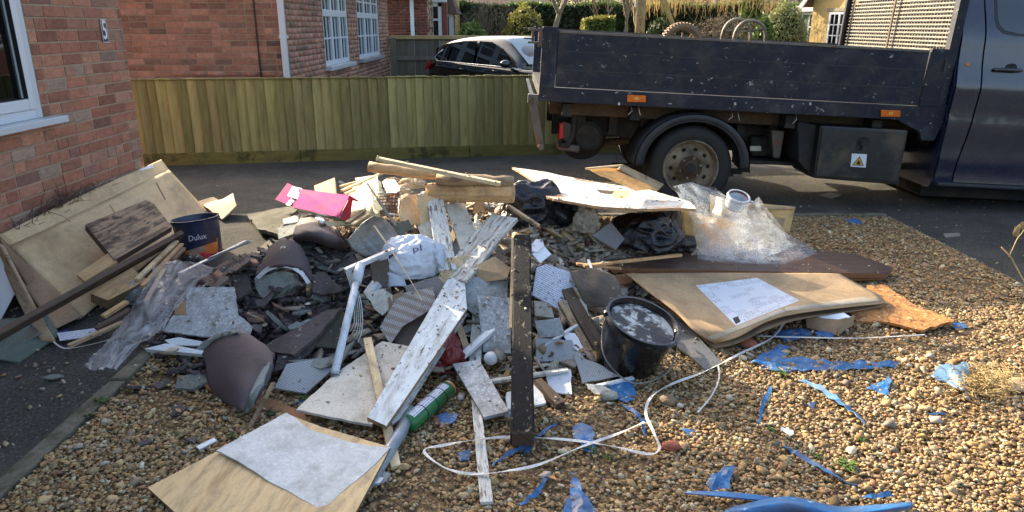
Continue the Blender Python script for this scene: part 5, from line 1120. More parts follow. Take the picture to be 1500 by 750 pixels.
ch = [Vector((x, sidey(x, z)-.025, z)) for x, z in ((.62, 1.2), (.42, 1.08), (.4, 1.02), (.5, .97), (.85, .962), (1.6, .945), (2.3, .93), (3.0, .905))]; tube('chrome_strip', ch, .011, 'chrome', car, seg=6, local=True)
mk('windscreen', [(2.42, .3, 1.43), (2.42, CWD-.3, 1.43), (3.1, CWD-.17, .99), (3.1, .17, .99), (2.4, CWD/2, 1.455), (3.16, CWD/2, .995)], [(4, 0, 3, 5), (1, 4, 5, 2)], 'screen_glass', car, local=True)
mk('rear_screen', [(.19, .32, 1.23), (.19, CWD-.32, 1.23), (.1, CWD-.3, .95), (.1, .3, .95)], [(0, 1, 2, 3)], 'car_glass', car, local=True)
mk('tail_lamp', [(.03, .1, .78), (.1, .035, .8), (.3, -.0, .9), (.34, .02, .95), (.2, .06, .985), (.07, .16, .95), (.02, .3, .9), (.0, .3, .8)], [(0, 1, 6, 7), (1, 2, 4, 5), (2, 3, 4), (1, 5, 6)], 'red_lens', car, local=True); 
bm = bmesh.new(); bmesh.ops.create_uvsphere(bm, u_segments=16, v_segments=10, radius=1); vs = [(2.72+v.co.x*.085, -.07+v.co.y*.12, .99+v.co.z*.075) for v in bm.verts]; fs = [tuple(x.index for x in f.verts) for f in bm.faces]; bm.free(); wm_ = mk('wing_mirror', vs, fs, 'car_black', car, local=True, smooth=True); box('mirror_arm', (2.68, 2.76, -.0, .12, .93, .96), 'ink_black', wm_)
tube('aerial', [Vector((.55, CWD/2, 1.4)), Vector((.4, CWD/2, 1.55))], .006, 'ink_black', car, seg=5, local=True)
for x_ in (1.35, 2.35): tube('door_handle', [Vector((x_-.1, -.01, .84)), Vector((x_, -.03, .845)), Vector((x_+.1, -.01, .84))], .014, 'car_black', car, local=True)
for x_ in (.72, 3.35):
    for y_ in (.0, CWD-.2): w_ = lathe('wheel', [(0, .03), (.2, .03), (.225, -.0), (.29, -.01), (.315, .03), (.315, .18), (.2, .2)], 'rubber', car, (x_, y_, .315), 'y', 30); lathe('wheel_trim', [(0, .01), (.05, .0), (.19, .02), (.2, .0)], 'chrome', w_, (x_, y_, .315), 'y', 20)
mk('arch', [(.72+math.cos(a)*.38, -.006, .33+math.sin(a)*.38) for a in [math.pi*i/12 for i in range(13)]], [tuple(range(13))[::-1]], 'ink_black', car, local=True)
boxes('seats', [(1.25, 1.4, .3, .75, .5, 1.12), (1.25, 1.4, 1.0, 1.5, .5, 1.12), (2.1, 2.25, .3, .75, .5, 1.15), (2.1, 2.25, 1.0, 1.5, .5, 1.15)], 'ink_black', car, bv=.03)
# ================================================================ THE RUBBLE HEAP
from mathutils.bvhtree import BVHTree
bpy.context.view_layer.update()
def decal(name, obj, q, m, n=8, txt=None, off=.0015, parent=None, sc=1.0):
    """thin printed layer laid on obj's surface; q = its corners TL,TR,BR,BL as read off the photograph"""
    dg = bpy.context.evaluated_depsgraph_get(); bpy.context.view_layer.update(); M4 = wloc(obj); bv = BVHTree.FromObject(obj, dg)
    q = [Vector(p) for p in q]; inv = M4.inverted()
    def hit(u, v):
        p = q[0].lerp(q[1], u).lerp(q[3].lerp(q[2], u), v); d = ray(p.x, p.y); o_ = inv @ C0; dl = (inv.to_3x3() @ d).normalized(); h = bv.ray_cast(o_, dl)
        return (M4 @ h[0]-d.normalized()*off) if h[0] is not None else None
    c = hit(.5, .5)
    if c is None: return None
    if txt:
        cu = bpy.data.curves.new('t', 'FONT'); cu.body = txt; cu.size = 1; cu.resolution_u = 2; t = bpy.data.objects.new('t', cu); COL.objects.link(t); bpy.context.view_layer.update()
        me = bpy.data.meshes.new_from_object(t.evaluated_get(bpy.context.evaluated_depsgraph_get())); bpy.data.objects.remove(t)
        xs = [v.co.x for v in me.vertices]; ys = [v.co.y for v in me.vertices]; x0, x1, y0, y1 = min(xs), max(xs), min(ys), max(ys); vs = []
        for v in me.vertices: h = hit((v.co.x-x0)/(x1-x0), 1-(v.co.y-y0)/(y1-y0)); vs.append(h or c)
        return mk(name, vs, [tuple(p.vertices) for p in me.polygons], m, parent or obj)
    vs, uv = [], []; wd = (hit(1, .5) or c)-(hit(0, .5) or c); hd_ = (hit(.5, 1) or c)-(hit(.5, 0) or c)
    for i in range(n+1):
        for j in range(n+1): vs.append(hit(i/n, j/n)); uv.append((i/n*wd.length*sc, (1-j/n)*hd_.length*sc))
    fs = [f for f in [(i*(n+1)+j, i*(n+1)+j+1, (i+1)*(n+1)+j+1, (i+1)*(n+1)+j) for i in range(n) for j in range(n)] if all(vs[k] is not None for k in f)]
    vs = [v if v is not None else c for v in vs]
    return mk(name, vs, fs, m, parent or obj, uv, smooth=True)
# ---- the heap's body
gx = np.linspace(-2.1, 2.3, 150); gy = np.linspace(2.1, 5.4, 120); vs = []; idx = {}; fs = []
for i, x in enumerate(gx):
    for j, y in enumerate(gy):
        h = H(x, y); h2 = h+.018*noise.noise(Vector((x*9, y*9, 0)))*min(1, h*12)+.01*noise.noise(Vector((x*25, y*25, 3)))*min(1, h*12)
        idx[i, j] = len(vs); vs.append((x, y, h2-.012))
for i in range(149):
    for j in range(119):
        if max(H(gx[i], gy[j]), H(gx[i+1], gy[j+1])) > .008: fs.append((idx[i, j], idx[i+1, j], idx[i+1, j+1], idx[i, j+1]))
used = sorted({k for f in fs for k in f}); rm = {k: n_ for n_, k in enumerate(used)}
tag(mk('rubble_mound', [vs[k] for k in used], [tuple(rm[k] for k in f) for f in fs], 'dirt', smooth=True), 'low heap of dirt and crushed plaster under the demolition waste', 'rubble', kind='stuff')
def shards(name, C, size, m, lab, flat=.3, elong=1.5):
    n = len(C); A = rng.normal(size=(n, 3)); A[:, 2] *= .5; A /= np.linalg.norm(A, axis=1)[:, None]; Z = rng.normal(size=(n, 3))*.45+np.array([0, 0, 1.0]); B = np.cross(Z, A); B /= np.linalg.norm(B, axis=1)[:, None]; Cc = np.cross(A, B)
    s = size*(.35+1.1*rng.random((n, 1))**2); K = np.array(boxv(-1, 1, -1, 1, -1, 1)); vv = []
    for k in K: jj = 1+rng.uniform(-.45, .25, (n, 3)); vv.append(C+A*s*elong*k[0]*jj[:, :1]+B*s*k[1]*jj[:, 1:2]+Cc*s*flat*k[2]*jj[:, 2:])
    vs = np.stack(vv, 1).reshape(-1, 3); fs = (np.array(BF)[None]+np.arange(n)[:, None, None]*8).reshape(-1); me = bpy.data.meshes.new(name)
    me.vertices.add(8*n); me.loops.add(24*n); me.polygons.add(6*n); me.vertices.foreach_set('co', vs.ravel()); me.loops.foreach_set('vertex_index', fs); me.polygons.foreach_set('loop_start', np.arange(6*n)*4); me.polygons.foreach_set('loop_total', np.full(6*n, 4)); me.update()
    at = me.attributes.new('rnd', 'FLOAT', 'POINT'); at.data.foreach_set('value', np.repeat(rng.random(n), 8)); me.materials.append(MATS[m]); o = bpy.data.objects.new(name, me); COL.objects.link(o); return tag(o, lab, 'rubble', kind='stuff')
def over(cx, cy, sx, sy, n, hmin=.015, dz=.02):
    X = rng.normal(cx, sx, n); Y = rng.normal(cy, sy, n); Z = np.array([H(a, b) for a, b in zip(X, Y)]); k = Z > hmin; return np.stack([X[k], Y[k], Z[k]+rng.uniform(0, dz, k.sum())], 1)
shards('plaster_chips', over(.15, 4.0, .75, .55, 9500), .012, 'chips', 'small broken chips of plaster, wood and brick all over the heap')
shards('debris', over(.1, 3.8, .75, .55, 2800, dz=.06), .026, 'chips', 'larger mixed splinters and flakes of rubble between the boards', .22, 1.7)
shards('wood_splinters', over(0, 3.9, .8, .6, 500, dz=.06), .016, 'chips', 'thin wooden splinters and strips lying through the heap', .35, 6)
shards('tile_crumbs', over(-1.12, 3.4, .36, .36, 4500, dz=.04), .017, 'tile_chip', 'small dark crumbs of broken roof tile in the dark part of the heap', .4, 1.3)
# spilt crumbs on the gravel and on the path
C = np.stack([rng.uniform(-1.6, 1.9, 500), rng.uniform(2.0, 5.3, 500), np.full(500, .028)], 1); shards('stray_chips', C, .009, 'chips', 'small pale chips scattered over the shingle round the heap', .5)
C = np.stack([rng.uniform(-2.8, -1.75, 220), rng.uniform(1.8, 4.2, 220), np.full(220, .008)], 1); shards('stray_chips', C, .006, 'chips', 'tiny pale crumbs scattered on the black path at the left', .5)
# ---- broken roof tiles, each one a thing
TM = []
for v_ in range(16):
    na = random.choice((4, 5, 5, 6)); L_ = random.uniform(.8, 1.3); poly = []
    for k in range(na): a = 2*math.pi*(k+random.uniform(-.3, .3))/na; r = random.uniform(.65, 1.1); poly.append((math.cos(a)*r*L_, math.sin(a)*r/L_))
    V, Fc = tess(poly, .55); cur = random.choice((0, 0, .22, .35, -.2)); k = len(V); th = .17; vs = [(p.x, p.y, -cur*p.y*p.y+random.uniform(-.015, .015)) for p in V]; vs += [(a, b, c-th*random.uniform(.8, 1.1)) for a, b, c in vs]
    F2 = []
    for f in Fc:
        ar = sum(V[f[i]].x*V[f[(i+1) % 3]].y-V[f[(i+1) % 3]].x*V[f[i]].y for i in range(3)); F2.append(f if ar > 0 else f[::-1])
    ed = {(f[i], f[(i+1) % 3]) for f in F2 for i in range(3)}; fs = F2+[tuple(i+k for i in f[::-1]) for f in F2]+[(b, a, a+k, b+k) for a, b in ed if (b, a) not in ed]
    me = bpy.data.meshes.new('broken_tile'); me.from_pydata(vs, [], fs); me.materials.append(MATS['tile' if v_ % 4 else 'mortar_grey']); TM.append(me)
tg = 'pieces of broken dark roof tile in the heap'; cnt = 0
def tile_piece(x, y, z, s, me=None, lab=None, tilt=.5, rz=None, grp=tg):
    o = bpy.data.objects.new('broken_tile', me or random.choice(TM)); COL.objects.link(o); o.location = (x, y, z); o.scale = (s, s, s*1.0)
    o.rotation_euler = (random.gauss(0, tilt), random.gauss(0, tilt), random.uniform(0, 6.28) if rz is None else rz); return tag(o, lab, 'roof tile', grp)

n_ = 0
while n_ < 285:
    r_ = random.random()**.7; a = random.uniform(0, 6.28); x = -1.1+math.cos(a)*r_*.72; y = 3.5+math.sin(a)*r_*.62
    h = H(x, y)
    if h < .035: continue
    p = proj((x, y, h))
    if p[0] > 545 or p[0] < 240: continue
    if p[0] < 375 and p[1] > 418: continue
    s = random.uniform(.022, .072) if random.random() < .88 else random.uniform(.075, .1)
    zn = 'behind the upturned ridge tile' if p[1] < 375 else ('left of the upturned ridge tile' if p[0] < 375 else ('right of the upturned ridge tile' if p[0] > 462 else ('in front of the upturned ridge tile' if p[1] > 430 else 'beside the upturned ridge tile\'s mortar rim')))
    szn = 'broad' if s > .072 else ('middling' if s > .05 else 'small')
    tile_piece(x, y, h+random.uniform(.0, .075)+(.11-s)*.15, s, None, f'{szn} broken dark roof tile piece {zn}', .38, None, f'{szn} dark tile pieces {zn}'); n_ += 1
def at_px(px, py, dz, s, lab, me, tilt=.3, rz=0, grp=None): p = M(px, py, dz); return tile_piece(p.x, p.y, p.z, s, TM[me], lab, tilt, rz, grp)
at_px(200, 565, .03, .062, 'dark purple tile lump on the shingle just right of the edging stone', 1, .15, .3); at_px(237, 560, .03, .05, 'small dark tile flake between the tile lump and the grey slate shard', 3, .1, 1.2)
at_px(282, 557, .035, .075, 'light grey flat slate shard on the shingle left of the big ridge tile', 4, .1, .2); at_px(259, 599, .03, .047, 'triangular dark tile chip on the shingle below the slate shard', 6, .1, 2.0)
at_px(279, 641, .03, .036, 'blocky dark tile lump beside the white splinter', 9, .2, .6); at_px(210, 648, .025, .028, 'smallest dark tile chip, lowest on the left shingle', 11, .1, 1.0); at_px(78, 551, .014, .035, 'pale flat stone flake lying on the black path', 8, .05, .2)
at_px(1095, 506, .03, .04, 'reddish brick lump beside the front corner of the flattened brown carton', 5, .2, .6).data = TM[5]
def stone(px, py, r, m, lab, cat='stone', sub=3): p = M(px, py, .02); return lump('stone', lab, cat, (p.x, p.y, p.z+r*.3), (r, r*.8, r*.55), m, .18, sub, fr=1.3)
mat('brick_lump', '#8a4634', '#a35a44', sc=9, bump=.7, coord='Object'); mat('stone_tan', '#6d5c46', '#8b775b', sc=9, bump=.5, coord='Object')
stone(983, 657, .03, 'brick_lump', 'red brick fragment on the shingle right of the white strap loop'); stone(978, 590, .035, 'stone_tan', 'flat pinkish brown pebble right of the black bucket'); stone(893, 583, .035, 'mortar_grey', 'grey green stone beside the plaster crust'); stone(1095, 507, .04, 'brick_lump', 'dull red brick lump in front of the brown carton corner')
stone(812, 400, .035, 'brick_lump', 'red brick piece at the top of the crushed plaster'); stone(806, 272, .03, 'brick_lump', 'small brick bit behind the white broken board')
# ---- ridge tiles (half round) : rows run along the ridge
def ridge(lab, rows, th=.018, m='tile_smooth', edge=None): return patch('ridge_tile', lab, 'roof tile', rows, m, th=th, n=7, warp=.003, group=None, rag=.004)
r1 = ridge('large smooth purple ridge tile with broken grey edge, foremost in the tile rubble', [[(296, 512, .05), (325, 494, .12), (362, 490, .17), (402, 521, .17)], [(304, 535, .05), (330, 520, .13), (368, 522, .17), (398, 545, .15)], [(308, 565, .03), (334, 560, .1), (360, 570, .12), (385, 572, .1)], [(330, 588, .02), (342, 594, .05), (355, 601, .06), (362, 604, .04)]])
patch('broken_edge', None, None, [[(400, 521, .165), (394, 543, .15), (378, 575, .10), (362, 606, .04)], [(390, 528, .17), (382, 548, .145), (368, 580, .10), (358, 603, .05)], [(397, 534, .17), (388, 556, .14), (372, 586, .10), (360, 607, .045)]], 'mortar_grey', th=.016, n=5, warp=.006, parent=r1, rag=.006)
patch('broken_edge', None, None, [[(291, 511, .05), (305, 498, .1), (328, 488, .14), (350, 486, .17)], [(297, 516, .05), (312, 500, .1), (332, 493, .14), (352, 490, .17)]], 'mortar_grey', th=.018, n=5, warp=.006, parent=r1, rag=.005)
r2 = ridge('upturned dark ridge tile with pale mortar rim in the middle of the tile rubble', [[(398, 362, .13), (415, 352, .19), (432, 356, .2), (447, 375, .16)], [(386, 384, .12), (410, 370, .2), (436, 374, .2), (455, 398, .14)], [(375, 405, .1), (405, 390, .19), (440, 394, .19), (457, 412, .12)]])
patch('mortar_rim', None, None, [[(373, 408, .1), (392, 392, .16), (418, 387, .19), (440, 394, .18), (455, 414, .12)], [(378, 411, .09), (395, 397, .15), (418, 392, .18), (437, 400, .17), (450, 416, .11)]], 'foam', th=.014, n=6, warp=.003, parent=r2)
plate('broken_slab', 'grey green mortar slab wedged under the upturned ridge tile rim', 'rubble', [(374, 408, .1), (405, 398, .13), (430, 401, .13), (438, 418, .1), (412, 436, .05), (382, 434, .04)], .05, 'mortar_grey', warp=.008, rag=.01)
r3 = ridge('dark ridge tile lying behind the upturned one, under the pink box', [[(440, 322, .12), (458, 316, .17), (478, 322, .17), (492, 335, .14)], [(432, 340, .12), (458, 334, .18), (485, 342, .17), (506, 358, .1)], [(430, 352, .1), (455, 352, .16), (482, 360, .14), (508, 368, .07)]])
patch('broken_edge', None, None, [[(441, 323, .12), (455, 315, .17), (470, 318, .18), (476, 324, .17)], [(445, 328, .12), (458, 321, .17), (468, 323, .18), (472, 330, .17)]], 'foam', th=.012, n=4, parent=r3)
plate('broken_slab', 'mossy grey brown concrete slab leaning at the back of the tile rubble', 'rubble', [(362, 313, .05), (426, 301, .1), (436, 308, .12), (418, 325, .1), (408, 343, .09), (378, 336, .05)], .03, 'mossy', warp=.008, rag=.007)
plate('broken_slab', 'small blue grey slab piece between the mossy slab and the ridge tile', 'rubble', [(406, 333, .1), (438, 327, .12), (436, 340, .1), (408, 350, .08)], .02, 'mortar_grey', rag=.004)
plate('broken_slab', 'blue grey slab strip under the pink box end', 'rubble', [(414, 321, .12), (440, 313, .14), (436, 325, .12), (416, 328, .11)], .02, 'grey_board', rag=.004)
for lab, pts, m in (('flat dark tile slab lying right of the grey speckled panel', [(378, 512, .06), (420, 487, .13), (478, 455, .16), (500, 452, .16), (470, 487, .14), (430, 520, .1)], 'tile'), ('thin pale slate shard resting at the front of the tile rubble', [(421, 478, .12), (452, 467, .13), (480, 476, .12), (460, 481, .11), (424, 483, .1)], 'mortar_grey'),
    ('grey tile wedge near the top left of the white pipe', [(456, 405, .12), (475, 398, .14), (503, 425, .12), (472, 432, .1), (458, 428, .1)], 'tile'), ('dark tile wedge left of the mortar slab', [(340, 402, .08), (362, 402, .1), (366, 424, .08), (346, 440, .06)], 'tile'),
    ('brown grey tile block beside the clear plastic sheet', [(296, 403, .08), (322, 401, .1), (336, 408, .1), (318, 423, .08), (300, 419, .07)], 'tile'), ('greenish tile slab left of the upturned ridge tile', [(262, 402, .05), (294, 386, .08), (305, 392, .08), (290, 404, .06), (264, 410, .04)], 'mossy'),
    ('dark curved tile piece low beside the ridge tile', [(402, 545, .04), (440, 528, .06), (450, 520, .08), (470, 495, .1), (440, 500, .1), (408, 520, .07)], 'tile'), ('broad dark tile fragment in the middle of the tile rubble', [(314, 392, .08), (360, 370, .12), (366, 382, .12), (345, 398, .09), (330, 402, .08)], 'tile_smooth'),
    ('brown stained slab left of the white pipe foot', [(446, 505, .08), (470, 470, .14), (500, 448, .15), (505, 470, .13), (492, 510, .08)], 'mossy')):
    plate('broken_tile', lab, 'roof tile', pts, .016, m, warp=.004, rag=.005)
# ---- LEFT: big flat carton leaning on the house
A_ = VX(14, 362, -2.86); B_ = VX(247, 249, -2.80); C_ = G(305, 312, .01); D_ = G(118, 468, .012); back = Vector((-.10, .0, .055))
A2 = VX(-4, 345, -2.92); B2 = VX(236, 234, -2.90)
ct = empty('flat_carton', (D_.x, D_.y, 0), 'large flat pale brown carton leaning against the red brick wall', 'carton')
n_f = (B_-A_).cross(D_-A_).normalized(); n_f = n_f if n_f.dot(C0-A_) > 0 else -n_f
fp_ = patch('front_panel', None, None, [[A_, A_.lerp(B_, .5), B_], [D_, D_.lerp(C_, .5), C_]], 'cardboard_light', th=.006, n=10, warp=.008, wf=2, parent=ct, raw=True)
tp_ = patch('top_panel', None, None, [[A2, A2.lerp(B2, .5)+Vector((0, 0, .008)), B2], [A_, A_.lerp(B_, .5), B_]], 'cardboard_light', th=.005, n=8, warp=.004, wf=3, parent=ct, raw=True)
A3 = A2+Vector((.1, -.04, -.23)); A3.z = .01; D3 = D_+Vector((-.3, -.06, 0)); D3.z = .01
patch('end_flap', None, None, [[A2, A_], [D_+Vector((-.16, -.02, 0)), D_]], 'cardboard_edge', th=.006, n=6, warp=.004, parent=ct, raw=True)
patch('end_flap', None, None, [[A_+Vector((.0, -.08, -.06)), A_+Vector((.02, 0, -.004))], [D_+Vector((-.02, -.17, .02)), D_+Vector((0.02, -.01, .02))]], 'cardboard_brown', th=.006, n=6, warp=.006, parent=ct, raw=True)
patch('back_panel', None, None, [[A2, B2], [A2+Vector((.12, 0, -.2)), B2+Vector((.12, 0, -.36))]], 'cardboard', th=.005, n=4, parent=ct, raw=True)
decal('shipping_label', tp_, [(199, 243), (222, 239), (226, 245), (205, 250)], 'label_print')
for q in ([(160, 300), (161.5, 300), (176, 322), (174.5, 323)], [(129, 286), (132, 285), (136, 293), (133, 294)], [(167, 268), (168.5, 268), (186, 296), (184, 297)], [(215, 243), (217, 242.5), (243, 292), (241, 293)]): decal('crease', tp_ if q[0][1] < 321 and q[2][1] < 290 else fp_, q, 'cardboard_edge', 4)
plate('mirror', 'bright white mirror sheet leaning low at the left edge of the photo', 'mirror', [(-60, 372, .25), (0, 376, .25), (22, 425, .12), (-2, 470, .04), (-60, 440, .04)], .008, 'white_flat')
patch('plank', 'weathered grey board edge leaning between the mirror and the carton', 'plank', [[(-8, 352, .3), (4, 362, .3)], [(30, 446, .1), (52, 450, .1)], [(60, 500, .02), (82, 500, .02)]], 'pine_grey', th=.02, n=5)
plate('glass_sheet', 'greenish sheet of glass lying at the left on the path', 'glass', [(-30, 520, .02), (28, 530, .015), (88, 490, .02), (70, 462, .06), (-30, 470, .1)], .008, 'pane_green')
plate('paint_tray_lid', 'small dented silver and gold tray on the glass sheet', 'tray', [(28, 488, .04), (50, 478, .06), (60, 488, .05), (36, 500, .03)], .006, 'zinc', warp=.006)
beam('plank', 'long dark brown plank lying across the leaning carton', 'plank', (-12, 492, .12), (262, 342, .24), 21, 'timber_dark', th=.03, roll=-.9)
plate('stained_board', 'dark stained square board with scuffed face resting on the carton', 'board', [(125, 329, .34), (213, 293, .34), (225, 298, .34), (252, 332, .25), (168, 381, .22)], .035, ['stained_board', 'timber_dark'])
plate('offcut', 'small pale plywood offcut between the stained board and the dark plank', 'board', [(112, 402, .2), (158, 371, .24), (172, 383, .22), (124, 412, .16)], .02, 'pine')
plate('plywood_block', 'thick pale plywood block below the dark plank', 'board', [(133, 430, .12), (192, 392, .17), (216, 410, .12), (158, 440, .08)], .06, ['pine', 'cardboard_edge'])
for a, b, w_, m, lab in (((200, 408, .14), (258, 352, .22), 8, 'pine_pale', 'upper thin batten leaning between the dark plank and the blue paint bucket'), ((208, 418, .12), (266, 356, .2), 7, 'pine', 'second thin batten beside the blue paint bucket'), ((228, 398, .12), (268, 362, .18), 9, 'pine_grey', 'grey weathered batten touching the blue paint bucket'),
    ((214, 440, .08), (240, 392, .14), 7, 'pine_pale', 'short pale batten pointing at the clear plastic sheet'), ((140, 480, .06), (190, 452, .1), 12, 'timber_dark', 'short dark stick beside the ball of clear plastic'), ((100, 505, .05), (180, 470, .07), 9, 'pine_grey', 'thin grey lath lying on the path by the papers'), ((150, 462, .05), (185, 440, .08), 10, 'pine', 'reddish lath end under the plywood block')):
    beam('batten', lab, 'batten', a, b, w_, m)
lump('plastic_ball', 'crumpled ball of clear plastic beside the plywood block', 'plastic', M(191, 434, .04), (.07, .06, .08), 'film_dusty', .3, 4)
plate('paper', 'crumpled printed leaflet with blue edge on the path', 'paper', [(84, 489, .03), (146, 479, .04), (148, 490, .03), (88, 500, .02)], .003, 'news_print', warp=.006); plate('blue_card', 'small blue card under the printed leaflet', 'card', [(86, 485, .02), (100, 482, .03), (104, 492, .02), (90, 494, .02)], .003, 'blue_print')
def strap(name, lab, cat, P, w_=.012, m='strap', th=.0012, tw=.3, n=6, wd=None): 
    q = spline([M(*p) for p in P], n); o = ribbon(name, q, wd or w_, th, m, tw=tw); return tag(o, lab, cat)
strap('strap', 'white packing band curling from the leaflet to the clear sheet', 'strap', [(78, 500, .02), (95, 510, .02), (130, 505, .02), (165, 496, .03)], .007)
# clear plastic sheet
patch('plastic_sheet', 'long clear plastic sheet trailing from the tile rubble to the path', 'plastic', [[(228, 392, .14), (250, 385, .15), (272, 386, .15), (318, 395, .14)], [(215, 420, .12), (235, 412, .16), (262, 412, .15), (300, 410, .13)], [(196, 452, .08), (214, 442, .14), (238, 446, .13), (262, 452, .1)], [(170, 492, .05), (188, 482, .1), (215, 484, .1), (240, 478, .08)], [(140, 522, .03), (165, 512, .06), (188, 508, .06), (212, 498, .05)], [(124, 538, .02), (142, 545, .03), (160, 542, .03), (170, 545, .02)]], 'film_clear', th=0, n=8, warp=.006, wf=10, ridge=.012)
# grey stone panel + foam slabs
plate('speckled_board', 'broken grey speckled panel propped on foam at the left front', 'board', [(274, 421, .13), (342, 420, .15), (347, 460, .13), (368, 477, .11), (362, 494, .08), (302, 493, .07), (240, 485, .07), (253, 462, .09), (272, 461, .11)], .012, 'stone_laminate', rag=.003, sp=.08)
plate('foam_slab', 'white foam slab sticking out under the grey speckled panel', 'foam', [(211, 511, .06), (243, 503, .07), (300, 514, .07), (299, 519, .06)], .028, 'foam'); plate('foam_slab', 'narrow white foam strip just under the grey speckled panel edge', 'foam', [(241, 498, .07), (262, 494, .08), (296, 500, .08), (292, 506, .07), (250, 505, .06)], .012, 'foam')
plate('cardboard_scrap', 'square scrap of torn cardboard left of the grey speckled panel', 'cardboard', [(257, 447, .09), (272, 440, .11), (273, 461, .09), (255, 461, .08)], .004, 'cardboard')
plate('cardboard_sheet', 'brown cardboard sheet under the ridge tile at the front', 'cardboard', [(296, 562, .02), (330, 555, .03), (440, 600, .03), (470, 640, .03), (420, 634, .015), (352, 610, .01)], .006, 'hardboard', warp=.006)
beam('lath', 'thin grey wooden lath standing by the big ridge tile', 'lath', (364, 628, .02), (400, 560, .13), 6, 'pine_grey')
def bucket(name, lab, px, py, r, h, m, tilt=(0, 0, 0), rim='bucket_black', taper=.86, fill=None, fillm='rust_inside', dz=0, seg=44):
    p = M(px, py, dz); b = empty(name, p, lab, 'bucket', rot=tilt); rb = r*taper
    lathe('body', [(0, .004), (rb, .0), (rb+.004, .006), (r-.004, h*.9), (r+.006, h*.9), (r+.008, h*.93), (r, h*.94), (r+.004, h*.985), (r+.007, h), (r-.004, h), (r-.012, h*.9), (rb-.008, .012), (0, .012)], m, b, seg=seg)
    lathe('contents', [(0, h*fill), (r*.5, h*(fill+.015)), ((rb+(r-rb)*fill)-.012, h*fill)], fillm, b, seg=30); return b
bd = bucket('paint_bucket', 'open blue Dulux paint bucket with orange label, standing left of the tile rubble', 296, 372, .148, .25, 'paint_navy', (R(-3), R(-5), 0), fill=.72)
body = bd.children[0]
decal('label_band', body, [(265, 366), (329, 345), (328, 392), (271, 396)], 'orange_print', 12); decal('label_band', body, [(264, 342), (329, 335), (329, 350), (266, 370)], 'paint_navy', 10, off=.003)
decal('lettering', body, [(276, 345.5), (302, 341.5), (303, 349), (277, 354)], 'white_flat', txt='Dulux', off=.005)
strap('pail_handle', 'thin wire handle hanging on the rim of the blue paint bucket', 'handle', [(263, 322, .19), (266, 334, .17), (270, 345, .14)], .004, 'zinc')
plate('cardboard_scrap', 'curled cardboard flap standing behind the blue paint bucket', 'cardboard', [(296, 300, .05), (325, 290, .1), (340, 281, .16), (346, 300, .1), (326, 322, .02)], .012, 'cardboard', warp=.02)
plate('cardboard_scrap', 'torn pale cardboard lying on the tarmac at the carton\'s right end', 'cardboard', [(285, 296, .05), (312, 288, .05), (322, 294, .04), (300, 303, .04)], .005, 'pine_pale', warp=.01)
beam('pipe', 'thin grey plastic pipe lying across the tiles in front of the blue bucket', 'pipe', (262, 400, .14), (360, 352, .16), 6, 'pipe_grey'); beam('trim', 'white trim strip crossing above the thin grey pipe', 'trim', (305, 378, .16), (368, 352, .19), 4, 'white_paint')
lump('glove', 'dark blue crumpled rag at the foot of the blue paint bucket', 'rag', M(284, 385, .05), (.06, .05, .05), 'bucket_residue', .25, 4); lump('rag', 'small red and white crumpled wrapper before the paint bucket', 'wrapper', M(300, 378, .06), (.04, .03, .03), 'magenta_red', .3, 3)
# ---- TOP LEFT: pink box, papers, wood
pk = empty('pink_box', M(470, 320, 0), 'bright magenta cardboard box with white shipping label on the tile rubble', 'box')
t = [M(438, 290, .28), M(512, 285, .34), M(495, 322, .20), M(428, 313, .20)]
nT = (t[1]-t[0]).cross(t[3]-t[0]).normalized(); nT = nT if nT.z > 0 else -nT; dn = -nT*.07
slab('lid', [VY(446, 278, t[0].y+.05)]+[M(512, 286, .32), M(497, 317, .22), M(430, 304, .2)], nT, .006, 'magenta', pk) if 0 else None
q0, q1, q2, q3 = M(440, 277, .30), M(512, 286, .33), M(496, 318, .23), M(431, 304, .20)
mk('top_panel', [q0, q1, q2, q3]+[q+dn*.05 for q in (q0, q1, q2, q3)], BF[1:2]+[(0, 1, 2, 3)]+BF[2:], 'magenta', pk, [(0, 0), (.5, 0), (.5, .3), (0, .3)]*2)
mk('front_panel', [q3+dn*.06, q2+dn*.06, q2+dn, q3+dn*.8], [(0, 1, 2, 3)], 'pink_grey', pk); mk('end_panel', [q2+dn*.06+Vector((.001, 0, 0)), q1+dn*.06+Vector((.001, 0, 0)), q1+dn*.75+Vector((-.03, 0, 0)), q2+dn*.9], [(0, 1, 2, 3)], 'magenta_red', pk, [(0, 0), (.2, 0), (.2, .1), (0, .1)]); mk('back_panel', [q0+dn*.06, q1+dn*.06, q1+dn, q0+dn], [(3, 2, 1, 0)], 'magenta', pk)  # end panel's brighter red stands in for sunlight through the card
e1 = mk('flap', [M(421, 268, .3), q0, q3, M(403, 292, .19)]+[q+dn*.06 for q in (M(421, 268, .3), q0, q3, M(403, 292, .19))], [(0, 1, 2, 3)]+BF[1:2]+BF[2:], 'magenta', pk, [(0, 0), (.12, 0), (.12, .2), (0, .2)]*2)
tpn = [c for c in pk.children if c.name.startswith('top_panel')][0]
mk('shipping_label', [p+nT*.002 for p in (M(429, 273, .303), M(443, 276, .3), M(436, 292, .25), M(421, 287, .25))], [(0, 1, 2, 3)], 'label_print', pk, [(0, .12), (.1, .12), (.1, 0), (0, 0)]); mk('label_tape', [p+nT*.002 for p in (M(431, 287, .25), M(436, 289, .25), M(425, 301, .205), M(419, 300, .2))], [(0, 1, 2, 3)], 'label_white', pk)
plate('offcut', 'pale triangular wood offcut behind the pink box', 'offcut', [(460, 272, .3), (490, 260, .35), (492, 284, .27), (462, 284, .26)], .03, 'pine_pale')
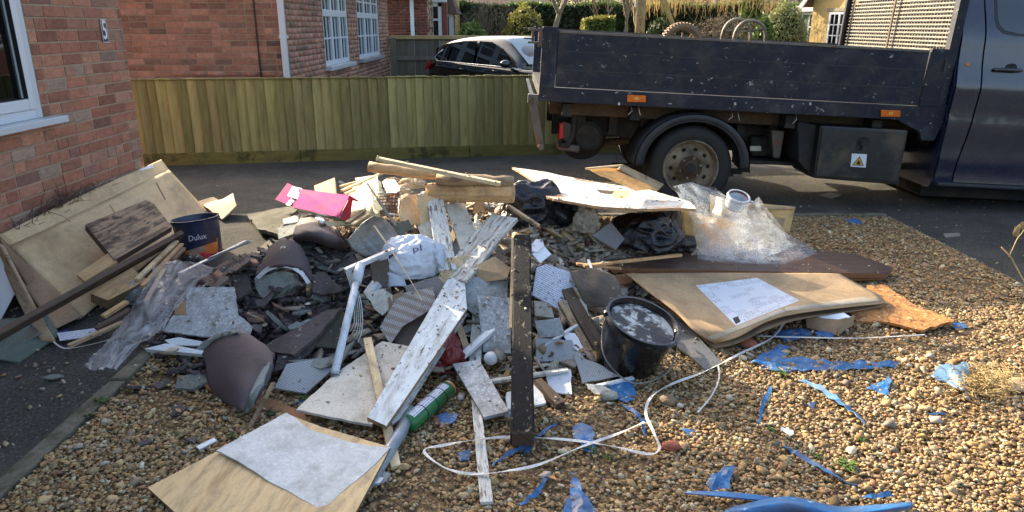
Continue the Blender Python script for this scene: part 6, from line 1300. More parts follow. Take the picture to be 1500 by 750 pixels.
patch('hardboard_sheet', 'smooth cream board curving up right of the pink box', 'board', [[(520, 270, .3), (545, 262, .34), (553, 256, .36)], [(505, 300, .25), (535, 296, .28), (556, 288, .3)], [(500, 328, .2), (530, 330, .2), (556, 326, .22)]], 'cream_smooth', th=.006, n=6, warp=.005)
plate('board_edge', 'thin pale board edge below the pink box', 'board', [(474, 324, .2), (540, 325, .22), (545, 331, .2), (480, 331, .18)], .012, 'pine_pale')
for k, (a, b, w_) in enumerate((((500, 278, .33), (560, 252, .38), 6), ((505, 283, .32), (552, 262, .36), 5), ((498, 272, .33), (540, 260, .36), 5), ((508, 325, .24), (540, 302, .28), 7), ((515, 328, .24), (548, 308, .28), 5))):
    beam('splinter', ['longest pale splinter of wood above the cream board', 'short pale splinter lying just under the longest one', 'third pale splinter at the left of the cream board', 'grey brown splinter lying flat on the cream board', 'lower pale splinter lying on the cream board'][k], 'splinter', a, b, w_, 'pine_pale' if k != 3 else 'pine_grey')
patch('gutter_piece', 'curved weathered grey gutter piece right of the ridge tiles', 'gutter', [[(548, 316, .3), (565, 322, .24), (588, 350, .18)], [(530, 328, .27), (545, 345, .2), (568, 370, .15)], [(509, 352, .22), (518, 366, .17), (534, 376, .13)]], 'zinc', th=.006, n=8)
rg = empty('wire_crate', M(568, 300, .3), 'small broken wire grid crate between the cream board and the cloths', 'crate')
for k in range(6): tube('wire', [M(556+k*5.5, 286-k*.4+2, .31), M(552+k*5.5, 310+k*1.2, .25)], .003, 'rust_inside', rg, seg=5); tube('wire', [M(555, 288+k*4.2, .31-.01*k), M(585, 285+k*5.4, .31-.01*k)], .003, 'rust_inside', rg, seg=5)
tube('rim', [M(554, 312, .25), M(553, 284, .32), M(586, 283, .33), M(584, 316, .25), M(554, 312, .25)], .006, 'galv', rg)
beam('rod', 'thin grey metal rod crossing the wire crate', 'rod', (553, 290, .36), (580, 330, .28), 4, 'zinc'); beam('lath', 'thin dark lath rising above the wire crate', 'lath', (538, 268, .4), (560, 300, .34), 3, 'pine_grey')
for k, (px, py, dz, r, m, lab) in enumerate(((585, 282, .26, (.09, .08, .05), 'cloth_cream', 'cream crumpled cloth at the top left of the heap'), (605, 270, .28, (.1, .07, .05), 'cloth_cream', 'peach crumpled cloth just under the logs'), (600, 300, .24, (.08, .07, .06), 'cloth_cream', 'cream crumpled cloth in the middle of the cloth pile'), (622, 300, .24, (.07, .06, .06), 'paper_grey', 'pale crumpled paper right of the cream cloths'), (575, 268, .28, (.06, .05, .04), 'torn_paper', 'tan torn cardboard crumple by the log end'), (628, 328, .2, (.06, .06, .05), 'paper_grey', 'pale crumpled paper above the white carrier bag'))):
    lump('cloth', lab, 'cloth', M(px, py, dz-.1), r, m, .35, 5, fr=2.0)
for k, (pts, m, lab) in enumerate((([(560, 265, .33), (580, 262, .34), (585, 280, .31), (566, 284, .3)], 'white_paint_worn', 'white square card above the wire crate'), ([(590, 290, .33), (612, 283, .34), (622, 325, .22), (598, 330, .22), (585, 318, .26)], 'cloth_cream', 'cream folded sheet left of the white batten'),
   ([(608, 286, .35), (638, 290, .33), (640, 330, .22), (618, 338, .22)], 'cardboard_light', 'pale folded card right of the cream folded sheet'), ([(612, 330, .26), (635, 318, .28), (640, 345, .22), (620, 352, .2)], 'paper_grey', 'grey white folded paper above the carrier bag'),
   ([(543, 280, .33), (556, 262, .36), (568, 300, .3), (552, 312, .26)], 'cream_smooth', 'cream strip of board standing left of the wire crate'), ([(520, 262, .33), (548, 258, .35), (552, 266, .33), (524, 272, .32)], 'plaster', 'pale crumbly plaster flake at the top left'), ([(575, 330, .28), (598, 322, .3), (605, 336, .26), (585, 345, .24)], 'mossy', 'grey green scrap above the carrier bag'))):
    plate('scrap', lab, 'scrap', pts, .003, m, warp=.012, rag=.004)
# logs and long batten
def log(lab, a, b, r, m, ends='pine_pale', wob=.01):
    A, B = M(*a), M(*b); P = [A.lerp(B, i/8)+Vector((0, random.uniform(-wob, wob), random.uniform(-wob, wob)*.5)) for i in range(9)]; vs, fs, uv = tube_mesh(P, [r*random.uniform(.93, 1.05) for _ in P], 14); o = mk('log', vs, fs, [m, ends], None, uv, mi=[0]*(len(fs)-2)+[1, 1]); o.data.polygons.foreach_set('use_smooth', [True]*(len(fs)-2)+[False]*2); return tag(o, lab, 'log')
log('thick barked log lying across the top of the heap', (628, 282, .34), (752, 283, .36), .052, 'pine', 'torn_paper', .006); log('thin split pole behind the thick log', (541, 245, .47), (640, 256, .43), .028, 'pine'); log('long thin pole behind the thick log at the right', (640, 262, .43), (752, 266, .42), .03, 'pine_grey')
beam('batten', 'long pale batten on top of the logs', 'batten', (553, 230, .55), (733, 267, .5), 10, 'pine_pale', th=.018)
# ---- CENTRE
for a, b, w_, m, lab, th in (((636, 284, .34), (656, 395, .18), 24, 'white_paint_worn', 'narrow white painted skirting right of the carrier bag', .018), ((666, 298, .28), (698, 384, .17), 30, 'cream_board', 'pale pinkish board in the left of the V shaped boards', .015), ((738, 316, .28), (662, 408, .16), 46, 'white_paint_worn', 'broad worn white plank leaning under the left black bag', .02),
    ((672, 330, .2), (640, 388, .14), 12, 'pine_grey', 'thin grey lath under the pale boards', .01), ((655, 340, .18), (692, 400, .13), 22, 'grey_board', 'blue grey strip of board under the V shaped boards', .01), ((700, 455, .06), (695, 545, .04), 16, 'white_paint_worn', 'narrow upright worn strip right of the long white plank', .015)):
    beam('board', lab, 'board', a, b, w_, m, th=th)
plate('white_plank', 'long wide white painted plank with peeling patches sloping to the front', 'plank', [(655, 410, .17), (680, 402, .18), (684, 452, .14), (566, 624, .12), (538, 611, .1)], .018, ['white_paint', 'pine_grey'], sp=.1)
plate('white_plank', 'second broken white board lying directly beneath the long white plank', 'plank', [(680, 462, .11), (686, 458, .11), (588, 612, .08), (574, 622, .08), (572, 612, .09)], .012, 'white_paint_worn')
plate('grey_board', 'grey scratched board leaning behind the upright white panel', 'board', [(672, 401, .17), (744, 412, .15), (742, 466, .08), (706, 468, .06), (680, 450, .1)], .01, 'grey_board')
plate('upright_board', 'upright pale blue white panel leaning left of the black post', 'board', [(699, 433, .17), (748, 436, .17), (748, 517, .05), (708, 515, .05)], .014, 'stone_laminate')
plate('white_offcut', 'pale white offcut board lying in front of the black post\'s left side', 'board', [(663, 533, .09), (702, 527, .1), (745, 602, .07), (709, 611, .06)], .014, 'stone_laminate')
beam('white_stick', 'flat white painted stick lying on the shingle at the bottom', 'stick', (713, 735, .035), (697, 585, .05), 19, 'white_paint_worn', th=.012, taper=.85)
beam('black_post', 'upright black post with flaked paint in the middle of the heap', 'post', (765, 634, .1), (765, 343, .30), 36, 'black_post', th=.075, ends='timber_dark', taper=.93)
beam('sunlit_edge', 'sunlit left edge of the black post, put in as a pale strip', 'strip', (748, 480, .14), (751, 348, .28), 4, 'pine_pale')  # pale strip added for the sun catching the post's left edge
plate('cardboard_scrap', 'crumpled brown greaseproof paper between the boards and the black post', 'paper', [(690, 390, .2), (725, 375, .24), (748, 392, .2), (742, 412, .16), (705, 412, .16)], .004, 'cardboard', warp=.03, wf=7)
lump('paper_wad', 'crumpled brown paper bag above the grey scratched board', 'paper', M(715, 396, .12), (.1, .07, .06), 'cardboard_brown', .4, 5)
plate('corrugated_sheet', 'ribbed beige panel below the white carrier bag', 'board', [(655, 378, .2), (688, 374, .2), (684, 402, .15), (655, 435, .12), (640, 410, .16)], .006, 'cardboard_light', fun=lambda x, y: .004*math.sin(x*90), sp=.02)
plate('textured_board', 'striped embossed wallpaper board, upper piece left of the long white plank', 'board', [(584, 430, .17), (634, 420, .18), (640, 448, .15), (590, 478, .12), (572, 505, .08), (556, 480, .11)], .006, 'embossed_strip', warp=.005)
plate('textured_board', 'embossed grid vinyl scrap under the carrier bag', 'vinyl', [(592, 420, .15), (640, 405, .17), (655, 420, .15), (634, 440, .12), (600, 436, .14)], .005, 'embossed_grid', warp=.004)
plate('cork_scrap', 'dark grid patterned mat under the striped wallpaper board', 'mat', [(578, 480, .08), (620, 455, .1), (640, 455, .1), (612, 520, .05), (580, 510, .06)], .006, 'cork_grid')
plate('perforated_panel', 'metal panel with rows of holes left of the white pipe foot', 'panel', [(402, 568, .06), (420, 533, .09), (500, 520, .09), (494, 535, .08), (448, 576, .04)], .01, 'perforated')
plate('tile_slab', 'ribbed grey brown tile slab leaning beside the perforated panel', 'roof tile', [(420, 528, .08), (480, 524, .1), (520, 498, .12), (500, 530, .1), (470, 540, .08)], .012, 'mortar_grey')
plate('cream_board', 'large cream board with a dark nail hole at the front of the heap', 'board', [(434, 600, .07), (490, 548, .1), (560, 500, .12), (622, 512, .1), (545, 622, .06)], .012, ['cream_board', 'plaster'], rag=.003, sp=.1)
beam('yellow_batten', 'short yellow pine batten standing on the cream board', 'batten', (580, 682, .03), (538, 494, .16), 15, 'pine_pale', th=.02)
plate('floor_underlay', 'large white speckled flooring sheet at the bottom left', 'sheet', [(317, 661, .068), (419, 605, .1), (432, 612, .1), (443, 622, .1), (460, 632, .09), (480, 637, .09), (500, 644, .09), (540, 652, .09), (571, 655, .09), (548, 680, .075), (470, 748, .062), (420, 718, .064), (390, 703, .065), (355, 680, .067)], .006, 'floor_white', rag=.002, sp=.06, warp=.003)
fu = plate('plywood_sheet', 'flat pale plywood sheet lying under the white flooring sheet', 'plywood', [(216, 714, .045), (316, 662, .06), (420, 606, .085), (470, 625, .085), (572, 655, .085), (500, 790, .05), (300, 790, .045)], .01, ['ply_clean', 'cardboard_edge'], sp=.1)
tube('pipe_body', [Vector((0, 0, 0)), Vector((0, 0, .001))], .001, 'pipe_grey') if 0 else None
gp = empty('grey_downpipe', M(540, 700, .0), 'grey plastic downpipe lying beside the white flooring sheet', 'pipe'); P_ = [M(478, 775, .03), M(545, 700, .04), M(588, 632, .06), M(600, 600, .07)]; tube('pipe', P_, .023, 'pipe_grey', gp, 16)
clp = M(540, 706, .06); slab('bracket', [clp+Vector(v) for v in ((-.03, -.02, 0), (.035, -.005, 0), (.045, .02, 0), (.03, .03, 0), (.0, .012, 0), (-.03, .02, 0))], Vector((0, 0, 1)), .008, 'pipe_grey', gp)
# white rainwater strip and pipe
beam('trim', 'white plastic trim strip pointing at the carrier bag', 'trim', (504, 394, .24), (577, 363, .27), 10, 'upvc_dirty', th=.02)
pp2 = empty('white_conduit', M(490, 552, 0), 'white plastic conduit leaning from the cream board to the white trim', 'pipe'); Aq, Bq = M(490, 548, .11), M(528, 388, .25)
tube('conduit', [Aq, Aq.lerp(Bq, .5), Bq], .017, 'upvc_dirty', pp2, 12); tube('coupling', [Aq.lerp(Bq, .82), Aq.lerp(Bq, 1.0)], .023, 'upvc_dirty', pp2, 12); tube('end_cap', [Aq+Vector((-.012, -.01, -.012)), Aq+Vector((.02, 0, -.012))], .012, 'zinc', pp2, 8)
for k in range(5): P = [M(506+k*2, 395, .24), M(516+k*3.2, 430+k*3, .2), M(519+k*2.8, 470+k*3, .15), M(512+k*3, 486+k*4, .12)]; tag(ribbon('string', spline(P, 5), .0035, .001, 'strap'), 'thin white nylon string hanging beside the white conduit', 'string', 'white strings hanging by the conduit')
beam('pipe_elbow', 'small white plastic end piece right of the white conduit', 'pipe', (536, 430, .14), (550, 412, .17), 16, 'upvc_dirty', th=.03)
plate('torn_board', 'torn fibreboard piece with jagged edge right of the conduit', 'board', [(533, 430, .18), (560, 423, .2), (575, 432, .18), (572, 452, .12), (560, 462, .1), (548, 452, .13)], .012, 'plaster', warp=.02, rag=.006); plate('cardboard_scrap', 'brown card triangle beside the torn fibreboard piece', 'cardboard', [(568, 436, .17), (592, 425, .18), (583, 455, .12), (570, 453, .13)], .004, 'cardboard_brown')
plate('brown_board', 'upright brown board behind the carrier bag\'s left side', 'board', [(545, 385, .2), (572, 378, .21), (568, 420, .13), (545, 425, .13)], .01, 'cloth_brown')
bg_ = lump('carrier_bag', 'stuffed white plastic carrier bag with blue print in the middle of the heap', 'bag', M(606, 385, .15), (.155, .11, .125), 'bag_white', .2, 6, rot=.2, fr=1.25, hf=.5)
decal('blue_mark', bg_, [(604, 361), (617, 358), (618, 370), (606, 372)], 'blue_print', txt='pl', off=.003); decal('blue_mark', bg_, [(577, 404), (589, 401), (587, 416), (575, 418)], 'blue_print', off=.003); decal('blue_mark', bg_, [(568, 368), (576, 362), (577, 374), (570, 380)], 'blue_print', off=.003)
patch('bag_handle', None, None, [[(634, 352, .26), (645, 362, .24), (652, 385, .2), (645, 400, .15)], [(640, 372, .24), (640, 385, .22), (648, 395, .17), (650, 405, .13)]], 'bag_white', th=.002, n=6, ridge=.01, parent=bg_)
patch('bag_tail', None, None, [[(556, 408, .1), (570, 400, .16), (592, 408, .15)], [(560, 424, .09), (572, 420, .12), (596, 420, .12)]], 'bag_white', th=.002, n=6, ridge=.01, parent=bg_)
plate('green_scrap', 'green plastic scrap peeping out right of the carrier bag', 'plastic', [(632, 392, .15), (642, 386, .16), (652, 400, .14), (640, 406, .13)], .004, 'green_plastic', warp=.01)
strap('cord', 'thin pale cord draped over the carrier bag', 'cord', [(548, 330, .36), (570, 362, .34), (595, 400, .3), (618, 440, .2)], .007, 'pine_pale')
lump('red_bag', 'crumpled dark red plastic bag under the long white plank', 'bag', M(650, 525, .04), (.085, .07, .11), 'red_bag', .3, 5)
sc_ = empty('spray_can', M(622, 600, .03), 'green and white tube with orange cap lying under the long white plank', 'tube'); a, b = M(598, 622, .055), M(656, 570, .07)
tube('body', [a, b], .034, 'green_plastic', sc_, 20); d_ = (b-a).normalized(); tube('cap', [b, b+d_*.012], .032, 'orange_print', sc_, 20)
nn_ = d_.cross(Vector((0, 0, 1))).normalized(); up_ = nn_.cross(d_); vs = []; uv = []
for i in range(2):
    for k in range(9): an = R(-35+k*17); s_ = (a.lerp(b, .05 if i == 0 else .93))+(up_*math.cos(an)-nn_*math.sin(-an)*-1)*.0352; vs.append(s_); uv.append((i*.2, k*.01))
mk('label', vs, [(k, k+1, k+10, k+9) for k in range(8)], 'news_print', sc_, uv, smooth=True)
for t_ in (.3, .55, .78): tube('black_band', [a.lerp(b, t_), a.lerp(b, t_)+d_*.004], .0358, 'ink_black', sc_, 20)
# around the post
plate('newspaper', 'printed white leaflet with barcode right of the black post', 'paper', [(786, 392, .24), (800, 387, .25), (845, 402, .2), (842, 420, .16), (825, 457, .11), (780, 432, .15)], .002, 'news_print', warp=.004)
plate('paper', 'white folded paper above the printed leaflet', 'paper', [(786, 366, .29), (796, 358, .3), (808, 372, .27), (792, 385, .25), (780, 372, .28)], .002, 'label_white', warp=.004); plate('paper', 'round pale paper cup lid above the folded paper', 'paper', [(779, 358, .3), (785, 350, .31), (795, 351, .31), (797, 360, .3), (788, 369, .29), (780, 368, .29)], .004, 'label_white')
for lab, pts, m, th in (('small white offcut peppered with black specks right of the post', [(800, 548, .05), (836, 541, .06), (838, 577, .03), (806, 574, .03)], 'label_white', .006), ('speckled grey vinyl piece in front of the black bucket', [(840, 519, .07), (870, 530, .06), (910, 550, .04), (853, 561, .035)], 'perforated', .006),
    ('blue white card leaning left of the black bucket', [(822, 486, .09), (842, 488, .09), (862, 520, .05), (840, 518, .06)], 'label_white', .004), ('grey slate like offcut right of the post', [(783, 470, .12), (820, 465, .13), (828, 490, .09), (790, 495, .09)], 'grey_board', .01), ('dull grey vinyl tile right of the post', [(785, 495, .09), (838, 498, .09), (845, 530, .05), (786, 528, .06)], 'perforated', .008),
    ('grey plaster slab by the crushed plaster', [(828, 440, .14), (856, 436, .15), (862, 462, .1), (835, 468, .1)], 'plaster', .02), ('narrow grey board end right of the black post\'s foot', [(742, 575, .05), (790, 560, .06), (800, 590, .03), (742, 600, .02)], 'foam', .012), ('beige tile piece above the speckled offcut', [(782, 440, .14), (805, 445, .13), (812, 465, .1), (784, 462, .11)], 'paper_grey', .012)):
    plate('offcut', lab, 'offcut', pts, th, m, rag=.003)
for a, b, w_, m, lab in (((700, 560, .06), (832, 540, .07), 9, 'white_paint_worn', 'speckled white batten passing behind the post foot'), ((786, 555, .07), (822, 590, .04), 17, 'timber_dark', 'dark brown wooden stub right of the post foot'), ((862, 567, .04), (928, 552, .05), 7, 'upvc_dirty', 'white plastic strip in front of the black bucket'),
    ((676, 520, .08), (722, 480, .1), 12, 'foam', 'short white foam bar above the pale offcut board'), ((790, 510, .08), (845, 475, .1), 6, 'upvc_dirty', 'thin white stick right of the black post'), ((672, 475, .12), (684, 512, .07), 10, 'pine_grey', 'short grey stub left of the upright panel'),
    ((745, 300, .28), (790, 330, .24), 8, 'pine_grey', 'short grey stick below the left black bag'), ((855, 388, .18), (998, 372, .23), 7, 'pine', 'long orange brown stick below the right black bag'), ((845, 385, .17), (910, 392, .18), 6, 'torn_paper', 'split end of a stick at the crushed plaster')):
    beam('stick', lab, 'stick', a, b, w_, m)
beam('stair_rail', 'dark curved wooden moulding leaning left of the black bucket', 'moulding', (886, 520, .04), (828, 418, .17), 22, 'timber_dark', th=.03); beam('stair_rail', 'brown moulding edge left of the dark curved moulding', 'moulding', (872, 528, .03), (822, 440, .14), 12, 'pine_grey', th=.02)
patch('cloth', 'dark brown cloth draped behind the black bucket', 'cloth', [[(835, 400, .2), (865, 395, .22), (900, 410, .18)], [(845, 425, .17), (880, 425, .19), (905, 430, .16)], [(860, 450, .12), (890, 450, .14), (910, 450, .12)]], 'cloth_brown', th=.006, n=7, ridge=.015, warp=.01)
strap('pipe', 'thin grey bent plastic pipe left of the black bucket', 'pipe', [(862, 380, .2), (872, 405, .2), (890, 425, .18), (905, 438, .15)], .012, 'pipe_grey', th=.01)
lump('light_bulb', 'round frosted lamp globe left of the black post', 'lamp globe', M(719, 525, .06), (.03, .03, .03), 'foam', .02, 3, flat=1)
plate('hardboard', 'orange brown hardboard under the long dark panel', 'board', [(888, 405, .1), (930, 398, .12), (925, 415, .09), (890, 418, .07)], .006, 'hardboard')
C = over(.62, 3.95, .17, .15, 900, dz=.05); shards('crushed_plaster', C, .016, 'chips', 'crushed grey plaster spilling right of the black post', .5, 1.3)
plate('dark_tile', 'flat dark grey square tile before the right black bag', 'tile', [(868, 345, .27), (895, 325, .3), (915, 350, .26), (902, 366, .22)], .01, 'soft_grey')
# black bags
b1 = lump('rubbish_bag', 'left black rubbish bag, shiny, under the broken white board end', 'rubbish bag', M(782, 308, .10), (.17, .13, .17), 'black_plastic', .24, 6, rot=.3, fr=1.25, hf=.12); lump('bag_fold', None, None, M(830, 315, .1), (.14, .1, .11), 'black_plastic', .26, 5, parent=b1, fr=1.3, hf=.12)
b2 = lump('rubbish_bag', 'right black rubbish bag tucked under the broken white board', 'rubbish bag', M(945, 345, .16), (.19, .13, .13), 'black_plastic', .22, 6, rot=-.25, fr=1.4, hf=.15); lump('bag_fold', None, None, M(990, 358, .1), (.11, .08, .07), 'black_plastic', .25, 5, parent=b2, fr=1.4, hf=.15)
lump('grey_bag', 'small crumpled grey silver bag between the two black bags', 'bag', M(858, 328, .16), (.06, .05, .1), 'paper_grey', .3, 5); lump('brown_bag', 'brown crumpled bag right of the right black bag', 'bag', M(985, 330, .16), (.05, .05, .09), 'cloth_brown', .3, 4)
lump('plastic_wrap', 'small crumpled clear wrap left of the left black bag', 'plastic', M(700, 345, .14), (.07, .06, .06), 'film_dusty', .4, 5); lump('tissue', 'small crumpled white tissue under the thick log', 'tissue', M(690, 360, .13), (.05, .04, .05), 'label_white', .4, 4)
# white broken board
wbd = plate('plasterboard', 'large broken white plasterboard lying over the black bags', 'plasterboard', [(750, 245, .50), (800, 252, .50), (880, 268, .505), (950, 276, .505), (1012, 296, .53), (1020, 306, .54), (950, 306, .56), (870, 300, .56), (820, 292, .55), (800, 288, .55), (785, 268, .53), (770, 256, .52)], .014, ['plasterboard', 'torn_paper'], rag=.004, sp=.06, warp=.004, absz=1)
decal('torn_patch', wbd, [(790, 263), (812, 265), (826, 290), (798, 292)], 'torn_paper', 8); decal('torn_patch', wbd, [(872, 277), (900, 280), (896, 285), (880, 283)], 'hub_dark', 5, off=.003); decal('torn_patch', wbd, [(895, 278), (922, 280), (918, 291), (898, 289)], 'torn_paper', 6); decal('torn_patch', wbd, [(835, 258), (870, 265), (868, 268), (845, 264)], 'cardboard_edge', 5)
# wooden frame box
fr0 = [M(858, 241, .55), M(915, 241, .53), M(972, 273, .4), M(940, 278, .4)]; dr_ = empty('drawer', M(900, 280, 0), 'orange pine drawer front resting behind the broken white board', 'drawer')
q = [M(858, 240, .5), M(912, 240, .5), M(968, 270, .44), M(925, 270, .42)]; 
patch('face', None, None, [[(858, 246, .49), (882, 246, .49), (908, 247, .49)], [(880, 258, .45), (905, 264, .44), (938, 268, .42)]], 'carton_yellow', th=.006, n=4, parent=dr_)
slab('top_edge', [M(857, 240, .52), M(912, 240, .52), M(908, 247, .5), M(859, 247, .5)], Vector((0, 0, 1)), .01, 'pine_pale', dr_); slab('side', [M(912, 240, .52), M(972, 270, .42), M(965, 278, .41), M(906, 248, .5)], fitplane([M(912, 240, .52), M(972, 270, .42), M(965, 278, .41), M(906, 248, .5)])[1], .02, 'pine_grey', dr_)  # top edge's paler wood holds the sunlight in its colour
slab('side_panel', [M(906, 248, .5), M(965, 278, .41), M(930, 276, .38), M(870, 254, .47)], fitplane([M(906, 248, .5), M(965, 278, .41), M(930, 276, .38), M(870, 254, .47)])[1], .008, 'pine', dr_)
# open carton under the bubble wrap
cx_ = empty('open_carton', M(1075, 340, 0), 'open yellow brown carton lit by the sun under the bubble wrap', 'carton')
K = [M(998, 306, .23), M(1020, 300, .25), M(1165, 304, .27), M(1160, 350, .08), M(1000, 362, .1)]
patch('front_panel', None, None, [[(998, 304, .27), (1040, 318, .27), (1080, 322, .26)], [(1000, 352, .12), (1040, 366, .1), (1080, 372, .1)]], 'carton_yellow', th=.005, n=5, parent=cx_)
patch('back_panel', None, None, [[(1040, 285, .32), (1100, 298, .3), (1165, 303, .27)], [(1040, 325, .15), (1100, 335, .12), (1156, 342, .1)]], 'carton_yellow', th=.005, n=5, parent=cx_)
patch('flap', None, None, [[(1110, 298, .3), (1165, 303, .27)], [(1120, 308, .26), (1165, 306, .26)]], 'cardboard', th=.005, n=3, parent=cx_); patch('inner_panel', None, None, [[(1040, 320, .2), (1150, 320, .2)], [(1045, 365, .1), (1140, 355, .1)]], 'cardboard', th=.005, n=4, parent=cx_)
bw = patch('bubble_wrap', 'big sheet of bubble wrap draped over the carton and panel', 'bubble wrap', [[(985, 274, .43), (1010, 268, .44), (1042, 276, .42), (1062, 290, .38)], [(1000, 292, .38), (1030, 292, .38), (1066, 300, .36), (1108, 298, .36)], [(1010, 315, .3), (1040, 318, .3), (1082, 325, .29), (1122, 318, .3)], [(1018, 342, .2), (1052, 348, .22), (1100, 350, .22), (1150, 345, .2)], [(1020, 365, .13), (1060, 375, .14), (1120, 376, .14), (1190, 365, .14)], [(1024, 380, .1), (1075, 388, .1), (1130, 390, .1), (1202, 385, .1)]], 'film_bubble', th=0, n=9, ridge=.012, warp=.008, wf=5, rag=.004)
patch('bubble_wrap', 'lower folded edge of bubble wrap lying flat on the dark panel', 'bubble wrap', [[(1020, 366, .12), (1070, 360, .14), (1130, 368, .13)], [(1022, 380, .1), (1075, 382, .11), (1140, 384, .1)], [(1030, 388, .09), (1080, 392, .09), (1150, 391, .09)]], 'film_bubble', th=0, n=7, ridge=.01, wf=6, rag=.004)
jp = M(1081, 291, .46); jr = empty('pipe_roll', jp, 'round open tube end poking out of the bubble wrap', 'roll', rot=(R(22), R(8), 0))
lathe('tube', [(.056, -.05), (.06, -.02), (.063, .0), (.066, .01), (.063, .02), (.055, .02), (.05, -.0), (.045, -.03), (0, -.03)], 'upvc_dirty', jr, seg=30); lathe('core', [(.052, .018), (.048, -.06), (0, -.06)], 'rust_inside', jr, seg=24)
patch('bubble_wrap_fold', None, None, [[(1052, 288, .45), (1066, 296, .47), (1082, 301, .475), (1098, 296, .47), (1110, 288, .45)], [(1046, 312, .38), (1062, 322, .4), (1084, 326, .4), (1106, 320, .39), (1122, 308, .37)], [(1034, 338, .28), (1058, 348, .3), (1086, 352, .3), (1114, 346, .29), (1140, 332, .26)], [(1022, 362, .15), (1054, 372, .18), (1090, 378, .18), (1124, 374, .17), (1160, 362, .15)]], 'film_bubble', th=0, n=7, ridge=.014, wf=6, rag=.004, parent=bw)
# right: dark panel, flattened carton, osb
plate('door_board', 'long dark brown wood grain panel lying under the bubble wrap', 'panel', [(888, 382, .12), (1000, 366, .14), (1150, 364, .12), (1255, 372, .1), (1308, 392, .08), (1300, 401, .07), (1100, 397, .09), (900, 392, .1)], .03, ['dark_panel', 'hardboard'])
plate('door_board', 'second dark board edge just under the wood grain panel', 'panel', [(895, 398, .08), (1100, 400, .07), (1300, 404, .045), (1298, 408, .04), (1100, 412, .05), (925, 404, .06)], .012, 'hardboard')
fc = patch('flattened_carton', 'large flattened brown carton with a big printed label at the right', 'carton', [[(918, 402, .14), (1010, 400, .14), (1120, 400, .12), (1230, 402, .1)], [(950, 428, .14), (1040, 424, .14), (1140, 420, .12), (1262, 420, .09)], [(990, 458, .13), (1070, 455, .13), (1150, 442, .14), (1285, 432, .08)], [(1018, 486, .10), (1085, 478, .12), (1160, 452, .15), (1294, 440, .075)], [(1046, 503, .045), (1080, 494, .09), (1150, 463, .13), (1296, 444, .07)]], 'cardboard', th=.007, n=8, warp=.003, wf=3)
decal('printed_label', fc, [(1019, 418), (1109, 407), (1171, 440), (1078, 477)], 'label_print', 14, sc=1); decal('barcode', fc, [(1073, 466), (1081, 463), (1085, 471), (1078, 475)], 'ink_black', 2, off=.003)
decal('tape', fc, [(1036, 494), (1042, 499), (1150, 456), (1144, 452)], 'tape', 10, off=.003); decal('tape', fc, [(1150, 450), (1150, 456), (1288, 440), (1268, 434)], 'tape', 8, off=.003)
patch('lower_layer', None, None, [[(960, 440, .08), (1040, 440, .1), (1140, 430, .09), (1290, 446, .06)], [(1046, 512, .02), (1085, 500, .06), (1160, 470, .09), (1290, 450, .05)]], 'cardboard_brown', th=.006, n=8, warp=.004, parent=fc)
plate('dark_board', 'dark grey board between the black bucket and the flattened carton', 'board', [(960, 460, .07), (1000, 468, .07), (1058, 532, .03), (1035, 543, .025), (975, 490, .05)], .01, 'soft_grey')
plate('osb_sheet', 'rough orange chipboard piece lying on the shingle at the right', 'chipboard', [(1270, 418, .06), (1295, 416, .07), (1345, 448, .06), (1398, 470, .05), (1350, 483, .04), (1292, 470, .04), (1255, 462, .04)], .014, 'osb', rag=.008, warp=.004)
plate('osb_sheet', 'smaller orange chipboard fragment left of the rough chipboard piece', 'chipboard', [(1240, 452, .05), (1282, 455, .055), (1300, 472, .04), (1255, 470, .035)], .012, 'osb', rag=.007)
sb = empty('small_carton', M(1215, 480, 0), 'small open brown box with a white insert under the flattened carton', 'box'); 
plate('box_front', None, None, [(1180, 464, .07), (1230, 468, .08), (1225, 491, .02), (1182, 480, .025)], .006, 'cardboard_brown', parent=sb); plate('box_side', None, None, [(1230, 468, .08), (1252, 462, .08), (1250, 476, .03), (1227, 491, .02)], .006, 'cardboard', parent=sb); plate('insert', None, None, [(1198, 464, .075), (1236, 458, .09), (1246, 464, .08), (1226, 470, .07)], .003, 'label_white', parent=sb)
# black bucket
bb = bucket('black_bucket', 'black builder\'s bucket with dried white plaster inside, tilted at the heap\'s right front', 911, 538, .158, .27, 'bucket_black', (R(13), R(16), R(0)), fill=.91, fillm='bucket_residue', taper=.78, dz=.0)
hp_ = [(-.158, 0, .25), (-.165, -.06, .2), (-.13, -.15, .13), (0, -.195, .08), (.13, -.15, .13), (.165, -.06, .2), (.158, 0, .25)]; tube('handle', spline([Vector(v) for v in hp_], 5), .0035, 'zinc', bb, 6, local=True)
for s_ in (-1, 1): lathe('handle_lug', [(0, -.008), (.016, -.008), (.016, .008), (0, .008)], 'bucket_black', bb, (s_*.158, 0, .25), 'y', 12)
plate('plaster_crust', 'lump of white plaster crust on a blue sheet before the bucket', 'plaster', [(857, 562, .05), (880, 563, .06), (895, 570, .05), (885, 580, .03), (870, 576, .03)], .02, 'plaster', warp=.01, rag=.006)
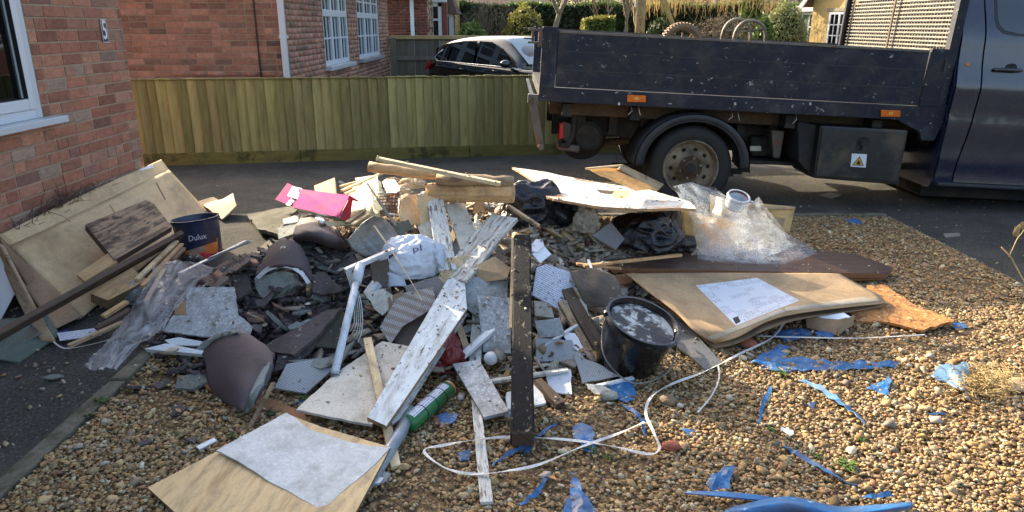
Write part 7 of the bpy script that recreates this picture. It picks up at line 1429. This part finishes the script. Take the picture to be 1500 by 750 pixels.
# long splinters and laths, each one a thing
for zone, x0, x1, y0, y1, cnt in (('under the thick log', 600, 745, 290, 380, 12), ('beside the black post', 690, 840, 400, 560, 12), ('left of the carrier bag', 500, 570, 300, 420, 7), ('under the broken white plasterboard', 800, 900, 320, 400, 8), ('among the dark tiles', 330, 480, 400, 520, 7)):
    for q_ in range(cnt):
        mt_ = random.choice(('pine', 'pine_grey', 'white_paint_worn', 'timber_dark', 'pine_pale')); x, y = random.uniform(x0, x1), random.uniform(y0, y1); an = random.uniform(0, 6.28); l_ = random.uniform(14, 42)
        beam('splinter', f"narrow {dict(pine='tan', pine_grey='grey', white_paint_worn='white', timber_dark='dark', pine_pale='pale')[mt_]} wood splinter {zone}", 'splinter', (x, y, random.uniform(.02, .06)), (x+math.cos(an)*l_, y+math.sin(an)*l_*.6, random.uniform(.02, .08)), random.uniform(2.5, 6), mt_, group=f'{mt_.split("_")[-1]} splinters {zone}')
# ---- small broken pieces wedged everywhere, each one a thing
PM = {}
for mn in ('piece_plaster', 'piece_grey', 'piece_brown', 'piece_white', 'piece_pine', 'piece_card'):
    PM[mn] = []
    for v_ in range(4): me = random.choice(TM).copy(); me.materials.clear(); me.materials.append(MATS[mn]); me.name = 'broken_piece'; PM[mn].append(me)
pn = {'piece_plaster': 'pale plaster', 'piece_grey': 'grey board', 'piece_brown': 'brown wood', 'piece_white': 'white painted', 'piece_pine': 'light pine', 'piece_card': 'tan cardboard'}
for zone, x0, x1, y0, y1, cnt, hd_ in (('between the black post and the black bucket', 790, 880, 400, 545, 60, .06), ('under the thick log', 640, 740, 292, 390, 44, .06), ('left of the long white plank', 520, 640, 420, 520, 46, .06), ('behind the white carrier bag', 500, 600, 265, 335, 40, .07), ('left of the black post\'s lower half', 675, 745, 470, 590, 30, .05), ('below the left black bag', 770, 900, 335, 400, 48, .05)):
    for q_ in range(cnt):
        p = M(random.uniform(x0, x1), random.uniform(y0, y1), random.uniform(.01, hd_)); mn = random.choice(list(PM)+['piece_plaster', 'piece_white', 'piece_pine']); s_ = random.uniform(.018, .055)
        o = bpy.data.objects.new('broken_piece', random.choice(PM[mn])); COL.objects.link(o); o.location = p; o.scale = (s_*random.uniform(.8, 1.9), s_, s_*random.uniform(.5, 1.1)); o.rotation_euler = (random.gauss(0, .45), random.gauss(0, .45), random.uniform(0, 6.28)); tag(o, f'small {pn[mn]} piece {zone}', 'rubble piece', f'{pn[mn]} pieces {zone}')
# ---- straps, blue plastic, weeds
strap('strap', 'long white packing strap looping across the shingle at the front', 'strap', [(944, 618, .035), (905, 635, .035), (850, 655, .036), (790, 680, .036), (740, 690, .055), (690, 694, .04), (650, 684, .035), (621, 660, .035), (650, 652, .036), (690, 645, .06), (740, 640, .045), (790, 641, .036), (850, 646, .036), (905, 655, .036), (950, 665, .036), (966, 656, .036), (957, 632, .04), (946, 605, .045), (955, 580, .05), (985, 562, .04), (1030, 545, .03), (1080, 520, .03), (1130, 495, .04), (1150, 470, .08)], .011, tw=.5, n=9)
strap('strap', 'thin white strap end curling down to the shingle under the carton', 'strap', [(1052, 535, .03), (1053, 555, .03), (1042, 580, .03), (1022, 604, .03)], .006); strap('strap', 'straight white strip lying right of the flattened carton corner', 'strap', [(1110, 492, .04), (1180, 494, .04), (1260, 495, .035), (1355, 490, .035)], .012, tw=.1)
strap('wire', 'thin dry stalk lying on the shingle at the lower middle', 'stalk', [(1003, 742, .03), (1040, 752, .03), (1100, 765, .03)], .003, 'pine_grey'); 
BL = [('largest torn blue sheet lying right of the bucket', [(1098, 530, .03), (1140, 505, .035), (1160, 508, .03), (1150, 522, .03), (1200, 527, .035), (1318, 530, .03), (1310, 538, .03), (1220, 541, .03), (1140, 544, .03)]),
 ('small blue scrap right above the largest torn sheet', [(1190, 485, .03), (1225, 484, .03), (1218, 494, .03), (1200, 496, .03)]), ('blue scrap under the white strip beside the small brown box', [(1130, 486, .03), (1178, 480, .04), (1190, 490, .03), (1150, 500, .03)]), ('fin shaped blue scrap alone on the right shingle', [(1268, 570, .03), (1302, 550, .04), (1306, 560, .035), (1298, 580, .03), (1285, 572, .03)]),
 ('tiny blue scrap at the right edge of the chipboard', [(1392, 474, .03), (1412, 472, .03), (1418, 479, .03), (1400, 481, .03)]), ('blue flap under the white plastic strip beside the bucket', [(885, 562, .045), (930, 553, .05), (932, 580, .03), (918, 590, .03), (900, 582, .03)]), ('blue jagged scrap behind the white strap crossing', [(839, 625, .035), (850, 619, .04), (866, 624, .04), (872, 636, .04), (868, 662, .03), (855, 660, .03), (840, 640, .03)]),
 ('tall blue torn tongue at the bottom middle', [(836, 690, .03), (842, 692, .03), (852, 718, .04), (880, 752, .03), (822, 756, .03), (835, 725, .04)]), ('small blue scrap inside the white strap loop', [(670, 662, .03), (690, 660, .035), (686, 674, .03), (674, 676, .03)]), ('blue rag beside the green tube', [(640, 610, .03), (655, 604, .035), (672, 608, .03), (660, 622, .03), (645, 622, .03)]),
 ('blue wedge at the bottom centre with pale edge', [(1034, 708, .03), (1060, 684, .045), (1078, 682, .045), (1070, 715, .03), (1045, 720, .03)]), ('blue folded scrap at the bottom right above the long sheet', [(1260, 728, .03), (1300, 718, .04), (1310, 726, .03), (1285, 732, .03)]), ('tiny blue scrap right of the white strap', [(997, 628, .03), (1018, 628, .035), (1012, 638, .03)]), ('blue scrap by the slim blue strip in the sun', [(1182, 592, .03), (1196, 590, .03), (1192, 600, .03)]),
 ('blue corner showing in the dark gap under the cream board', [(430, 588, .02), (448, 586, .03), (440, 600, .02)]), ('small blue patch by the black post foot', [(738, 606, .03), (752, 600, .04), (756, 612, .03), (742, 614, .03)]), ('tiny blue patch before the black post', [(765, 650, .03), (776, 648, .03), (778, 662, .03), (768, 664, .03)]), ('small blue scrap at the far right back of the shingle', [(1240, 322, .03), (1256, 320, .03), (1262, 327, .03), (1246, 328, .03)])]
for lab, pts in BL: plate('blue_scrap', lab, 'plastic', [(a, b, c-.006) for a, b, c in pts], .001, 'blue_plastic', warp=.006, wf=26, rag=.008, sp=.016)
def blue(lab, P, wd, m='blue_plastic'):
    q = spline([M(p[0], p[1], p[2]-.004) for p in P], 5); q = [v+Vector((random.uniform(-.004, .004), random.uniform(-.004, .004), random.uniform(-.005, .006))) for v in q]; k = len(q); tag(ribbon('blue_strip', q, [wd*(.35+.65*math.sin(math.pi*(i+.6)/(k+.2)))*random.uniform(.55, 1.3) for i in range(k)], .003, m, tw=.5), lab, 'plastic')
blue('slender blue strip left of the blue jagged scrap', [(722, 680, .03), (748, 664, .035), (775, 650, .035), (790, 636, .03), (815, 620, .03)], .02); blue('short blue sliver at the lower middle', [(760, 740, .03), (785, 720, .035), (804, 692, .03)], .022); blue('blue strip winding up to the blue flap', [(912, 592, .03), (930, 605, .03), (942, 618, .03), (944, 640, .03)], .02)
blue('thin vertical blue strip right of centre', [(1112, 618, .03), (1118, 590, .035), (1130, 565, .03)], .016); blue('long dark blue edge strip running diagonally at the lower right', [(1150, 655, .03), (1180, 672, .03), (1220, 695, .035), (1258, 712, .03)], .022); blue('grey and blue twisted strip in the sunlit shingle', [(1172, 556, .03), (1205, 572, .035), (1240, 595, .04), (1268, 620, .03)], .03, 'blue_sheet'); blue('pale white scrap beside the diagonal blue strip', [(1145, 628, .03), (1160, 636, .03)], .03, 'foam')
blue('small blue sliver far up on the right shingle', [(1358, 606, .03), (1385, 606, .03)], .008)
patch('blue_sheet', 'long rolled blue plastic sheet along the bottom edge at the right', 'plastic', [[(1080, 742, .03), (1150, 729, .06), (1230, 741, .06), (1336, 735, .05)], [(1060, 752, .05), (1150, 738, .08), (1232, 752, .08), (1337, 741, .06)], [(1040, 770, .03), (1150, 752, .05), (1230, 765, .05), (1336, 748, .03)]], 'blue_plastic', th=.003, n=8, warp=.003, wf=5); patch('blue_sheet', 'slim blue plastic fold above the long rolled sheet', 'plastic', [[(1003, 720, .03), (1050, 720, .05), (1100, 724, .05), (1140, 730, .03)], [(1003, 723, .03), (1050, 727, .05), (1100, 732, .05), (1140, 735, .03)]], 'blue_plastic', th=.003, n=6)
# crumpled blue and straw clump at right
bc = empty('blue_rag', M(1410, 555, 0), 'pale blue crumpled plastic full of dry straw on the sunlit shingle', 'rag'); patch('plastic', None, None, [[(1374, 540, .04), (1388, 536, .055), (1400, 538, .05), (1415, 530, .05)], [(1366, 553, .035), (1390, 552, .045), (1404, 550, .06), (1420, 545, .045)], [(1390, 560, .03), (1402, 570, .035), (1410, 574, .035), (1416, 580, .03)]], 'blue_sheet', th=.003, n=6, ridge=.009, rag=.006, parent=bc)
vs = []; fs = []
for k in range(420):
    a = M(random.gauss(1440, 30), random.gauss(558, 12), random.uniform(.03, .09)); d = Vector((random.uniform(-1, 1), random.uniform(-1, 1), random.uniform(-.2, .3))).normalized()*random.uniform(.02, .06); v, f, _ = tube_mesh([a, a+d*.5+Vector((0, 0, .004)), a+d], .0016, 3, False); kk = len(vs); vs += v; fs += [tuple(i+kk for i in q) for q in f]
tag(mk('straw', vs, fs, 'twig_warm'), 'dry straw and twigs scattered round the pale blue rag', 'straw', kind='stuff')
patch('cardboard_scrap', 'curved brown cardboard scrap at the right edge in the sun', 'cardboard', [[(1465, 556, .05), (1490, 552, .07), (1515, 552, .07)], [(1468, 570, .03), (1490, 572, .04), (1515, 574, .04)]], 'cardboard', th=.004, n=5, warp=.005)
# dry weed at right edge
wd_ = empty('dry_weed', M(1498, 405, 0), 'dead weed stalk with dry curled leaves at the right edge', 'weed'); tube('stalk', [M(1520, 440, .0), M(1498, 408, .1), M(1480, 375, .2), M(1467, 362, .25)], .004, 'twig_warm', wd_, 6); tube('stalk', [M(1478, 376, .2), M(1490, 350, .27), M(1502, 335, .31)], .003, 'twig_warm', wd_, 6); lump('dry_leaf', None, None, M(1489, 340, .27), (.015, .01, .03), 'twig_warm', .4, 3, parent=wd_, flat=1); lump('dry_leaf', None, None, M(1497, 332, .3), (.02, .012, .025), 'twig_warm', .4, 3, parent=wd_, flat=1)
# dark twigs at the foot of the brick wall, manhole, small extras
vs = []; fs = []
for k in range(260):
    t_ = random.gauss(.35, .17); a = Vector((WX+random.uniform(.01, .06), 3.9+t_*1.7, .25+.13*t_+random.uniform(-.04, .10-.1*abs(t_-.35)))); d = Vector((random.uniform(-.1, .1), random.uniform(-1, 1), random.uniform(-.2, .25))).normalized()*random.uniform(.05, .18); v, f, _ = tube_mesh([a, a+d*.5+Vector((0, 0, .02)), a+d], [.003, .002, .001], 3, False); kk = len(vs); vs += v; fs += [tuple(i+kk for i in q) for q in f]
tag(mk('dead_twigs', vs, fs, 'timber_dark'), 'tangle of dead twigs between the brick wall and the leaning carton', 'twigs', kind='stuff')
plate('white_splinter', 'thin white splinter on the left shingle beside a dark tile lump', 'splinter', [(287, 654, .03), (313, 641, .035), (318, 645, .03), (292, 658, .03)], .005, 'foam'); plate('stone_flake', 'small flat grey slab on the tarmac in front of the tool box', 'stone', [(1200, 285, .01), (1216, 282, .015), (1232, 285, .01), (1218, 290, .01)], .01, 'concrete'); plate('stone_flake', 'pale flat flake on the tarmac right of the shingle', 'stone', [(1382, 342, .01), (1405, 341, .015), (1407, 345, .01), (1385, 347, .01)], .008, 'concrete')

# ---- dust and crumbs lying on top of the boards
bpy.context.view_layer.update(); VV, FF = [], []; skip = ('gravel', 'stray', 'bubble_wrap', 'plastic', 'carrier', 'flattened', 'strap', 'blue', 'dead_twigs', 'straw', 'film', 'rubbish', 'floor_under', 'shards', 'driveway', 'ground', 'road', 'neighbour')
for o in list(COL.objects):
    if o.type != 'MESH' or o.parent or o.name.startswith(skip) or not (-2.2 < o.location.x < 2.4 and 2 < o.location.y < 5.4) or len(o.data.vertices) > 20000: continue
    k = len(VV); mw = o.matrix_world; VV += [mw @ v.co for v in o.data.vertices]; FF += [tuple(i+k for i in p.vertices) for p in o.data.polygons if True]; 
bt = BVHTree.FromPolygons(VV, FF); pts_ = []
for k in range(4200):
    x = random.gauss(.05, .85); y = random.gauss(3.75, .65); loc, nrm, _i, _d = bt.ray_cast(Vector((x, y, 1.2)), Vector((0, 0, -1)))
    if loc is None or loc.z < .03 or abs(nrm.z) < .35: continue
    q_ = proj(loc)
    if loc.z > H(x, y)+.2 and random.random() < .75: continue
    pts_.append(tuple(loc+Vector((0, 0, .0015))))
shards('dust_crumbs', np.array(pts_), .0042, 'chips', 'dusty crumbs of plaster and wood lying on the boards and tiles', .5, 1.3)
